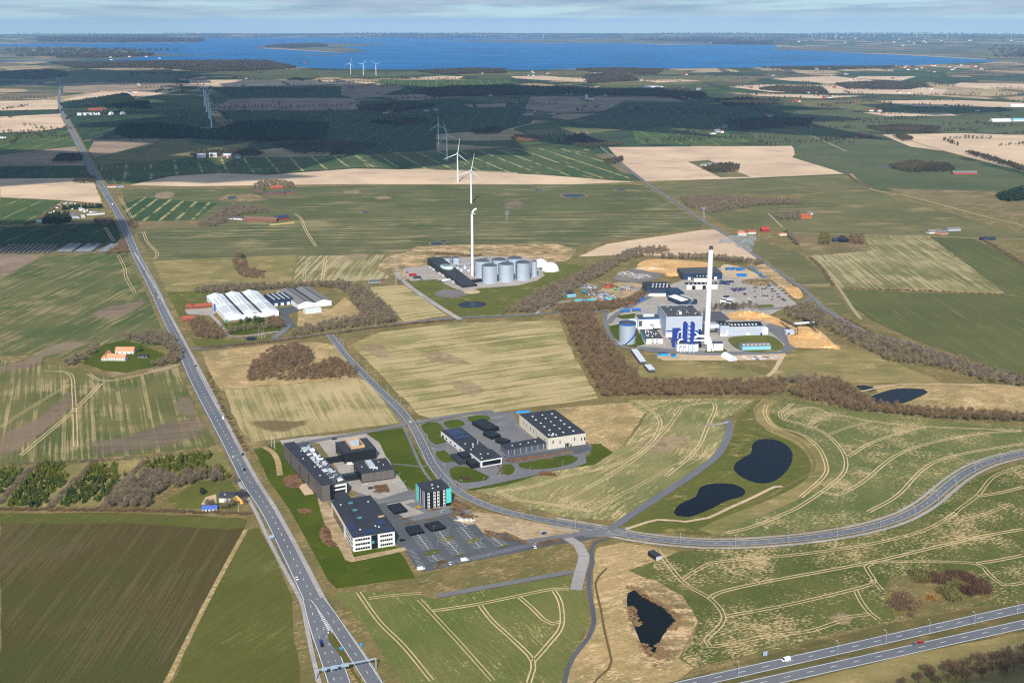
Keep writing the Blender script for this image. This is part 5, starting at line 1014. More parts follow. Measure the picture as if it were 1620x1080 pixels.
def tank(px, py, r, h, lb, grp, domeh=2.6):
    c = U(px, py); e = thing('storage_tank', lb, 'tank', (*c, 0), random.uniform(0, 1), grp)
    MB().cyl(0, 0, 0, h, r, n=48).build('shell', M_STEEL, e); MB().lathe(0, 0, [(r * 1.01, h), (r * .7, h + domeh * .55), (r * .35, h + domeh * .88), (.4, h + domeh)], 36).build('roof', M_STEELD, e)
    MB().cyl(0, 0, 0, .6, r + .5, n=36).build('foundation', M_PALEG, e)
    l = MB(); l.box(-r - .8, -r - .05, -.6, .6, 0, h + .8); l.build('ladder', M_STEELD, e)
    rr = MB(); 
    for z in (h * .33, h * .66): rr.cyl(0, 0, z, z + .18, r + .06, n=40, cap=False)
    rr.build('band', M_LGREY, e); return e
for px, py, lb in ((774.6, 447, 'beside the sloping black hall'), (801, 444.6, 'in the middle of three'), (827, 442, 'beside the narrow tank')): tank(px, py, 11.0, 26, 'tall ribbed steel digester tank in the row facing the pond, ' + lb, 'front row of biogas tanks')
for px, py, lb in ((762.8, 438, 'nearest the white stack'), (789.5, 436, 'in the middle'), (814.5, 433.5, 'nearest the white gas domes')): tank(px, py, 11.0, 25, 'tall ribbed steel digester tank in the row facing the mound, ' + lb, 'back row of biogas tanks')
tank(845.3, 437, 4.6, 23, 'narrow steel tank at the end of the digester rows', None, 1.2); tank(722, 417, 6, 10, 'small steel tank behind the black hall, nearer the stack', None, 2); tank(708, 416.5, 5.5, 9, 'small steel tank behind the black hall, nearer its roof lantern', None, 2)
def gas_dome(px, py, r, lb):
    c = U(px, py); e = thing('gas_dome', lb, 'dome', (*c, 0)); k = 10
    MB().lathe(0, 0, [(r * math.cos(math.pi / 2 * i / k) + .01, r * .98 * math.sin(math.pi / 2 * i / k)) for i in range(k + 1)], 40).build('membrane', M_WHITEMEM, e); MB().cyl(0, 0, 0, .7, r + .4, n=40).build('foundation', M_LGREY, e)
gas_dome(855, 421, 12, 'white hemispherical gas dome partly hidden behind its twin'); gas_dome(870.7, 428, 13.4, 'white hemispherical gas dome in front of its twin on the lawn')
def bio_stack():
    c = U(747.5, 437); e = thing('chimney', 'slim tall white stack with a bent top beside the biogas tanks', 'chimney', (*c, 0))
    MB().cyl(0, 0, 0, 93, 2.0, 1.75, 24).build('shaft', M_WHITEMEM, e); MB().tube([(0, 0, 92.5), (.3, 0, 95), (2, 0, 98.5), (5, 0, 101), (7, 0, 101.6)], [1.7, 1.7, 1.7, 1.6, 1.5], 14).build('bent_top', M_WHITEMEM, e); MB().box(1.4, 5, -.4, .4, 94, 94.6).build('platform', M_LGREY, e)
bio_stack()
def pipe_rack():
    o, a, L = frame_base((722, 423), (744, 421)); e = thing('pipe_rack', 'grey pipe rack between the black hall and the digester tanks', 'pipes', o, a)
    for z in (3, 4, 5): MB().tube([(0, 0, z), (L, 0, z)], .35, 8).build('pipe', M_STEEL, e)
    for k in range(5): MB().box(k * L / 4 - .2, k * L / 4 + .2, -.6, .6, 0, 5.4).build('post', M_STEELD, e)
    o, a, L = frame_base((751, 448), (763, 446)); e = thing('pump_house', 'low dark glazed pump house between the black hall and the front tank', 'building', o, a); bx(e, 'wall', M_GLASS, 0, L, 1, 8, 0, 4); flatroof(e, 0, L, 1, 8, 4, pmat('rust_roof', (92, 66, 56)))
    for k in range(5):
        c = U(722 + k * 6, 426 + (k % 2) * 4); e = thing('process_skid', 'small grey process unit in the yard behind the black hall', 'machine', (*c, 0), .4, 'process units behind the black hall'); bx(e, 'casing', M_LGREY, 0, 4, 0, 3, .3, 3 + k % 3); bx(e, 'base', M_STEELD, -.3, 4.3, -.3, 3.3, 0, .3); MB().cyl(2, 1.5, 3 + k % 3, 4.4 + k % 3, .4, n=10).build('vent', M_STEEL, e)
pipe_rack()

# ---- factory halls by the main road
def white_factory():
    h = 7.3; e, L, W = bld('factory_hall', 'wide white factory hall with three shallow gabled roofs and dark valley gutters', 'hall', (355.4, 500.2), (441, 491.4), (332, 467.3), h)
    n = 3; w = L / n; wl = MB()
    pts = []
    for i in range(n): pts += [(i * w, h), (i * w + w / 2, h + 3.2)]
    pts.append((L, h))
    front = [(0, 0)] + pts + [(L, 0)]; k = len(front)
    wl.add([(x, 0, z) for x, z in front] + [(x, W, z) for x, z in front], [tuple(range(k)), tuple(range(k, 2 * k))[::-1], (0, k, k + 1, 1), (k - 2, 2 * k - 2, 2 * k - 1, k - 1)]); wl.build('wall', M_WHITEM, e)
    for i in range(n):
        for s in (0, 1):
            x0, x1 = i * w + s * w / 2, i * w + (s + 1) * w / 2; z0, z1 = (h, h + 3.2) if s == 0 else (h + 3.2, h)
            r = MB(); r.add([(x0, -.3, z0 + .05), (x1, -.3, z1 + .05), (x1, W + .3, z1 + .05), (x0, W + .3, z0 + .05)], [(0, 1, 2, 3)]); ro = r.build('roof', M_WHITEM, e)
            for j in range(4):
                xa = x0 + (x1 - x0) * (.18 + .2 * j); za = z0 + (z1 - z0) * (.18 + .2 * j)
                for (ya, yb) in ((10, 45), (62, 100)) if j % 2 else ((14, 50),): 
                    q = MB(); q.add([(xa, ya, za + .15), (xa + .7, ya, za + .15 + .7 * (z1 - z0) / (x1 - x0)), (xa + .7, yb, za + .15 + .7 * (z1 - z0) / (x1 - x0)), (xa, yb, za + .15)], [(0, 1, 2, 3)]); q.build('roof_light', M_ETERNIT, ro)
    for i in (1, 2): 
        g = MB(); x = i * w; g.add([(x - 1.6, -.2, h + .6), (x, -.2, h + .25), (x, W, h + .25), (x - 1.6, W, h + .6), (x + 1.6, -.2, h + .6), (x + 1.6, W, h + .6)], [(0, 1, 2, 3), (1, 4, 5, 2)]); g.build('valley_gutter', M_FELT, e)
    win(e, 'f', .3, 3.4, 0, 3, L, W, M_TEAL, 'door', .15); win(e, 'f', 0, L, 0, 1.0, L, W, M_ETERNIT, 'plinth', .06)
    s = win(e, 'f', 35.6, 37.0, 7.2, 8.6, L, W, pmat('green_logo', (40, 150, 90)), 'sign', .15); win(e, 'f', 37.4, 41, 7.5, 8.3, L, W, M_STEELD, 'sign', .15)
    bx(e, 'corner_tower', M_BLUE2, -1.4, -.05, 60, 66, 0, h + 2); 
white_factory()
def navy_link():
    o, a, L, W = frame((430.5, 475.2), (463.8, 471.5), (419, 465.5), 8.5); e = thing('factory_link', 'navy flat roofed link building with white loading doors', 'building', o, a)
    bx(e, 'wall', M_NAVY, 0, L, 0, W, 0, 8.5); flatroof(e, 0, L, 0, W, 8.5, M_FELT, .1)
    for i in range(4): MB().box(3 + i * L / 4.4, 4.6 + i * L / 4.4, 1, W - 2, 8.85, 9.3).build('roof_light', M_LGREY, e)
    for i in range(3): win(e, 'f', 3 + i * 8.5, 7.4 + i * 8.5, .1, 4, L, W, M_WHITEM, 'loading_door', .12)
navy_link()
def grey_factory():
    h = 6.3; e, L, W = bld('factory_hall', 'grey twin gabled warehouse with white end walls', 'hall', (471, 481.7), (524.5, 475.6), (447, 456.9), h)
    W = 92
    for i in range(2):
        x0, x1 = i * L / 2 + (.02 if i else 0), (i + 1) * L / 2
        bx(e, 'wall', M_WHITEM, x0, x1, 0, W, 0, h); g = MB(); xm = (x0 + x1) / 2
        g.add([(x0, -.3, h + .02), (x1, -.3, h + .02), (xm, -.3, h + 3)], [(0, 1, 2)]); g.add([(x0, W, h + .02), (x1, W, h + .02), (xm, W, h + 3)], [(2, 1, 0)]); g.build('gable', M_WHITEM, e)
        r = MB(); r.add([(x0, -.35, h + .05), (xm, -.35, h + 3.05), (xm, W + .3, h + 3.05), (x0, W + .3, h + .05)], [(0, 1, 2, 3)]); r.add([(xm, -.35, h + 3.05), (x1, -.35, h + .05), (x1, W + .3, h + .05), (xm, W + .3, h + 3.05)], [(0, 1, 2, 3)]); r.build('roof', M_ETERNIT, e)
        MB().box(xm - .5, xm + .5, 2, W - 2, h + 2.9, h + 3.3).build('ridge_vent', M_FELT, e)
    g = MB(); x = L / 2; g.add([(x - 1.6, -.3, h + .75), (x, -.3, h + .35), (x, W, h + .35), (x - 1.6, W, h + .75), (x + 1.6, -.3, h + .75), (x + 1.6, W, h + .75)], [(0, 1, 2, 3), (1, 4, 5, 2)]); g.build('valley_gutter', M_FELT, e)
    win(e, 'f', 20, 24, .1, 4, L, W, M_LGREY, 'door')
grey_factory()
gable_hall('small cream shed standing in front of the grey twin gabled warehouse', (484, 497), (509, 494), 12, 3.6, 5.8, M_WHITE, M_LGREY, name='storage_shed', cat='shed', doors=1)

# ---- houses and farms
def house(label, A, B, depth, hw, hr, wall, roof, name='farm_house', cat='house', nwin=4, chimney=True, axis='x', group=None):
    e, L = gable_hall(label, A, B, depth, hw, hr, wall, roof, axis, name, cat, winrow=nwin, group=group)
    if chimney: MB().box(L * .5 - .5, L * .5 + .5, depth / 2 - .5, depth / 2 + .5, hr - .8, hr + 1.1).build('chimney', M_BRICK, e)
    return e, L
def yellow_house():
    o, a, L = frame_base((344.5, 795), (384, 797.5)); e = thing('farm_house', 'yellow house with a black roof and white conservatory beside the main road', 'house', o, a + .04)
    bx(e, 'wall', M_YELLOW, 0, 11, 3, 11, 0, 3); MB().gable(-.3, 13, 2.6, 11.4, 3.02, 7.2, 'x').build('roof', M_FELT, e)
    bx(e, 'cross_wing', M_YELLOW, 11.1, L, 0, 13, 0, 3); g = MB(); g.add([(11.1, -.02, 3.02), (L, -.02, 3.02), ((11.1 + L) / 2, -.02, 7.2)], [(0, 1, 2)]); g.build('gable', M_YELLOW, e); MB().gable(10.7, L + .4, .1, 13.3, 3.02, 7.6, 'y').build('cross_roof', M_FELT, e)
    bx(e, 'conservatory', M_WHITEM, 1, 10.6, .4, 2.9, 0, 2.6); win(e, 'f', 13, 14.4, 1, 2.3, L, 13); win(e, 'f', 16.4, 18, .6, 2.4, L, 13); win(e, 'f', 14.8, 15.8, 4.2, 5.4, L, 13); skylights(e, [(4.5, 5)], 5, .9, .9)
yellow_house()
house('white outbuilding with a blue roof beside the yellow house', (320, 810.5), (343, 809.5), 7, 2.6, 4.6, M_WHITE, pmat('blue_roof', (78, 108, 186), .5), 'outbuilding', 'shed', 4, False)
house('white farm wing with a salmon tiled roof, behind the courtyard', (182.4, 559.8), (211.6, 560), 9, 3.4, 7.4, M_WHITE, M_SALMON); house('white farm wing with a salmon tiled roof, in front of the courtyard', (168.5, 570.5), (198, 571.2), 9, 3.4, 7.4, M_WHITE, M_SALMON, nwin=7)
house('white farm wing with a salmon roof closing the courtyard', (160.5, 571), (170, 570.7), 22, 3.2, 7.2, M_WHITE, M_SALMON, axis='y', nwin=2)
house('small grey shed with a dark roof beside the salmon roofed farm', (218, 566.5), (233, 566.5), 6, 2.4, 3.8, M_ETERNIT, M_FELT, 'outbuilding', 'shed', 2, False)
house('red brick farm wing with red tiles touching the white factory hall', (309, 489), (336, 486.5), 9, 3, 6, M_BRICK, M_TILE, nwin=6); house('red brick gabled house beside the white factory hall', (294.5, 489.6), (309, 488.6), 14, 3, 6.6, M_BRICK, M_TILE, axis='y', nwin=2); house('small red brick house with red tiles near the factory drive', (288.5, 509.2), (309, 508), 9, 3.6, 6.8, M_BRICK, M_TILE, nwin=3)
house('white farmhouse beside a long brown barn', (360, 347), (383, 348), 8, 3, 6, M_WHITE, M_FELT2); gable_hall('long brown roofed brick barn north of the factory', (385, 350), (437, 351.5), 15, 3.5, 8.5, M_BRICK, pmat('brown_roof', (124, 92, 78)), name='barn', cat='barn', winrow=6); gable_hall('dark red barn with a blue black roof at the end of the brown barn', (437, 348.5), (457, 347), 14, 4, 8, pmat('dark_red_boards', (130, 44, 40)), M_NAVY, name='barn', cat='barn'); gable_hall('low straw coloured silo wall beside the dark red barn', (428, 357), (466, 353), 5, 2, 2.4, pmat('straw', (214, 182, 120)), pmat('straw', (0, 0, 0)), name='silage_clamp', cat='silo')
house('red tiled farmhouse behind a dark barn among trees', (428, 300), (448, 299.5), 10, 4, 8.5, M_BRICK, M_TILE); gable_hall('long dark roofed barn in front of the red tiled farmhouse', (416.7, 309), (450, 308), 14, 3.5, 7.5, M_BRICK, M_FELT2, name='barn', cat='barn', winrow=5); gable_hall('short dark barn beside the long dark roofed barn', (452, 307), (467, 306), 14, 3.5, 7, M_BRICK, M_FELT2, name='barn', cat='barn')
house('white bungalow with a red roof beside the main road', (170, 297), (184, 296.5), 8, 3, 5.5, M_WHITE, M_TILE); house('grey shed beside the white bungalow by the main road', (186, 297), (196, 296.3), 7, 2.6, 4, M_PALEG, M_ETERNIT, 'outbuilding', 'shed', 0, False)
gable_hall('grey green roofed barn in the caravan yard', (108, 346), (124, 345), 34, 4, 7, M_PALEG, M_ETERNIT, 'y', name='barn', cat='barn'); gable_hall('long low shed beside the caravan yard', (138, 341), (166, 339), 8, 3, 4.6, M_WHITE, M_ETERNIT, name='shed', cat='shed'); house('small brick house by the road junction beside the caravan yard', (161, 356.5), (174, 355.5), 8, 3, 6, M_BRICK, M_FELT2); gable_hall('pale greenhouse at the edge of the caravan yard', (57, 352), (66, 352), 9, 3, 4.5, M_WHITEM, M_LGREY, name='greenhouse', cat='greenhouse')
house('white house with a red and straw roof beside the country road', (1168, 373), (1181, 373), 14, 4, 8, M_WHITE, M_SALMON, axis='y'); house('white cottage with an orange roof beside the country road', (1184, 370.5), (1196, 370), 8, 3.5, 7, M_WHITE, M_TILE); gable_hall('red roofed round topped barn behind the orange roofed cottage', (1205, 367), (1217, 367), 16, 4, 8, pmat('dark_red_boards', (0, 0, 0)), pmat('red_metal_roof', (190, 60, 54), .5), name='barn', cat='barn'); gable_hall('white shed with a pale pink roof beside the gravel lane', (1234, 373), (1245, 372.5), 8, 2.6, 4, M_WHITE, M_SALMON, name='shed', cat='shed')
house('orange roofed farmhouse among grey trees in the open green field', (1268, 346), (1284, 345), 12, 3, 9, pmat('orange_render', (226, 112, 62)), M_TILE); gable_hall('grey barn behind the orange roofed farmhouse', (1277, 340), (1286, 340), 16, 4, 8, M_PALEG, M_ETERNIT, 'y', name='barn', cat='barn')
house('black timbered farmhouse between two round trees', (1318, 383), (1330, 382.5), 9, 3, 7, M_NAVY, M_FELT); gable_hall('tall black barn joined to the black farmhouse', (1330, 384), (1343, 383.5), 14, 6, 11, M_BLACK, M_FELT, 'y', name='barn', cat='barn')
house('grey farm wing with an asbestos roof at the far end of the gravel lane', (1470, 370), (1490, 369), 11, 3, 7, M_WHITE, M_ETERNIT); house('white gabled farm wing at the far end of the gravel lane', (1490, 372), (1500, 371), 20, 3.5, 8, M_SALMON, M_ETERNIT, axis='y'); house('long grey barn behind the white gabled farm wing', (1500, 366), (1520, 365), 10, 3, 6, M_PALEG, M_ETERNIT, 'barn', 'barn', 0, False)
house('dark bungalow with a yellow shed roof by the gravel lane', (1553, 380.5), (1575, 380), 9, 3, 6, M_NAVY, M_FELT); gable_hall('long red walled barn in the dark green field', (1508, 276), (1546, 276), 16, 4, 8, pmat('red_boards', (176, 70, 60)), M_ETERNIT, name='barn', cat='barn')
house('red roofed farmhouse in the tan field', (1118, 268), (1133, 267), 11, 3.4, 8, M_BRICK, M_TILE); gable_hall('long grey barn in the tan field', (1112, 263), (1142, 261), 12, 3.5, 7, M_WHITE, M_ETERNIT, name='barn', cat='barn'); gable_hall('small red shed in the tan field', (1136, 266), (1148, 265), 10, 3, 6, M_BRICK, M_TILE, name='shed', cat='shed')
for k, (x, y, w) in enumerate(((1570, 193, 30), (1603, 192.5, 20), (1600, 169, 24), (312, 250, 13), (331, 249, 12), (352, 250, 16), (372, 251, 9), (1020, 139.5, 22), (1040, 140, 10))):
    gable_hall(('large white gabled hall with a dark door in the far green fields', 'pale blue roofed shed beside the large white gabled hall', 'long white roofed shed alone in the far fields', 'white roofed shed among trees, nearer the main road', 'white roofed shed among trees, in the middle of three', 'red walled shed among trees behind the plough strip', 'small grey shed among trees behind the plough strip', 'long pale factory in the far village', 'small pale factory in the far village')[k], (x, y), (x + w, y - .3), 26, 6, 11, (M_WHITEM, M_WHITEM, M_WHITEM, M_WHITE, M_WHITE, M_BRICK, M_PALEG, M_WHITEM, M_WHITEM)[k], (M_WHITEM, M_SKYB, M_WHITEM, M_LGREY, M_LGREY, M_LGREY, M_ETERNIT, M_LGREY, M_LGREY)[k], name='barn', cat='barn', doors=1)
# mink sheds
for k in range(11):
    bx_, fx = 91 - 7.6 * k, 74.5 - 7.6 * k
    if fx < -12: continue
    a, b = np.array(U(fx, 400.8)), np.array(U(bx_, 388.6)); d = b - a; e = thing('mink_shed', 'narrow grey mink shed in the row beside the dark green field', 'shed', (*a, 0), math.atan2(d[1], d[0]), 'row of narrow mink sheds'); L = float(np.hypot(*d))
    bx(e, 'wall', M_STEELD, 0, L, -1.6, 1.6, 0, 1.6); MB().gable(-.3, L + .3, -2.3, 2.3, 1.62, 3.2, 'x').build('roof', M_ETERNIT, e)
for k, (fx, w, lb) in enumerate(((89, 24, 'wide grey mink shed beside the narrow ones'), (118, 26, 'wide grey mink shed in the middle'), (155, 16, 'wide grey mink shed nearest the main road'))):
    a, b, c = np.array(U(fx, 399.5)), np.array(U(fx + w, 399.5)), np.array(U(fx + 18, 388)); d = c - a; q = b - a; e = thing('mink_shed', lb, 'shed', (*a, 0), math.atan2(d[1], d[0])); L = float(np.hypot(*d)); dn = d / L; w_ = abs(float(q[0] * dn[1] - q[1] * dn[0]))
    bx(e, 'wall', M_STEELD, 0, L, -w_, 0, 0, 2)
    for j in range(2): MB().gable(-.3, L + .3, -w_ + j * w_ / 2, -w_ + (j + 1) * w_ / 2, 2.02, 3.8, 'x').build('roof', pmat('shed_roof', (138, 138, 144), .8), e)
# church in the far village
c = U(930, 158); e = thing('church', 'white village church with a square tower in the cloud shadow', 'church', (*c, 0), .1); bx(e, 'nave', M_WHITE, 0, 30, 0, 12, 0, 9); MB().gable(-.5, 30.5, -.5, 12.5, 9.02, 16, 'x').build('roof', M_FELT2, e); t = bx(e, 'tower', M_WHITE, -12, -.1, 0, 12, 0, 24); MB().gable(-12.2, .1, -.2, 12.2, 24.05, 30, 'x').build('tower_roof', M_FELT2, t)
# ================================================================== VEGETATION
B_TWIG = leafmat('bare_twigs', (116, 102, 84), (146, 130, 106)); B_TWIG2 = leafmat('brown_twigs', (112, 92, 68), (142, 118, 90)); B_RED = leafmat('red_twigs', (88, 66, 52), (112, 86, 66)); B_OLIVE = leafmat('olive_twigs', (112, 104, 58), (128, 122, 76))
B_CON = leafmat('conifer_needles', (42, 58, 22), (88, 94, 32), .06); B_CONB = leafmat('bright_conifer', (98, 98, 28), (70, 82, 26), .08); B_FIR = leafmat('dark_fir', (34, 52, 34), (48, 66, 40)); B_FARW = leafmat('far_wood', (60, 62, 46), (98, 84, 64), .01); B_EVG = leafmat('evergreen_leaf', (44, 66, 34), (66, 86, 44)); B_OCHRE = leafmat('ochre_shrub', (190, 130, 50), (160, 104, 44)); B_BEECH = leafmat('brown_beech', (150, 104, 72), (128, 92, 66))
M_BARK = pmat('bark', (92, 80, 68), .95)
def tri_twigs(n, r, rng_, zc_, rx, rz, ln, wd, up=.5, inner=.25):
    """n thin twig triangles fanning out through an ellipsoid crown"""
    u = r.normal(size=(n, 3)); u /= np.linalg.norm(u, axis=1)[:, None]; u[:, 2] = np.abs(u[:, 2]) * .9 - .25 * r.random(n)
    rad = inner + (1 - inner) * r.random(n) ** .5
    p = u * rad[:, None] * np.array([rx, rx, rz]); p[:, 2] += zc_
    d = u * .7 + np.array([0, 0, up]) + r.normal(0, .35, (n, 3)); d /= np.linalg.norm(d, axis=1)[:, None]
    s = np.cross(d, r.normal(size=(n, 3))); s /= np.linalg.norm(s, axis=1)[:, None] + 1e-9
    L = ln * (.6 + .8 * r.random(n))[:, None]; w = wd * (.6 + .8 * r.random(n))[:, None]
    return np.stack([p - s * w * .5 - d * L * .5, p + s * w * .5 - d * L * .5, p + d * L * .5], 1).reshape(-1, 3)
def conifer_tris(r, h, w, n=90):
    z = h * (.06 + .94 * r.random(n) ** 1.25); a = r.random(n) * 2 * np.pi; R = w * (1 - z / h) ** .85 * (.75 + .4 * r.random(n)) + .12
    tip = np.stack([R * np.cos(a), R * np.sin(a), z - .12 * h * (1 - z / h)], 1); da = .32 + .25 * r.random(n); zi = z + h * .10
    b0 = np.stack([R * .25 * np.cos(a - da * 2), R * .25 * np.sin(a - da * 2), zi], 1); b1 = np.stack([R * .25 * np.cos(a + da * 2), R * .25 * np.sin(a + da * 2), zi], 1)
    m0 = np.stack([R * .8 * np.cos(a - da), R * .8 * np.sin(a - da), z], 1); m1 = np.stack([R * .8 * np.cos(a + da), R * .8 * np.sin(a + da), z], 1)
    return np.concatenate([np.stack([b0, m0, tip], 1), np.stack([b1, tip, m1], 1), np.stack([b0, tip, b1], 1)]).reshape(-1, 3)
def leafy(r, n, zc_, rx, rz, s):
    u = r.normal(size=(n, 3)); u /= np.linalg.norm(u, axis=1)[:, None]; p = u * (.55 + .45 * r.random(n) ** .6)[:, None] * np.array([rx, rx, rz]); p[:, 2] = np.maximum(p[:, 2] + zc_, .1)
    a = r.normal(size=(n, 3)); a /= np.linalg.norm(a, axis=1)[:, None]; b = np.cross(a, u); k = s * (.6 + .8 * r.random(n))[:, None]
    return np.stack([p - a * k - b * k * .5, p + a * k - b * k * .5, p + b * k], 1).reshape(-1, 3)
def tri_mesh(name, V, mat):
    me = bpy.data.meshes.new(name); n = len(V); me.vertices.add(n); me.vertices.foreach_set('co', V.astype(np.float32).ravel()); me.loops.add(n); me.loops.foreach_set('vertex_index', np.arange(n, dtype=np.int32))
    me.polygons.add(n // 3); me.polygons.foreach_set('loop_start', np.arange(0, n, 3, dtype=np.int32)); me.polygons.foreach_set('loop_total', np.full(n // 3, 3, dtype=np.int32)); me.materials.append(mat); me.update(calc_edges=True); return me
# variants: unit metres, base at z=0
def bare_var(seed, n=260, h=9.5, wd=.17): r = np.random.default_rng(seed); return tri_twigs(n, r, r, h * .5, h * (.26 + .06 * r.random()), h * .47, h * .22, wd, .8)
V_BARE = [bare_var(s) for s in range(5)]; V_BARE_S = [np.concatenate([bare_var(20 + s, 120, wd=.26), np.array([(-.16, 0, 0), (.16, 0, 0), (.1 * s - .2, .1, 7.5), (0, -.16, 0), (0, .16, 0), (.3, .1 * s - .2, 7)])]) for s in range(6)]
V_SHRUB = [tri_twigs(240, np.random.default_rng(40 + s), 0, .5, 2.6, 2.5, 1.2, .16, .5, .1) for s in range(4)]
V_CON = [conifer_tris(np.random.default_rng(60 + s), 5.2, 1.9) for s in range(5)]
V_FAR = [leafy(np.random.default_rng(80 + s), 46, 5.5, 4.2, 5.2, 1.6) for s in range(5)]
V_EVG = [leafy(np.random.default_rng(90 + s), 420, 4.2, 3.2, 4.0, .55) for s in range(3)]
V_FARB = [np.concatenate([tri_twigs(46, np.random.default_rng(100 + s), 0, 5.2, 3.2, 5, 3.0, .75, .8)]) for s in range(4)]
def scatter(px, spacing, world=False, jitter=.45):
    w = px if world else wpts(px); xs = [p[0] for p in w]; ys = [p[1] for p in w]; out = []
    y = min(ys); k = 0
    while y < max(ys):
        x = min(xs) + (spacing / 2 if k % 2 else 0)
        while x < max(xs):
            a, b = x + random.gauss(0, spacing * jitter), y + random.gauss(0, spacing * jitter)
            if inpoly(a, b, w): out.append((a, b))
            x += spacing
        y += spacing * .87; k += 1
    return out
def along(px, width, spacing):
    ln = spline(wpts(px), spacing); out = []
    for i, p in enumerate(ln):
        d = np.array(ln[min(i + 1, len(ln) - 1)]) - np.array(ln[max(i - 1, 0)]); d = d / (np.hypot(*d) + 1e-9); q = np.array((-d[1], d[0]))
        for j in range(max(1, int(width / spacing))): out.append(tuple(p + q * random.uniform(-width / 2, width / 2) + d * random.uniform(-.5, .5) * spacing))
    return out
def stuff(name, label, pts, variants, mat, s0=.8, s1=1.2, zs=1.):
    if not pts: return
    parts = []
    for x, y in pts:
        V = variants[random.randrange(len(variants))]; a = random.uniform(0, 6.283); s = random.uniform(s0, s1); c, sn = math.cos(a) * s, math.sin(a) * s
        q = np.empty_like(V); q[:, 0] = V[:, 0] * c - V[:, 1] * sn + x; q[:, 1] = V[:, 0] * sn + V[:, 1] * c + y; q[:, 2] = V[:, 2] * s * zs + .2; parts.append(q)
    o = bpy.data.objects.new(name, tri_mesh(name, np.concatenate(parts), mat)); COL.objects.link(o); return tag(o, label, kind='stuff')
def proto_tree(name, label, group, crown, mat, h, tr=.22, top=.6):
    e = thing(name, label, 'tree', (0, 0, 0), 0, group); t = MB(); t.tube([(0, 0, 0), (.1, 0, h * top * .5), (0, .1, h * top)], [tr, tr * .7, tr * .25], 6)
    for k in range(3): a = k * 2.1; t.tube([(0, 0, h * .3), (math.cos(a) * h * .12, math.sin(a) * h * .12, h * .5)], [tr * .5, tr * .15], 4)
    t.build('trunk', M_BARK, e); c = bpy.data.objects.new('crown', tri_mesh('crown', crown, mat)); COL.objects.link(c); c.parent = e; return e
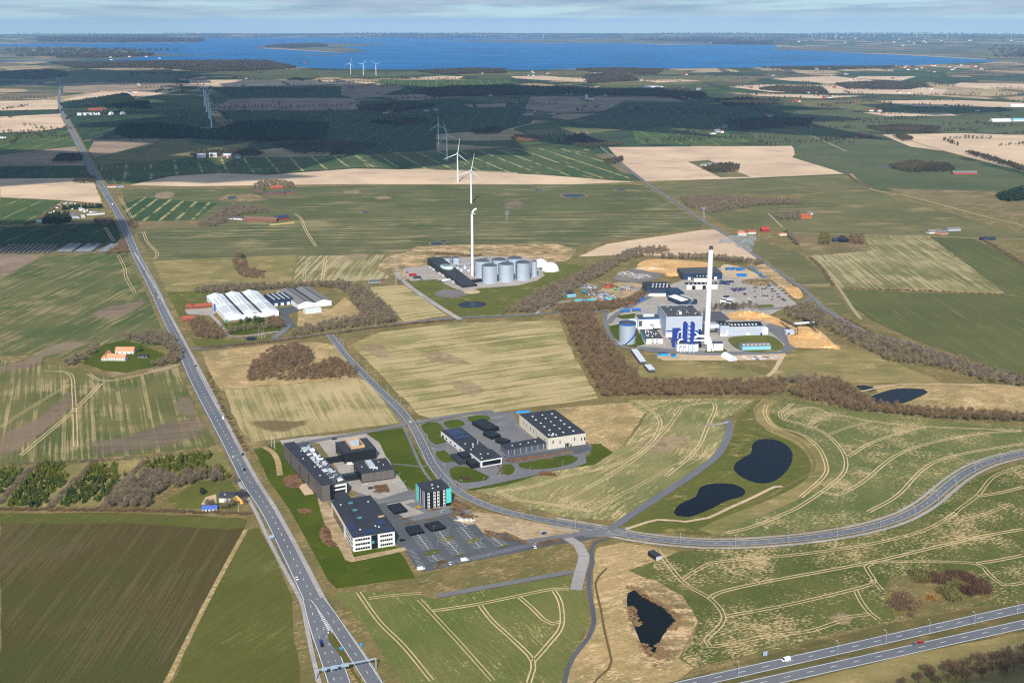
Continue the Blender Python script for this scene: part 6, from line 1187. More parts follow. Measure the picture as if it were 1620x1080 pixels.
# ---- bare woods: nearest 300 trees singly, the rest as woodland mass
BELTS = [
 ('belt beside the power station', [(887, 500), (935, 498), (962, 540), (1000, 588), (1012, 597), (1000, 628), (952, 630), (922, 572)], 4.6, B_TWIG2),
 ('belt below the dry meadow', [(1000, 604), (1080, 606), (1200, 607), (1240, 603), (1246, 622), (1210, 628), (1000, 628)], 4.6, B_TWIG2),
 ('belt along the green field', [(1245, 622), (1280, 612), (1335, 606), (1362, 628), (1400, 645), (1450, 650), (1540, 656), (1630, 661), (1630, 670), (1480, 664), (1350, 652), (1260, 630)], 4.4, B_TWIG2),
 ('belt beside the country road', [(1240, 492), (1280, 484), (1320, 510), (1380, 535), (1450, 551), (1540, 579), (1630, 607), (1630, 616), (1560, 606), (1480, 582), (1400, 572), (1370, 556), (1300, 517), (1250, 506)], 5.4, B_TWIG),
 ('belt between the biogas plant and the scrap yard', [(800, 496), (830, 477), (880, 452), (930, 427), (980, 407), (1000, 397), (1045, 393), (1062, 400), (1020, 406), (985, 417), (955, 437), (920, 452), (900, 470), (880, 485), (850, 496)], 5.2, B_TWIG),
 ('belt around the scrap yard', [(870, 496), (900, 484), (985, 479), (1025, 464), (1028, 470), (995, 488), (930, 495)], 5, B_TWIG2),
 ('triangular wood left of the biogas road', [(535, 457), (575, 454), (602, 478), (634, 509), (600, 514), (520, 525), (455, 536), (480, 522), (570, 502), (560, 480)], 5.2, B_TWIG),
 ('belt behind the factory halls', [(303, 463), (340, 456), (450, 453), (540, 449), (560, 453), (540, 459), (500, 455), (330, 467)], 5, B_TWIG),
 ('small wood beside the junction', [(388, 603), (402, 577), (430, 557), (470, 549), (494, 560), (498, 572), (486, 580), (450, 590), (430, 600), (400, 606)], 4.4, B_TWIG2),
 ('small wood below the gravel loop', [(436, 603), (470, 588), (505, 580), (530, 570), (566, 590), (560, 599), (500, 602), (440, 605)], 4.4, B_TWIG2),
 ('thicket beside the factory drive', [(298, 514), (320, 508), (345, 520), (360, 533), (345, 540), (310, 536)], 5, B_TWIG2),
 ('shelter belt around the salmon roofed farm', [(195, 536), (225, 530), (270, 532), (286, 552), (288, 574), (255, 583), (238, 580), (265, 566), (262, 552), (230, 545), (200, 541)], 5.2, B_TWIG),
 ('row of trees left of the salmon roofed farm', [(98, 582), (130, 566), (150, 552), (158, 548), (150, 560), (130, 574), (104, 584)], 5, B_TWIG),
 ('scrub beside the conifer plantation', [(172, 805), (200, 770), (230, 752), (268, 752), (272, 768), (240, 790), (235, 806)], 4, B_TWIG),
 ('scrub behind the yellow house', [(268, 760), (300, 752), (345, 748), (372, 770), (386, 790), (380, 803), (350, 808), (300, 808), (345, 804), (388, 800), (370, 762), (320, 765), (275, 775)], 5, B_TWIG),
 ('wood beside the country road', [(1075, 314), (1120, 311), (1180, 316), (1270, 319), (1270, 325), (1200, 326), (1120, 339), (1085, 327)], 6, B_TWIG),
 ('copse beside the brown barn', [(310, 358), (330, 348), (345, 336), (372, 326), (420, 330), (425, 337), (380, 341), (360, 352), (340, 360)], 6, B_TWIG),
 ('copse around the red tiled farmhouse', [(398, 306), (405, 292), (420, 286), (465, 291), (467, 298), (420, 296), (414, 310)], 6.5, B_TWIG),
 ('copse around the orange roofed farmhouse', [(1226, 347), (1245, 337), (1266, 338), (1266, 349), (1230, 349)], 5.5, B_TWIG),
 ('hedge beside the gravel lane', [(1240, 366), (1246, 366), (1264, 388), (1260, 390)], 4, B_TWIG),
 ('copse beside the black farmhouse', [(1294, 387), (1298, 373), (1312, 374), (1314, 388)], 4.5, B_OLIVE),
 ('copse behind the black farmhouse', [(1342, 386), (1346, 375), (1366, 377), (1366, 388)], 4.5, B_TWIG2),
 ('belt behind the chip yard', [(1030, 408), (1120, 406), (1180, 414), (1210, 418), (1200, 422), (1120, 412), (1040, 411)], 5.5, B_TWIG),
 ('row behind the site office', [(1122, 489), (1160, 486), (1200, 487), (1200, 491), (1122, 493)], 5, B_TWIG),
 ('copse beside the pond in the dry meadow', [(1225, 608), (1250, 600), (1310, 602), (1330, 606), (1270, 612)], 4.6, B_TWIG),
 ('thicket below the motorway', [(1400, 1090), (1480, 1060), (1622, 1034), (1622, 1062), (1500, 1085)], 5.2, B_TWIG2),
 ('row in front of the white factory hall', [(356, 531), (362, 522), (440, 514), (446, 519)], 6, B_TWIG),
 ('thicket beside the factory road', [(420, 514), (430, 504), (450, 512), (452, 520), (440, 522)], 4.6, B_TWIG2),
 ('wood in the farmland beyond the turbines', [(808, 222), (815, 215), (850, 216), (856, 224), (830, 226)], 7, B_BEECH),
]
allt = []
for bi, (nm, px, sp_, mt) in enumerate(BELTS):
    for p in scatter(px, sp_): allt.append((p[1], p, bi))
allt.sort(); protos = {}
rest = {}
for i, (d, p, bi) in enumerate(allt):
    if i < 300:
        nm = BELTS[bi][0]; v = random.randrange(5); key = (bi, v); s = random.uniform(.7, 1.15)
        lb, gp = 'bare grey brown tree in the ' + nm, 'bare trees of the ' + nm
        if key not in protos:
            e = proto_tree('bare_tree', lb, gp, V_BARE[v], BELTS[bi][3], 9.5); protos[key] = e; e.location = (*p, .1); e.rotation_euler = (0, 0, random.uniform(0, 6.28)); e.scale = (s, s, s)
        else: dup(protos[key], (*p, .1), random.uniform(0, 6.28), sc=s)
    else: rest.setdefault(bi, []).append(p)
for bi, pts in rest.items(): stuff('woodland', 'mass of bare brown trees forming the ' + BELTS[bi][0], pts, V_BARE_S, BELTS[bi][3], .65, 1.2)
# ---- conifers of the plantation
CONP = [zc(0, 720, 4.05, q) for q in ([(0, 95), (30, 85), (150, 95), (120, 140), (60, 200), (0, 250)], [(55, 330), (70, 270), (200, 130), (240, 80), (300, 55), (420, 60), (410, 90), (350, 110), (440, 130), (430, 170), (310, 290), (280, 340)], [(390, 330), (400, 300), (500, 170), (600, 60), (760, 60), (760, 120), (620, 250), (560, 300), (440, 330)], [(600, 290), (740, 140), (820, 115), (760, 170), (660, 300)], [(880, 150), (940, 50), (1080, 20), (1230, 0), (1390, 0), (1310, 40), (1310, 80), (1440, 85), (1440, 130), (1220, 160), (1150, 165), (1030, 135)])]
con = []
for ci, q in enumerate(CONP):
    for p in scatter(q, 3.7, jitter=.45): con.append((p[1], p, ci))
con.sort(); cpro = {}; crest = []
for i, (d, p, ci) in enumerate(con):
    br = ci == 4
    if i < 300:
        v = random.randrange(5); key = (br, v); s = random.uniform(.55, 1.25); lb = 'yellow green young conifer in the plantation block beside the main road' if br else 'dark green young conifer in the plantation rows between the bare hedges'; gp = 'bright plantation conifers' if br else 'dark plantation conifers'
        if key not in cpro: e = proto_tree('conifer', lb, gp, V_CON[v], B_CONB if br else B_CON, 5.2, .12, .7); cpro[key] = e; e.location = (*p, .1); e.scale = (s, s, s)
        else: dup(cpro[key], (*p, .1), random.uniform(0, 6.28), sc=s)
    else: crest.append(p)
stuff('conifers', 'block of young conifers behind the nearer plantation rows', crest, V_CON, B_CONB, .6, 1.2)
for lb, q in (('nearest the left end', [(0, 310), (90, 200), (200, 90), (260, 60)]), ('in the middle', [(310, 345), (440, 210), (560, 90), (610, 40)]), ('nearest the scrub', [(655, 345), (760, 200), (860, 110), (920, 40)])): stuff('hedge', 'grey bare hedge running through the conifer plantation, ' + lb, along(zc(0, 720, 4.05, q), 4, 1.6), V_SHRUB, B_TWIG, .7, 1.0)
stuff('hedge', 'bare hedge between the plantation and the brown field', along([(0, 806), (100, 807), (220, 808), (330, 811), (395, 813)], 4, 1.8), V_SHRUB, B_TWIG2, .5, .9)
stuff('hedge', 'row of slim bare saplings along the plantation edge', along([(0, 738), (100, 733), (220, 728), (330, 716)], 4, 2.6), V_BARE_S, B_TWIG, .35, .55)
for lb, q, w, sp_ in (('bare hedge along the side road behind the wood', [(318, 551), (430, 541), (520, 529), (620, 516), (715, 507)], 3, 2.2), ('hedge along the dry striped field', [(1282, 408), (1300, 425), (1318, 452)], 4, 2.5), ('hedge below the dry striped field', [(1330, 456), (1400, 459), (1470, 461), (1590, 467)], 4, 6), ('hedge beside the lane in the right hand fields', [(1338, 505), (1358, 515), (1380, 528)], 4, 3), ('hedge running to the far corner of the right hand fields', [(1560, 382), (1590, 400), (1630, 425)], 6, 3), ('hedge along the dark green field', [(1340, 276), (1356, 287), (1375, 298)], 8, 4), ('hedge between the main road and the tan field', [(327, 590), (360, 660), (390, 710)], 3, 7), ('low scrub on the mound behind the biogas plant', [(690, 402), (720, 403), (750, 406), (760, 404)], 8, 2.6)):
    stuff('hedge', lb, along(q, w, sp_), V_SHRUB, B_TWIG2, .7, 1.3)
# dark evergreen shelter trees
def single(name, label, px, py, V, mat, h, s=1., grp=None, tr=.25):
    e = proto_tree(name, label, grp, V, mat, h, tr); e.location = (*U(px, py), .2); e.scale = (s, s, s); return e
for i, (x, y) in enumerate(((381, 511), (391, 510), (396, 508), (404, 508), (410, 510), (416, 511))): single('evergreen_tree', 'dark evergreen tree at the front wall of the white factory hall', x, y, V_EVG[i % 3], B_EVG, 8, random.uniform(.5, 1), 'evergreens at the factory wall')
single('evergreen_tree', 'round dark evergreen beside the salmon roofed farm', 222, 556, V_EVG[0], B_EVG, 8, .8); single('evergreen_tree', 'dark evergreen in the garden behind the yellow house', 321, 782, V_EVG[1], B_FIR, 8, .75); single('evergreen_tree', 'bright green bush beside the yellow house garden', 361, 756, V_EVG[2], B_CONB, 8, .6)
stuff('conifers', 'dark fir screen around the caravan yard', scatter([(66, 354), (75, 343), (95, 340), (112, 342), (112, 352), (90, 356)], 6) + along([(100, 332), (130, 330), (160, 329)], 8, 4), V_CON, B_FIR, 1.4, 2.2)
stuff('shrubs', 'bare scrub around the caravan yard', along([(40, 356), (60, 350), (72, 340), (85, 330), (100, 322)], 8, 4) + scatter([(148, 356), (150, 344), (180, 344), (184, 356)], 6), V_SHRUB, B_TWIG2, .9, 1.6)
stuff('shrubs', 'bare scrub along the main road by the mink sheds', scatter([(165, 402), (185, 388), (195, 375), (205, 400)], 4) + along([(0, 391.5), (100, 390), (165, 389)], 5, 4) + scatter([(203, 356), (208, 345), (220, 358), (212, 362)], 4), V_SHRUB, B_TWIG2, .9, 1.7)
stuff('shrubs', 'bare scrub beside the small pond in the brown meadow', scatter([(368, 410), (378, 402), (388, 404), (392, 424), (418, 430), (418, 440), (385, 440), (372, 424)], 6), V_SHRUB, B_TWIG2, 1.0, 1.8); single('evergreen_tree', 'dark ivy clad tree in the brown meadow', 384, 410, V_EVG[1], B_EVG, 8, 1.1)
# thicket island in the lower right field and the garden shrubs: each one a shrub
proS = {}
def shrub(px, py, s, mat, label, grp, zs=1.):
    v = random.randrange(4); key = (mat.name, v)
    if key not in proS:
        e = thing('shrub', label, 'shrub', (0, 0, 0), 0, grp); c = bpy.data.objects.new('foliage', tri_mesh('foliage', V_SHRUB[v], mat)); COL.objects.link(c); c.parent = e; t = MB(); t.tube([(0, 0, 0), (.2, .1, 1.4)], [.1, .03], 5); t.tube([(0, 0, 0), (-.3, .2, 1.3)], [.1, .03], 5); t.build('stem', M_BARK, e); proS[key] = e
    else: e = dup(proS[key], (0, 0, 0), 0, label, group=grp)
    e.location = (*U(px, py), .25); e.rotation_euler = (0, 0, random.uniform(0, 6.28)); e.scale = (s, s, s * zs)
    if grp is None and 'group' in e.keys(): del e['group']
    return e
for x0, y0, x1, y1, n, mt, lb in ((1412, 945, 1452, 968, 26, B_TWIG2, 'brown'), (1465, 906, 1540, 926, 30, B_RED, 'dark red'), (1492, 925, 1528, 950, 18, B_OLIVE, 'olive'), (1525, 922, 1562, 944, 20, B_RED, 'russet'), (1440, 906, 1470, 920, 12, B_OLIVE, 'olive green')):
    for k in range(n):
        a = random.uniform(0, 6.28); q = math.sqrt(random.random()); x = (x0 + x1) / 2 + math.cos(a) * q * (x1 - x0) / 2; y = (y0 + y1) / 2 + math.sin(a) * q * (y1 - y0) / 2
        shrub(x, y, random.uniform(1.3, 2.3), mt, lb + ' bare shrub in the thicket island above the motorway', lb + ' thicket shrubs')
shrub(1473, 948, 1.5, B_OCHRE, 'bright ochre shrub in the thicket island above the motorway', None); shrub(1441, 975, 1.2, B_TWIG2, 'lone round bare shrub below the thicket island', None)
stuff('shrubs', 'pale reeds fringing the black pond', [p for p in along(zc(860, 850, 4.696, [(620, 370), (700, 385), (760, 440), (860, 490), (960, 560), (1000, 620), (950, 690)]), 5, 1.2)] + along(zc(860, 850, 4.696, [(640, 520), (680, 620), (700, 660)]), 6, 1.2) + along(zc(860, 850, 4.696, [(730, 800), (770, 830), (800, 880), (850, 900), (880, 860), (850, 800)]), 5, 1.2), V_SHRUB, leafmat('reeds', (172, 142, 104), (150, 120, 88)), .3, .5)
for (x, y, s, mt, lb) in ((512, 884, 1.0, B_OLIVE, 'round clipped bush on the lawn below the white office'), (745, 716, .9, B_TWIG2, 'small round bush on the lawn of the low white office'), (695, 693, 1.0, B_TWIG2, 'bare round bush on the big lawn island'), (872, 728, 1.0, B_TWIG2, 'bare round bush on the lawn below the concrete hall')): shrub(x, y, s, mt, lb, None)
for k in range(24): shrub(848 + random.uniform(0, 32), 752 + random.uniform(-2, 2) - (k % 12) * .3, .7, B_BEECH, 'russet bush in the long clump on the verge below the concrete hall', 'russet verge bushes')
for k in range(16): shrub(random.uniform(727, 745), random.uniform(755, 760), .5, B_RED, 'low dark red bush in the bed on the office lawn', 'dark red bed bushes')
for k in range(12): shrub(random.uniform(788, 797), random.uniform(738, 750), .6, B_TWIG2, 'low brown bush in the bed beside the office terrace', 'terrace bed bushes')
for k in range(14): shrub(random.uniform(593, 614), random.uniform(769, 779), .7, B_TWIG2, 'brown bush in the bark bed beside the grey panelled block', 'bark bed bushes')
for k in range(26): shrub(random.uniform(505, 526) + 0, random.uniform(838, 862), .35, B_RED, 'low dark red bush in the curved bed on the lawn', 'curved bed bushes')
for (x, y) in ((683, 874), (707, 852), (712, 851), (748, 855), (690, 872), (752, 854)): shrub(x, y, .7, B_OLIVE, 'leafy young bush on a car park island', 'car park island bushes')
stuff('shrubs', 'dry shrubs along the edge of the car park and dirt lot', along([(688, 898), (695, 893), (704, 890)], 4, 1.4) + along([(855, 862), (875, 857), (888, 854)], 4, 1.4) + along([(720, 806), (730, 815), (750, 820)], 7, 1.8) + along([(770, 848), (800, 853), (830, 858)], 4, 1.8), V_SHRUB, B_TWIG2, .5, .9)
# ---- far woods, hedgerows and clumps
FARWOODS = [('dark wood behind the plough strip', [(352, 205), (380, 196), (450, 195), (520, 199), (515, 222), (440, 223), (360, 222), (290, 218)], B_FIR, 8), ('dark wood beside the far turbines', [(182, 213), (190, 201), (240, 198), (300, 204), (345, 212), (290, 220), (210, 219)], B_FIR, 8), ('bare wood behind the plough strip', [(430, 232), (540, 226), (600, 232), (560, 244), (470, 245)], B_FARW, 9), ('wood by the small far farm', [(95, 166), (200, 150), (215, 160), (170, 168), (110, 172)], B_FIR, 10), ('wood beside the main road junction', [(170, 165), (235, 161), (238, 172), (200, 175)], B_FIR, 10),
 ('coastal wood', [(660, 114), (740, 110), (800, 111), (800, 116), (700, 118)], B_FARW, 14), ('coastal wood beyond the village', [(910, 111), (960, 109.5), (1050, 111), (1040, 118), (960, 117)], B_FARW, 14), ('wood around the far village', [(650, 146), (720, 138), (830, 138), (960, 143), (1080, 142), (1120, 150), (1110, 156), (1000, 152), (900, 149), (760, 152), (690, 154)], B_FARW, 12), ('trees around the red roofed far houses', [(925, 120), (990, 118), (1010, 128), (930, 132)], B_FARW, 14), ('wood around the two right hand farms', [(1150, 193), (1200, 188), (1290, 190), (1280, 200), (1190, 208), (1150, 203)], B_FARW, 9), ('tree belt below the tan farm', [(1130, 160), (1180, 157), (1240, 166), (1150, 168)], B_FARW, 12), ('wood beside the far tan field', [(1200, 142), (1230, 138), (1300, 140), (1310, 148), (1250, 147)], B_FARW, 11), ('wood among the far right farms', [(1320, 134), (1400, 130), (1470, 136), (1440, 142), (1340, 141)], B_FARW, 12), ('belt beside the yellow far farm', [(1370, 203), (1440, 199), (1490, 204), (1480, 212), (1400, 210)], B_FARW, 8), ('hedge along the far tan field', [(1525, 243), (1540, 243), (1622, 268), (1622, 274)], B_FARW, 7), ('copse in the far tan field', [(1412, 217), (1430, 215), (1445, 222), (1430, 225)], B_FARW, 7), ('trees around the tan field farm', [(1110, 268), (1145, 262), (1170, 264), (1168, 272), (1130, 274)], B_FARW, 7), ('copse beside the dark field', [(1405, 266), (1440, 258), (1500, 262), (1510, 272), (1440, 274)], B_FARW, 7), ('trees at the right edge of the brown field', [(1575, 312), (1620, 302), (1622, 318), (1590, 320)], B_FIR, 8), ('dark wood on the far left', [(0, 116), (80, 112), (110, 120), (60, 126), (0, 124)], B_FARW, 14), ('town trees by the fjord', [(80, 100), (260, 98), (420, 97), (470, 108), (400, 112), (330, 114), (250, 108), (120, 108)], B_FARW, 26),
 ('trees by the bungalow on the main road', [(114, 292), (120, 287), (150, 284), (152, 291)], B_FARW, 7), ('trees below the far left field', [(83, 258), (95, 247), (130, 248), (130, 258)], B_FARW, 7), ('trees around the three white roofed sheds', [(300, 250), (310, 242), (400, 240), (420, 246), (400, 250)], B_FARW, 9), ('trees along the far country road', [(895, 222), (925, 214), (945, 225), (990, 230), (940, 236), (905, 232)], B_FARW, 9), ('trees beside the tan field road', [(955, 257), (985, 250), (985, 258), (965, 262)], B_FARW, 8), ('wood in the cloud shadow', [(745, 208), (780, 203), (800, 206), (790, 213), (750, 214)], B_FARW, 9), ('wood left of the white turbines', [(585, 195), (620, 188), (680, 192), (640, 198)], B_FARW, 10), ('dark clump far left of the country road', [(565, 172), (640, 164), (690, 168), (620, 178)], B_FARW, 10), ('hedge wood on the far peninsula', [(80, 90), (150, 88), (240, 86), (245, 88), (160, 92), (90, 92)], B_FARW, 40), ('coastal wood at the head of the bay', [(1200, 108), (1330, 106.5), (1420, 106), (1400, 109), (1280, 110)], B_FARW, 22), ('dark wood on the far shore', [(60, 62), (200, 63), (322, 65), (320, 66.5), (160, 67), (60, 66)], B_FARW, 90), ('dark wood across the bay', [(1110, 69), (1200, 69), (1225, 70.5), (1180, 71)], B_FARW, 70), ('wood on the fjord island', [(420, 75), (450, 72.5), (500, 71), (520, 74), (470, 77)], B_FARW, 50)]
for nm, px, mt, sp_ in FARWOODS: stuff('woodland', nm, scatter(px, sp_), V_FARB if mt is B_FARW and sp_ < 10 else V_FAR, mt, .8 * max(1, sp_ / 11), 1.4 * max(1, sp_ / 11), 1 if sp_ < 20 else .6)
hp = []
for k in range(400):
    y = 111 + 120 * random.random() ** 1.6; x = random.uniform(-40, 1660)
    if 480 < x < 1000 and y < 116: continue
    if 560 < x < 1000 and y > 160 and random.random() < .6: continue
    c = np.array(U(x, y)); a = random.choice((.25, .3, 1.75, .1)) + random.gauss(0, .12); ln = random.uniform(30, 260) * (c[1] / 4500); d = np.array((math.cos(a), math.sin(a))); sp_ = 9 + c[1] / 900
    for j in range(int(ln / sp_)): hp.append(tuple(c + d * (j * sp_) + np.array((random.gauss(0, 3), random.gauss(0, 4)))))
stuff('hedgerow', 'scattered hedgerows and clumps between the far fields', hp, V_FAR, B_FARW, .5, 1.2)
hp = []
for k in range(150):
    y = random.uniform(53, 62) if k % 2 else random.uniform(72, 104); x = random.uniform(0, 1640)
    if y > 70: x, y = random.choice(((random.uniform(0, 110), random.uniform(77, 92)), (random.uniform(1560, 1640), random.uniform(74, 92)), (random.uniform(1000, 1100), random.uniform(62, 67))))
    c = np.array(U(x, y)); ln = random.uniform(300, 1500) * c[1] / 14000
    for j in range(int(ln / 60)): hp.append(tuple(c + np.array((j * 60 + random.gauss(0, 20), random.gauss(0, 60)))))
stuff('hedgerow', 'woods and hedgerows on the land across the fjord', hp, V_FAR, B_FARW, 3.5, 6.5, .55)
# ================================================================== SMALL THINGS
# ---- wind turbines
def make_turbine(label, px, py, rot, sc, group, yaw=0., simple=False):
    c = U(px, py); e = thing('wind_turbine', label, 'turbine', (*c, 0), yaw, group); e.scale = (sc, sc, sc)
    fat = 3.0 if simple else 1.0
    MB().cyl(0, 0, 0, 66.5, 2.1 * fat ** .5, 1.25 * fat ** .5, 16).build('tower', M_WHITEM, e); MB().box(-1.7, 1.7, -3.0, 6, 66.6, 70).build('nacelle', M_WHITEM, e); MB().tube([(0, -3.1, 68.2), (0, -4.6, 68.2), (0, -5.4, 68.2)], [1.6, 1.3, .3], 12).build('hub', M_WHITEM, e)
    for k in range(3):
        a = math.radians(rot + 120 * k); m = MB(); n = 7; v = []
        for i in range(n + 1):
            t = i / n; r = 1.2 + 36 * t; w = (1.1 + 1.5 * math.sin(min(1, t * 4) * math.pi / 2)) * (1 - .86 * t) * fat ** .5; th = .5 * (1 - .8 * t)
            for du, dv in ((-w * .35, 0), (0, -th), (w * .65, 0), (0, th)): v.append((math.sin(a) * r + math.cos(a) * du, -4.3 + dv, 68.2 + math.cos(a) * r - math.sin(a) * du))
        m.add(v, [(4 * i + j, 4 * i + (j + 1) % 4, 4 * i + 4 + (j + 1) % 4, 4 * i + 4 + j) for i in range(n) for j in range(4)] + [(4 * n, 4 * n + 1, 4 * n + 2, 4 * n + 3)], 0, True); m.build('blade', M_WHITEM, e)
    return e
for (x, y, r, lb) in ((745.5, 322, 11, 'white wind turbine standing in the green field, first of the row from the bent stack'), (724.3, 289, 9, 'white wind turbine in the tan ploughed strip, second of the row'), (707.3, 254, -13, 'white wind turbine at the edge of the cloud shadow, third of the row'), (693.7, 234, 0, 'white wind turbine deep in the cloud shadow, last of the row')): make_turbine(lb, x, y, r, 1., 'row of four wind turbines', .1)
for (x, y, r, s, lb) in ((335, 205, 92, 1.29, 'first from the dark wood'), (331, 188.5, 32, 1.31, 'second from the dark wood'), (327, 177.5, 37, 1.29, 'third from the dark wood'), (324, 168.5, 2, 1.29, 'farthest from the dark wood')): make_turbine('tall wind turbine in the overlapping cluster, ' + lb, x, y, r, s, 'cluster of tall wind turbines', .25)
for (x, y, r, lb) in ((555, 118, 15, 'left of three, beside the coastal wood'), (575, 119.5, 40, 'middle of three'), (595, 120, 70, 'right of three')): make_turbine('small white wind turbine near the fjord shore, ' + lb.replace('left', 'first').replace('right', 'last'), x, y, r, 1.15, 'turbines near the fjord', .1)
r_ = random.Random(4)
for k in range(26):
    x = r_.choice((r_.uniform(1180, 1615), r_.uniform(1250, 1615), r_.uniform(590, 900))); make_turbine('tiny white wind turbine on the far shore', x, r_.uniform(55.5, 62), r_.uniform(0, 120), 1.15, 'turbines on the far shore', 0, True)
# ---- masts
def mast(px, py, h, lb, w=1.4):
    c = U(px, py); e = thing('lattice_mast', lb, 'mast', (*c, 0)); m = MB(); n = int(h / 3)
    for sx, sy in ((-1, -1), (1, -1), (1, 1), (-1, 1)): MB().tube([(sx * w, sy * w, 0), (sx * w * .35, sy * w * .35, h)], .16, 5).build('leg', M_STEEL, e)
    for i in range(n):
        z0, z1 = i * h / n, (i + 1) * h / n; a, b = w * (1 - .65 * i / n), w * (1 - .65 * (i + 1) / n)
        for q in range(4):
            c0 = [(-1, -1), (1, -1), (1, 1), (-1, 1)]; p, s = c0[q], c0[(q + 1) % 4]; m.tube([(p[0] * a, p[1] * a, z0), (s[0] * b, s[1] * b, z1)], .09, 4)
    m.build('bracing', M_STEEL, e); return e
mast(627, 452, 46, 'tall thin grey lattice mast at the biogas access road', 1.0)
e = mast(1113, 349, 26, 'grey electricity pylon beside the country road', 2.2)
for z in (18, 22, 25): MB().tube([(-5, 0, z), (5, 0, z)], .2, 5).build('cross_arm', M_STEEL, e)
e = mast(802, 352, 24, 'faint grey electricity pylon in the striped green field', 2.0)
for z in (17, 21): MB().tube([(-5, 0, z), (5, 0, z)], .2, 5).build('cross_arm', M_STEEL, e)
# ---- street lamps
lamp0 = None
def lamp(x, y, rz, lb, gp, s=1.):
    global lamp0
    if lamp0 is None:
        lamp0 = thing('street_lamp', lb, 'lamp', (x, y, .5), rz, gp); MB().tube([(0, 0, 0), (0, 0, 7.6)], [.14, .09], 6).build('pole', M_STEEL, lamp0); MB().tube([(0, 0, 7.5), (.5, 0, 7.9), (1.6, 0, 8.0)], .08, 5).build('arm', M_STEEL, lamp0); MB().box(1.4, 2.3, -.2, .2, 7.85, 8.1).build('lamp_head', M_LGREY, lamp0); lamp0.scale = (s, s, s); return
    o = dup(lamp0, (x, y, .5), rz, lb, s, gp)
def lamps_along(line, off, step, start, end, lb, gp, s=1.):
    acc = 0.; nxt = start; c = offset_line(line, off)
    for i in range(len(c) - 1):
        d = c[i + 1] - c[i]; L = np.hypot(*d)
        while acc + L >= nxt and nxt <= end:
            p = c[i] + d * (nxt - acc) / L; lamp(p[0], p[1], math.atan2(d[1], d[0]) + (-math.pi / 2 if off > 0 else math.pi / 2), lb, gp, s); nxt += step
        acc += L
lamps_along(curve_line, 5.6, 38, 20, 620, 'slender grey street lamp along the road past the business park', 'lamps along the business park road'); lamps_along(curve_line, -5.4, 40, 640, 1300, 'slender grey street lamp along the curving road between the green fields', 'lamps along the curving field road')
for x, y in ((1168, 1071), (1325, 1037), (1401, 1020), (1470, 1003), (1541, 990), (1609, 973)): p = U(x, y); lamp(p[0], p[1], 1.85, 'tall grey lamp post on the motorway median', 'lamps on the motorway median', 1.1)
for x, y in ((686, 842), (709, 845), (665, 856), (692, 866), (722, 872), (760, 862), (783, 852), (737, 842), (686, 884), (772, 888), (845, 870)): p = U(x, y); lamp(p[0], p[1], .5, 'thin grey lamp post in the car park', 'lamps in the car park', .6)
for x, y in ((650, 700), (661, 724), (600, 712), (615, 735), (632, 757), (640, 770), (720, 770), (765, 764), (790, 757), (815, 752), (838, 748), (890, 738)): p = U(x, y); lamp(p[0], p[1], .5, 'thin grey lamp post along the lawns and service roads', 'lamps along the lawns', .6)
lamps_along(side_line, 5, 42, 60, 520, 'thin grey street lamp along the side road', 'lamps along the side road', .85)
# ---- road signs and gantry
M_SIGNB = pmat('blue_sign', (30, 150, 220), .5, var=.03); M_SIGNG = pmat('sign_back', (150, 170, 190), .5, var=.05)
def gantry():
    a, b = np.array(U(500, 1077)), np.array(U(595, 1058)); d = b - a; L = float(np.hypot(*d)); e = thing('sign_gantry', 'grey sign gantry spanning both carriageways of the main road', 'gantry', (*a, .3), math.atan2(d[1], d[0]))
    for x in (0, L): MB().box(x - .25, x + .25, -.25, .25, 0, 6.6).build('post', M_STEEL, e)
    MB().box(-.25, L + .25, -.3, .3, 6.62, 7.2).build('beam', M_STEEL, e)
    for x, w in ((3.5, 3), (8.6, 4.2), (15, 4.6)): MB().box(x, x + w, -.5, -.32, 5.6, 8.0).build('sign_panel', M_SIGNG, e)
gantry()
def road_sign(px, py, w, h, z, mat, lb, rz=0.):
    c = U(px, py); e = thing('road_sign', lb, 'sign', (*c, .3), rz)
    for x in (-w * .3, w * .3): MB().tube([(x, 0, 0), (x, 0, z + h)], .07, 5).build('post', M_STEEL, e)
    MB().box(-w / 2, w / 2, -.14, -.08, z, z + h).build('panel', mat, e)
road_sign(540, 1030, 1.6, 1.6, 1.2, M_SIGNB, 'square blue sign on the median of the main road'); road_sign(572, 1024, 1.6, 1.6, 1.2, M_SIGNB, 'square blue sign beside the cycle path of the main road'); road_sign(1210, 1040, 3, 3.0, 1.2, M_SIGNG, 'grey backed direction sign beside the motorway', .3); road_sign(430, 854, 3.4, 2.4, 1.4, M_SIGNG, 'pale blue direction sign beside the main road above the pasture', .2); road_sign(519.5, 1003, .7, .9, .6, M_WHITEM, 'small white bollard sign at the tip of the median')
for i, (x, y) in enumerate(((410, 535), (414, 535), (418, 534.6))): c = U(x, y); e = thing('flagpole', 'slim white flagpole beside the factory drive', 'flagpole', (*c, .2), 0, 'flagpoles at the factory'); MB().cyl(0, 0, 0, 11, .14, .08, 8).build('pole', M_WHITEM, e); MB().cyl(0, 0, 0, .4, .4, n=10).build('base', M_LGREY, e)
for i, (x, y) in enumerate(((430, 706), (434, 707), (435, 710))): c = U(x, y); e = thing('flagpole', 'slim white flagpole on the lawn beside the main road', 'flagpole', (*c, .2), 0, 'flagpoles on the office lawn'); MB().cyl(0, 0, 0, 9, .13, .07, 8).build('pole', M_WHITEM, e); MB().cyl(0, 0, 0, .4, .4, n=10).build('base', M_LGREY, e)
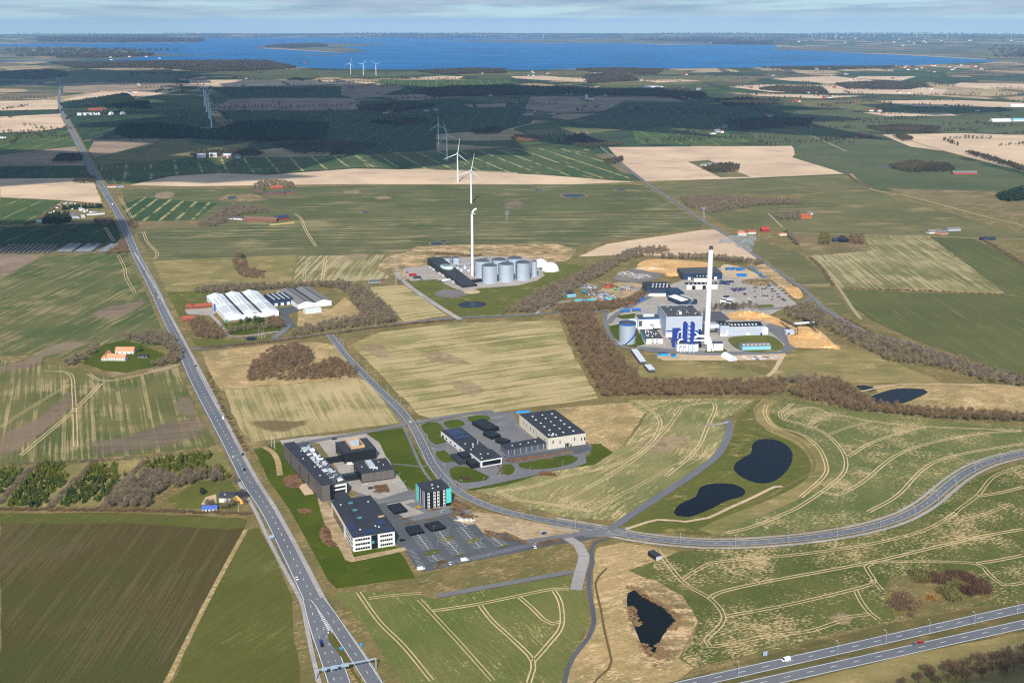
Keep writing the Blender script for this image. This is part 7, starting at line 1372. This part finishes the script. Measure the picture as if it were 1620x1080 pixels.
c = U(1377, 806) if False else U(377.5, 808); e = thing('flagpole', 'white flagpole in the garden of the yellow house', 'flagpole', (*c, .2)); MB().cyl(0, 0, 0, 8, .1, .06, 8).build('pole', M_WHITEM, e); MB().cyl(0, 0, 0, .4, .35, n=10).build('base', M_LGREY, e)
# ---- vehicles
M_TYRE = pmat('tyre', (24, 24, 26), .9)
CARP = {}
def car(px, py, rz, col, lb, gp=None, kind='car', z=.62, world=None):
    p = world if world is not None else U(px, py); key = (kind, col)
    if key in CARP:
        o = dup(CARP[key], (p[0], p[1], z), rz, lb, 1., gp)
        if gp is None and 'group' in o.keys(): del o['group']
        return o
    paint = pmat('paint_%d_%d_%d' % col, col, .25, var=.03, spec=.5); e = thing({'car': 'car', 'van': 'van', 'truck': 'truck'}[kind], lb, kind, (p[0], p[1], z), rz, gp); CARP[key] = e
    def ext(prof, w, m): # side profile in x,z extruded across y
        n = len(prof); q = MB(); q.add([(x, -w / 2, zz_) for x, zz_ in prof] + [(x, w / 2, zz_) for x, zz_ in prof], [tuple(range(n)), tuple(range(n, 2 * n))[::-1]] + [(i, n + i, n + (i + 1) % n, (i + 1) % n) for i in range(n)]); return q.build(m[0], m[1], e)
    if kind == 'car':
        ext([(-2.2, .35), (2.2, .35), (2.25, .7), (1.2, .92), (-2.0, .95), (-2.25, .75)], 1.78, ('body', paint)); ext([(-1.75, .951), (1.15, .951), (.45, 1.4), (-1.25, 1.4)], 1.5, ('windows', M_GLASS)); ext([(-1.2, 1.401), (.42, 1.401), (.35, 1.48), (-1.1, 1.48)], 1.45, ('roof', paint)); wh = (-1.35, 1.35)
    elif kind == 'van':
        ext([(-2.8, .4), (2.7, .4), (2.75, 1.0), (2.1, 1.25), (1.4, 2.2), (-2.75, 2.3)], 1.98, ('body', paint)); ext([(1.55, 1.3), (2.12, 1.3), (1.5, 2.1), (1.3, 2.1)], 2.02, ('windows', M_GLASS)); wh = (-1.8, 1.8)
    else:
        ext([(-6, 1.1), (3.4, 1.1), (3.4, 3.8), (-6, 3.8)], 2.5, ('box_body', paint)); ext([(3.6, .6), (5.8, .6), (5.8, 2.0), (5.5, 3.1), (3.6, 3.2)], 2.4, ('cab', paint)); ext([(5.5, 2.05), (5.84, 2.05), (5.6, 2.9), (5.4, 2.9)], 2.2, ('windscreen', M_GLASS)); ext([(-5.8, .6), (3.5, .6), (3.5, 1.05), (-5.8, 1.05)], 1.2, ('chassis', M_BLACK)); wh = (-4.6, -3.3, 4.6)
    for x in wh:
        for s in (-1, 1): y = s * {'car': .86, 'van': .95, 'truck': 1.1}[kind]; r = .33 if kind != 'truck' else .52; MB().tube([(x, y - .12, r), (x, y + .12, r)], r, 10).build('wheel', M_TYRE, e)
    return e
def dirpx(a, b): p, q = U(*a), U(*b); return math.atan2(q[1] - p[1], q[0] - p[0])
md = lambda y: dirpx((300 + (y - 580) * .53, y + 10), (300 + (y - 590) * .53, y - 10))
WHT, BLK, RED_, GRY, BLU, YEL = (236, 238, 240), (22, 24, 28), (190, 24, 28), (112, 118, 126), (40, 90, 170), (236, 170, 30)
c_ = dirpx((463, 880), (481, 917))
car(470, 917, c_, WHT, 'white car on the main road beside the pasture'); car(509.5, 1022, dirpx((501, 975), (512, 1030)), BLK, 'black car towing a blue trailer towards the gantry')
e = thing('trailer', 'small blue box trailer behind the black car', 'trailer', (*U(507.8, 1016.5), .66), dirpx((501, 975), (512, 1030))); MB().box(-1.3, 1.3, -.8, .8, .45, 1.1).build('box', M_BLUE, e); [MB().tube([(0, s * .86 - .1, .32), (0, s * .86 + .1, .32)], .32, 10).build('wheel', M_TYRE, e) for s in (-1, 1)]
car(384, 720, md(720) + math.pi, (40, 48, 66), 'dark blue car on the main road above the yellow house, in front of another'); car(386.5, 744, md(740) + math.pi, (48, 52, 60), 'dark grey car on the main road above the yellow house'); car(353, 663, md(660), WHT, 'white car on the main road beside the tan field', None, 'van'); car(336, 618, md(610), (170, 176, 182), 'silver car on the main road above the tan field'); car(369, 724, md(700), (206, 208, 210), 'pale car on the hard shoulder of the main road')
car(178, 325, md(600), WHT, 'white truck on the main road beside the caravan yard', None, 'truck'); 
for i, (x, y, c) in enumerate(((217, 395, WHT), (219, 407, WHT), (228, 430, (40, 48, 66)), (247, 466, (40, 48, 66)), (251, 472, WHT), (204, 372, WHT), (206, 378, BLK), (196, 358, WHT), (124, 229, WHT), (310, 580, BLK))): car(x, y, md(600), c, ('white', 'black', 'dark blue')[(c == BLK) + 2 * (c == (40, 48, 66))] + ' car far along the straight main road', 'distant cars on the main road')
mwd = math.atan2(MWL[-1][1] - MWL[0][1], MWL[-1][0] - MWL[0][0])
car(1243, 1046, mwd + math.pi, WHT, 'white van driving on the motorway', None, 'van'); car(1456, 1018.5, mwd, RED_, 'red car driving on the motorway'); car(1448, 1020.5, mwd, GRY, 'grey car close behind the red car on the motorway')
car(636.5, 856, .4, BLK, 'black car parked at the corner of the white office'); car(661.5, 804, .35, YEL, 'yellow car parked beside the turquoise cornered block'); car(700.5, 810, 1.2, (170, 182, 196), 'pale blue car parked in front of the turquoise cornered block'); car(732, 816, .3, (30, 34, 48), 'dark car parked on the dirt lot beside the stone pile'); car(861, 845, .8, BLU, 'blue car parked on the dirt lot'); car(666, 902, .35, WHT, 'white van parked at the low corner of the car park', None, 'van'); car(735, 888, .35, WHT, 'white van parked at the lower edge of the car park', None, 'van'); car(712, 893, 1.8, (206, 208, 210), 'silver car parked between the white vans'); car(723, 890, 1.8, GRY, 'grey car parked between the white vans'); car(846, 867, 1.8, WHT, 'white car at the far end of the car park edge'); car(578, 768, .5, WHT, 'white car parked beside the grey panelled block'); car(586.5, 773.5, .5, (40, 48, 66), 'dark car parked beside the bark bed'); car(529, 695.5, .4, BLK, 'black car parked behind the long office block'); car(554, 736, .3, WHT, 'white van in the court between the blocks', None, 'van'); car(648.5, 668, dirpx((652, 673), (630, 645)), WHT, 'white car turning at the business park junction')
rr = random.Random(9); CC = (WHT, (206, 208, 210), GRY, BLK, (40, 48, 66), BLU, RED_); CN = ('white', 'silver', 'grey', 'black', 'dark blue', 'blue', 'red')
def carlot(p0, p1, n, rows, lb, gp):
    for k in range(n):
        t = rr.random(); i = rr.randrange(7); a, b = np.array(U(*p0)), np.array(U(*p1)); d = (b - a); q = np.array((-d[1], d[0])) / np.hypot(*d); p = a + d * (k + .3 * rr.random()) / n + q * rr.choice(rows); car(0, 0, math.atan2(q[1], q[0]) + rr.gauss(0, .06), CC[i], CN[i] + ' car ' + lb, CN[i] + ' ' + gp, world=p, z=.75)
carlot((1180, 458), (1196, 482), 13, (-6, 6), 'parked at the edge of the recycling yard near the site office', 'cars near the site office'); carlot((1222, 452), (1250, 478), 18, (-6, 6), 'parked along the bank of the recycling yard', 'cars along the bank'); carlot((1190, 458), (1225, 458), 9, (-14, 0, 8), 'queuing in the recycling yard', 'cars in the recycling yard'); carlot((1200, 470), (1240, 474), 10, (-10, 8), 'parked in the lower recycling yard', 'cars in the lower recycling yard'); carlot((1060, 536), (1072, 546), 4, (0,), 'parked between the control building and the flue gas plant', 'cars beside the control building')
car(990, 494, .1, (40, 110, 200), 'blue tanker truck on the plant approach road', None, 'truck'); car(1007, 492.5, .1, (40, 110, 200), 'blue truck behind the tanker on the plant approach road', None, 'truck'); car(653, 437, .4, RED_, 'red truck in the biogas yard', None, 'truck'); car(705, 446, .7, WHT, 'white tanker truck beside the black wedge hall', None, 'truck'); car(660, 441, .4, (60, 70, 66), 'dark truck in the biogas yard beside the red one', None, 'truck'); car(697, 446, .6, BLU, 'blue car beside the white tanker truck'); car(667, 443.5, .4, BLU, 'blue car in the biogas yard'); car(644, 432, .4, (40, 48, 66), 'dark car at the back of the biogas yard')
# ---- skips and containers
def skip(px, py, rz, col, lb, gp, L=6., h=2.2, z=.45, lid=False):
    c = U(px, py); m = pmat('skip_%d_%d_%d' % col, col, .6, var=.12); e = thing('skip_container', lb, 'container', (*c, z), rz, gp); b = MB(); w = 2.4
    b.box(-L / 2, L / 2, -w / 2, w / 2, .15, .35); b.build('floor', m, e)
    for a in ((-L / 2, L / 2, -w / 2, -w / 2 + .1), (-L / 2, L / 2, w / 2 - .1, w / 2), (-L / 2, -L / 2 + .1, -w / 2 + .11, w / 2 - .11), (L / 2 - .1, L / 2, -w / 2 + .11, w / 2 - .11)): MB().box(*a, .36, h).build('side', m, e)
    if lid: MB().box(-L / 2, L / 2, -w / 2, w / 2, h + .01, h + .15).build('lid', m, e)
    else: MB().box(-L / 2 + .12, L / 2 - .12, -w / 2 + .12, w / 2 - .12, h - .9, h - .4).build('load', M_SOIL, e)
SB = (40, 110, 190); SBD = (34, 56, 96)
for k in range(12): skip(1151 + (k % 6) * 4.6 + rr.uniform(-1.5, 1.5), 428 - (k // 6) * 2.4 + rr.uniform(-.6, .6), rr.uniform(-.2, 1), SB if k % 3 else (70, 110, 140), 'blue skip in the block on the pale gravel yard', 'skips on the gravel yard')
for k in range(6): skip(1168 + (k % 3) * 5 + rr.uniform(-1.2, 1.2), 438 - (k // 3) * 2.6, rr.uniform(-.9, 0), SB, 'blue skip in the small group on the pale gravel yard', 'small group of blue skips')
for k in range(7): skip(1142 + (k % 4) * 5 + rr.uniform(-1, 1), 447 + (k // 4) * 3.4 + rr.uniform(-.6, .6), rr.uniform(-.9, -.2), SBD, 'dark blue skip beside the hipped hall', 'skips beside the hipped hall')
for k in range(10): skip(1158 + k * 2.2, 458 + (k % 3) * 1.4, 1.0, (SB, (120, 70, 60), SBD, (70, 60, 60))[k % 4], ('blue', 'rusty', 'dark blue', 'brown')[k % 4] + ' skip in the row above the recycling car park', ('blue', 'rusty', 'dark blue', 'brown')[k % 4] + ' skips above the car park')
for k in range(8): skip(1188 + k * 3 + rr.uniform(-1, 1), 424 + k * 2.3 + rr.uniform(-.8, .8), rr.uniform(.3, 1.4), (70, 130, 180), 'blue skip along the grassy bank', 'skips along the grassy bank')
for k, (x, y, c, n) in enumerate(((1012, 477, SB, 'blue'), (1017, 474.5, SB, 'bright blue'), (1004, 479, SBD, 'dark blue'), (1000, 481, (190, 70, 60), 'red'))): skip(x, y, .5, c, n + ' container in the yard below the large navy hall', None, 8)
e = None
for k, (x, y, w, lb) in enumerate(((1049, 561.5, 16, 'bright blue office container with a dark roof at the plant fence'), (1066, 564, 7, 'short bright blue container beside the gravel strip'))):
    o, a, L = frame_base((x - w / 2, y + 2), (x + w / 2, y + 2)); e = thing('site_container', lb, 'container', (o[0], o[1], .5), a); bx(e, 'wall', pmat('bright_blue', (36, 150, 226), .5), 0, L, 0, 6, 0, 2.8); flatroof(e, 0, L, 0, 6, 2.8, M_FELT2, .05, .2); win(e, 'f', 1, 2.4, 1, 2, L, 6)
e = thing('tarpaulin_stack', 'bright blue tarpaulin stack behind the concrete hall', 'stack', (*U(827, 653), .4), .25); bx(e, 'cover', pmat('bright_blue', (0, 0, 0)), -7, 7, -1.2, 1.2, .2, 1.6); bx(e, 'pallet', M_WOOD, -7, 7, -1.2, 1.2, 0, .2)
# ---- electricity substation beside the mast
e = thing('substation', 'small fenced electricity substation with grey transformers and a brick hut', 'substation', (*U(583, 448), .3), .15)
bx(e, 'pad', M_PALEG, 0, 24, 0, 9, 0, .15)
for k in range(3): bx(e, 'transformer', M_STEELD, 2 + k * 5, 4.6 + k * 5, 3, 6, .16, 3.2); MB().tube([(3.3 + k * 5, 4.5, 3.2), (3.3 + k * 5, 4.5, 5.4)], .25, 6).build('insulator', M_LGREY, e)
h_ = bx(e, 'hut', M_BRICK, 17, 23, 1, 5, .16, 2.8); MB().box(16.8, 23.2, .8, 5.2, 2.82, 3.1).build('roof', M_FELT2, h_)
# ---- caravans
for k in range(26):
    x, y = ((83, 343), (88, 340), (93, 326), (97, 323.5), (102, 324), (113, 323), (119, 323.5), (115, 332), (120, 341), (122, 344), (127, 331), (132, 332.5), (138, 334), (131, 342.5), (132, 345), (80, 338), (86, 335.5), (144, 337), (150, 337), (157, 338), (99, 329), (106, 322.5), (90, 330), (128, 334), (134, 336), (124, 346))[k]
    e = thing('caravan', 'white caravan parked in the caravan yard', 'caravan', (*U(x, y), .2), rr.uniform(0, 3), 'parked caravans'); MB().box(-3.4, 3.4, -1.2, 1.2, .5, 2.8).build('body', M_WHITEM, e); MB().box(-2.4, 2.4, -1.26, -1.2, 1.5, 2.2).build('window', M_GLASS, e); MB().tube([(0, -1.15, .34), (0, 1.15, .34)], .34, 8).build('wheels', M_TYRE, e)
# ---- heaps
def heap(label, px, py, rx, ry, h, mat, bits=0, cols=None, name='heap', seed=0):
    c = U(px, py); r = np.random.default_rng(seed + int(px)); n, k = 40, 9; m = MB(); v = []
    for j in range(k):
        t = j / (k - 1)
        for i in range(n):
            a = 2 * math.pi * i / n; q = (1 - t) * (1 + .22 * math.sin(3 * a + seed) + .12 * math.sin(7 * a + 2) + r.normal(0, .04)); z = h * (1 - (1 - t) ** 1.3) * (1 + .12 * math.sin(5 * a + 3 * t) + r.normal(0, .06)) * (1 if j else 0)
            v.append((rx * q * math.cos(a), ry * q * math.sin(a), z + .2))
    m.add(v, [(j * n + i, j * n + (i + 1) % n, (j + 1) * n + (i + 1) % n, (j + 1) * n + i) for j in range(k - 1) for i in range(n)], 0, True)
    if bits:
        e = thing(name, label, 'heap', (*c, 0)); m.build('mound', mat, e)
        for ci, cm in enumerate(cols):
            b = MB()
            for _ in range(bits):
                a = r.random() * 6.28; q = math.sqrt(r.random()) * .95; x, y = rx * q * math.cos(a), ry * q * math.sin(a); z = h * (1 - q ** 1.3) * .95 + .2; s = r.uniform(.4, 1.6); w = r.uniform(.3, 1.2); al = r.random() * 3; ca, sa = math.cos(al), math.sin(al)
                b.add([(x + ca * i * s - sa * j * w, y + sa * i * s + ca * j * w, z + kk * r.uniform(.3, .9)) for kk in (0, 1) for i, j in ((-1, -1), (1, -1), (1, 1), (-1, 1))], [(4, 5, 6, 7), (0, 1, 5, 4), (1, 2, 6, 5), (2, 3, 7, 6), (3, 0, 4, 7)])
            o = b.build('debris', cm, e); o['kind'] = 'stuff'
    else: o = m.build(name, mat); o.location = (*c, 0); tag(o, label, 'heap')
DB = [pmat('scrap_grey', (150, 150, 152), .6, var=.25), pmat('scrap_dark', (66, 64, 66), .7, var=.25), pmat('scrap_white', (214, 212, 208), .6, var=.1), pmat('scrap_rust', (170, 88, 56), .85, var=.2), pmat('scrap_blue', (50, 130, 190), .5)]
heap('grey scrap metal heap in the middle of the scrap yard', 948, 466, 17, 16, 4, f['fallow'], 60, DB, seed=1); heap('long pale scrap heap beside the weigh hut', 932, 455, 12, 18, 4, f['gravelpatch'], 60, DB[:3], seed=2); heap('rust red scrap heap in the scrap yard', 966, 454, 12, 12, 4, pmat('scrap_rust', (0, 0, 0)), 40, DB[3:4] + DB[1:2], seed=3); heap('mixed scrap heap beside the navy hall end of the scrap yard', 990, 457, 20, 12, 3, f['earth'], 50, DB, seed=4); heap('small pale scrap heap by the scrap yard fence', 958, 470, 15, 7, 3, f['gravelpatch'], 40, DB[:3], seed=9)
heap('white rubble heap beside the chip yard', 1012, 438, 18, 14, 3.4, f['gravelpatch'], 70, [DB[2], DB[0]], seed=5); heap('brown and white rubble heap at the edge of the chip yard', 990, 434, 14, 16, 3.4, f['fallow'], 50, [DB[2], DB[0]], seed=6); heap('pale broken concrete heap in front of the large chip field', 1028, 426, 24, 8, 2.6, f['woodchip'], 60, [DB[2]], seed=7)
heap('orange wood chip pile beside the hipped hall', 1064, 435, 12, 11, 4.5, f['woodchip'], seed=8); heap('tall orange wood chip pile behind the long fuel hall', 1184, 501, 14, 15, 7, f['woodchip'], seed=1); heap('low orange wood chip pile next to the tall one', 1204, 501, 12, 10, 4.6, f['woodchip'], seed=2); heap('orange wood chip pile under the conveyor gantries', 1276, 530, 20, 22, 5, f['woodchip'], seed=3); heap('small orange wood chip pile at the edge of the chip yard', 1312, 549, 12, 9, 4, f['woodchip'], seed=4); heap('brown compost heap in the recycling yard', 1199, 447, 22, 20, 4, f['fallow'], 30, [DB[1]], seed=5); heap('row of pale stones on the dirt lot', 734, 824, 8, 2.5, 1.2, f['pale'], 14, [DB[2]], seed=6)
for k in range(22): c = U(1172 + rr.uniform(0, 58), 566.5 + rr.uniform(-2, 3)); e = thing('pipe_stack', 'stacked steel parts lying on the gravel strip', 'stack', (*c, .6), rr.uniform(-.9, -.3), 'steel parts on the gravel strip'); MB().box(-3, 3, -.6, .6, 0, .2).build('pallet', M_WOOD, e); MB().box(-2.6, 2.6, -.5, .5, .21, rr.uniform(.7, 1.6)).build('load', rr.choice((M_STEELD, M_LGREY, M_STEEL)), e)
e = thing('excavator', 'green material handler in the scrap yard', 'excavator', (*U(974, 459), .3), .3); GRN_ = pmat('machine_green', (90, 190, 50), .5); bx(e, 'body', GRN_, -2, 2, -1.4, 1.4, 1.2, 3); bx(e, 'cab', M_GLASS, .6, 2, -1.2, .2, 3.01, 4.6); bx(e, 'track', M_TYRE, -2.4, 2.4, -1.6, -.9, 0, 1.1); bx(e, 'track', M_TYRE, -2.4, 2.4, .9, 1.6, 0, 1.1); MB().tube([(1.5, .8, 2.8), (5.5, .8, 7.5), (8.5, .8, 4)], .4, 6).build('boom', GRN_, e)
e = thing('excavator', 'light blue material handler beside the weigh hut', 'excavator', (*U(924, 464), .3), 2.2); SK_ = pmat('machine_blue', (70, 170, 220), .5); bx(e, 'body', SK_, -2, 2, -1.4, 1.4, 1.2, 3); bx(e, 'cab', M_GLASS, .6, 2, -1.2, .2, 3.01, 4.6); bx(e, 'track', M_TYRE, -2.4, 2.4, -1.6, -.9, 0, 1.1); bx(e, 'track', M_TYRE, -2.4, 2.4, .9, 1.6, 0, 1.1); MB().tube([(1.5, .8, 2.8), (3.5, .8, 8), (6, .8, 6)], .4, 6).build('boom', SK_, e)
e = thing('fence', 'long turquoise container fence along the scrap yard', 'fence', (*U(908, 476.5), 0), dirpx((908, 476.5), (974, 473.5)))
for k in range(9): MB().box(k * 6.4, k * 6.4 + 6.1, -1.2, 1.2, .1, 2.5).build('panel', (pmat('fence_turq', (96, 190, 200)), pmat('fence_blue', (80, 140, 190)), pmat('fence_red', (190, 90, 60)))[(0, 0, 1, 0, 0, 2, 1, 0, 0)[k]], e)
# ---- far village houses
M_VIL = [(M_WHITE, M_TILE), (M_BRICK, M_TILE), (M_WHITE, M_FELT2), (M_PALEG, M_ETERNIT)]
VH = {}
def village(n, px, py, sx, sy, gp, lb, sc=1., mass=None):
    if mass:
        b = MB()
        for k in range(n):
            p = U(px + rr.gauss(0, sx), py + rr.gauss(0, sy)); i = rr.randrange(4); x, y = p; b.box(x - 7 * sc, x + 7 * sc, y - 5 * sc, y + 5 * sc, .3, 4 * sc, i % 2 * 2); b.gable(x - 7.3 * sc, x + 7.3 * sc, y - 5 * sc, y + 5 * sc, 4 * sc + .05, 8 * sc, 'x', 1 if i < 2 else 3)
        o = b.build('houses', [M_WHITE, M_TILE, M_BRICK, M_FELT2]); tag(o, mass, kind='stuff'); return
    for k in range(n):
        i = rr.randrange(4); x, y = px + rr.gauss(0, sx), py + rr.gauss(0, sy); p = U(x, y); key = i; nm = ('white walled red roofed', 'brick red roofed', 'white walled dark roofed', 'grey')[i]
        if key not in VH: m = MB(); m.box(-7, 7, -4.5, 4.5, 0, 4, 0); m.gable(-7.3, 7.3, -5, 5, 4.02, 8, 'x', 1); VH[key] = m.mesh('house', list(M_VIL[i]))
        o = bpy.data.objects.new('house', VH[key]); COL.objects.link(o); o.location = (*p, .3); o.rotation_euler = (0, 0, rr.choice((.1, .3, 1.6, 1.4)) + rr.gauss(0, .1)); o.scale = (sc, sc, sc); tag(o, nm + ' house ' + lb, 'house', nm + ' houses ' + gp)
village(46, 900, 146.5, 70, 2.2, 'in the shaded village', 'in the village under the cloud shadow'); village(34, 1040, 142, 26, 1.3, 'at the sunlit end of the village', 'at the sunlit end of the far village', 1.3); village(60, 340, 101.5, 45, 1.8, 'in the town', 'in the town by the fjord', 1.7); village(70, 345, 101.5, 50, 2.2, '', '', 1.6, 'tiny red and white houses filling the town by the fjord'); village(60, 150, 88.5, 45, 2.2, '', '', 2., 'tiny pale houses scattered on the peninsula')
for k in range(48):
    x, y = rr.uniform(0, 1620), 113 + 110 * rr.random() ** 1.4
    village(rr.choice((2, 3, 3)), x, y, 6, .5, 'scattered over the far farmland', 'in the scattered farmsteads of the far farmland', 1.3)
village(40, 1460, 108, 90, 2.5, '', '', 1.7, 'tiny pale houses around the head of the bay'); village(40, 1400, 66, 120, 4, '', '', 3., 'tiny pale buildings on the far shore of the fjord')
for (px, py, n, lb) in ((1133, 205, 2, 0), (1215, 184, 3, 0)): village(n, px, py, 6, .8, 'scattered over the far farmland', 'in the scattered farmsteads of the far farmland', 1.2)
# small far farm with pale domes beside the main road
for k, (x, y, r) in enumerate(((155, 182, 11), (176, 181.5, 12), (194, 181, 12))): gas_dome(x, y, r, ('small pale gas dome beside the far red roofed farm', 'pale gas dome in the middle of the far three', 'pale gas dome at the field end of the far three')[k])
gable_hall('long pale barn beside the far gas domes', (122, 183), (150, 182.5), 20, 6, 10, M_WHITEM, M_LGREY, name='barn', cat='barn'); gable_hall('red roofed barn behind the far gas domes', (140, 176), (168, 175), 20, 6, 11, M_BRICK, M_TILE, name='barn', cat='barn')
# ================================================================== AIR: clouds above the frame, haze, chimney steam
def volmat(key, col, dens, aniso=0.2):
    m = bpy.data.materials.new(key); m.use_nodes = True; nt = m.node_tree; nt.nodes.clear()
    o = nt.nodes.new('ShaderNodeOutputMaterial'); v = nt.nodes.new('ShaderNodeVolumePrincipled'); v.inputs['Color'].default_value = (*col, 1); v.inputs['Density'].default_value = dens; v.inputs['Anisotropy'].default_value = aniso
    nt.links.new(v.outputs[0], o.inputs['Volume']); return m
def cloud(label, shadow_px, zbase=1500., thick=170., fuzz=2, dens=.028):
    """a lens of cloud whose shadow falls on the traced patch of ground; thins towards its ragged rim"""
    k = zbase / tosun.z
    w = [np.array(p) + np.array((tosun.x, tosun.y)) * k for p in wpts(shadow_px)]
    w = spline(w, 120., True); n = len(w); c = np.mean(w, axis=0)
    rag = [1 + .10 * math.sin(i * 1.7) + .07 * math.sin(i * 4.1 + 1) + random.uniform(-.06, .06) for i in range(n)]
    rings = [(1.12, .0), (1.0, .16), (.86, .45), (.7, .8), (.45, 1.0), (.2, 1.05)]
    m = MB(); vt = []; 
    for s, h in rings: vt += [(*(c + (w[i] - c) * s * (1 + (rag[i] - 1) * s)), zbase + thick * h * (1 + .25 * math.sin(i * 2.3 + s * 9)) * .5) for i in range(n)]
    vb = [(x, y, 2 * zbase - z) for x, y, z in vt[n:]]
    R = len(rings)
    f_ = [(r * n + i, r * n + (i + 1) % n, (r + 1) * n + (i + 1) % n, (r + 1) * n + i) for r in range(R - 1) for i in range(n)] + [tuple((R - 1) * n + i for i in range(n))]
    o = R * n
    low = lambda r, i: (r * n + i) if r == 0 else o + (r - 1) * n + i
    f_ += [(low(r, (i + 1) % n), low(r, i), low(r + 1, i), low(r + 1, (i + 1) % n)) for r in range(R - 1) for i in range(n)] + [tuple(low(R - 1, i) for i in range(n))[::-1]]
    m.add(vt + vb, f_, 0, True)
    ob = m.build('cloud', volmat('cloud_vapour', (1, 1, 1), dens, .5)); ob['kind'] = 'stuff'; ob['label'] = label; return ob
cloud('broad low cloud drifting above the middle distance', [(250, 170), (330, 140), (480, 128), (640, 138), (820, 137), (1000, 143), (1120, 158), (1230, 185), (1190, 205), (1050, 202), (930, 200), (840, 214), (800, 228), (700, 243), (560, 252), (400, 250), (330, 240), (250, 215)])
cloud('long cloud drifting above the main road', [(-60, 118), (60, 112), (280, 113), (330, 125), (240, 132), (150, 133), (60, 134), (-60, 136)])
cloud('small cloud drifting above the ploughed strip beside the main road', [(-60, 246), (100, 240), (280, 252), (380, 268), (420, 276), (300, 287), (120, 284), (-60, 288)])
cloud('thin cloud drifting above the mink sheds', [(-120, 355), (60, 352), (190, 350), (200, 372), (160, 392), (40, 394), (-120, 396)], thick=110)
cloud('thin cloud drifting above the right hand fields', [(1380, 167), (1460, 165), (1570, 170), (1580, 178), (1480, 180), (1400, 175)], thick=130)
cloud('wide cloud drifting above the motorway', [(1600, 1045), (1750, 990), (1900, 1200), (1500, 1300), (1250, 1250), (1420, 1110)], thick=6)
HZ = 430.
hb = MB(); hb.box(-RAD - 600, RAD + 600, -RAD - 600, RAD + 600, -1.2, HZ)
haze = hb.build('haze', volmat('haze_air', (.37, .64, 1.0), 2.6e-5, -.1)); haze['kind'] = 'stuff'; haze['label'] = 'pale blue haze in the air over the whole landscape'
def steam(label, pts, dens, nscale):
    n = 14; v = []
    for k, (x, y, z, R) in enumerate(pts): v += [(x + R * .35 * math.cos(2 * math.pi * i / n), y + R * math.sin(2 * math.pi * i / n), z + R * math.cos(2 * math.pi * i / n)) for i in range(n)]
    m = MB(); K = len(pts); m.add(v, [(k * n + i, (k + 1) * n + i, (k + 1) * n + (i + 1) % n, k * n + (i + 1) % n) for k in range(K - 1) for i in range(n)] + [tuple(range(n)), tuple((K - 1) * n + i for i in range(n))[::-1]])
    mat = volmat('steam', (1, 1, 1), dens, .3); nt = mat.node_tree; g = nt.nodes.new('ShaderNodeNewGeometry'); nz = nt.nodes.new('ShaderNodeTexNoise'); nz.inputs['Scale'].default_value = nscale; nz.inputs['Detail'].default_value = 4; nt.links.new(g.outputs['Position'], nz.inputs['Vector'])
    r = nt.nodes.new('ShaderNodeMapRange'); r.inputs[1].default_value = .46; r.inputs[2].default_value = .68; r.inputs[4].default_value = dens; nt.links.new(nz.outputs[0], r.inputs[0]); nt.links.new(r.outputs[0], [q for q in nt.nodes if q.type == 'PRINCIPLED_VOLUME'][0].inputs['Density'])
    ob = m.build('steam', mat); ob['kind'] = 'stuff'; ob['label'] = label
ch = U(1117.6, 545)
steam('thin white steam drifting from the tall chimney', [(ch[0] + 1 + k * 4.4, ch[1] + k * 2, 119 + 6 * math.sin(min(k, 5) * .3) - max(0, k - 4) * 1.1, 1.6 + k * .72) for k in range(13)], .35, .16)
bh = U(1082, 490, 26)
steam('small white steam puff over the boiler house roof', [(bh[0] + k * 2.4, bh[1] + k, 27.5 + k * 2.2, 1.2 + k * .5) for k in range(6)], .8, .3)
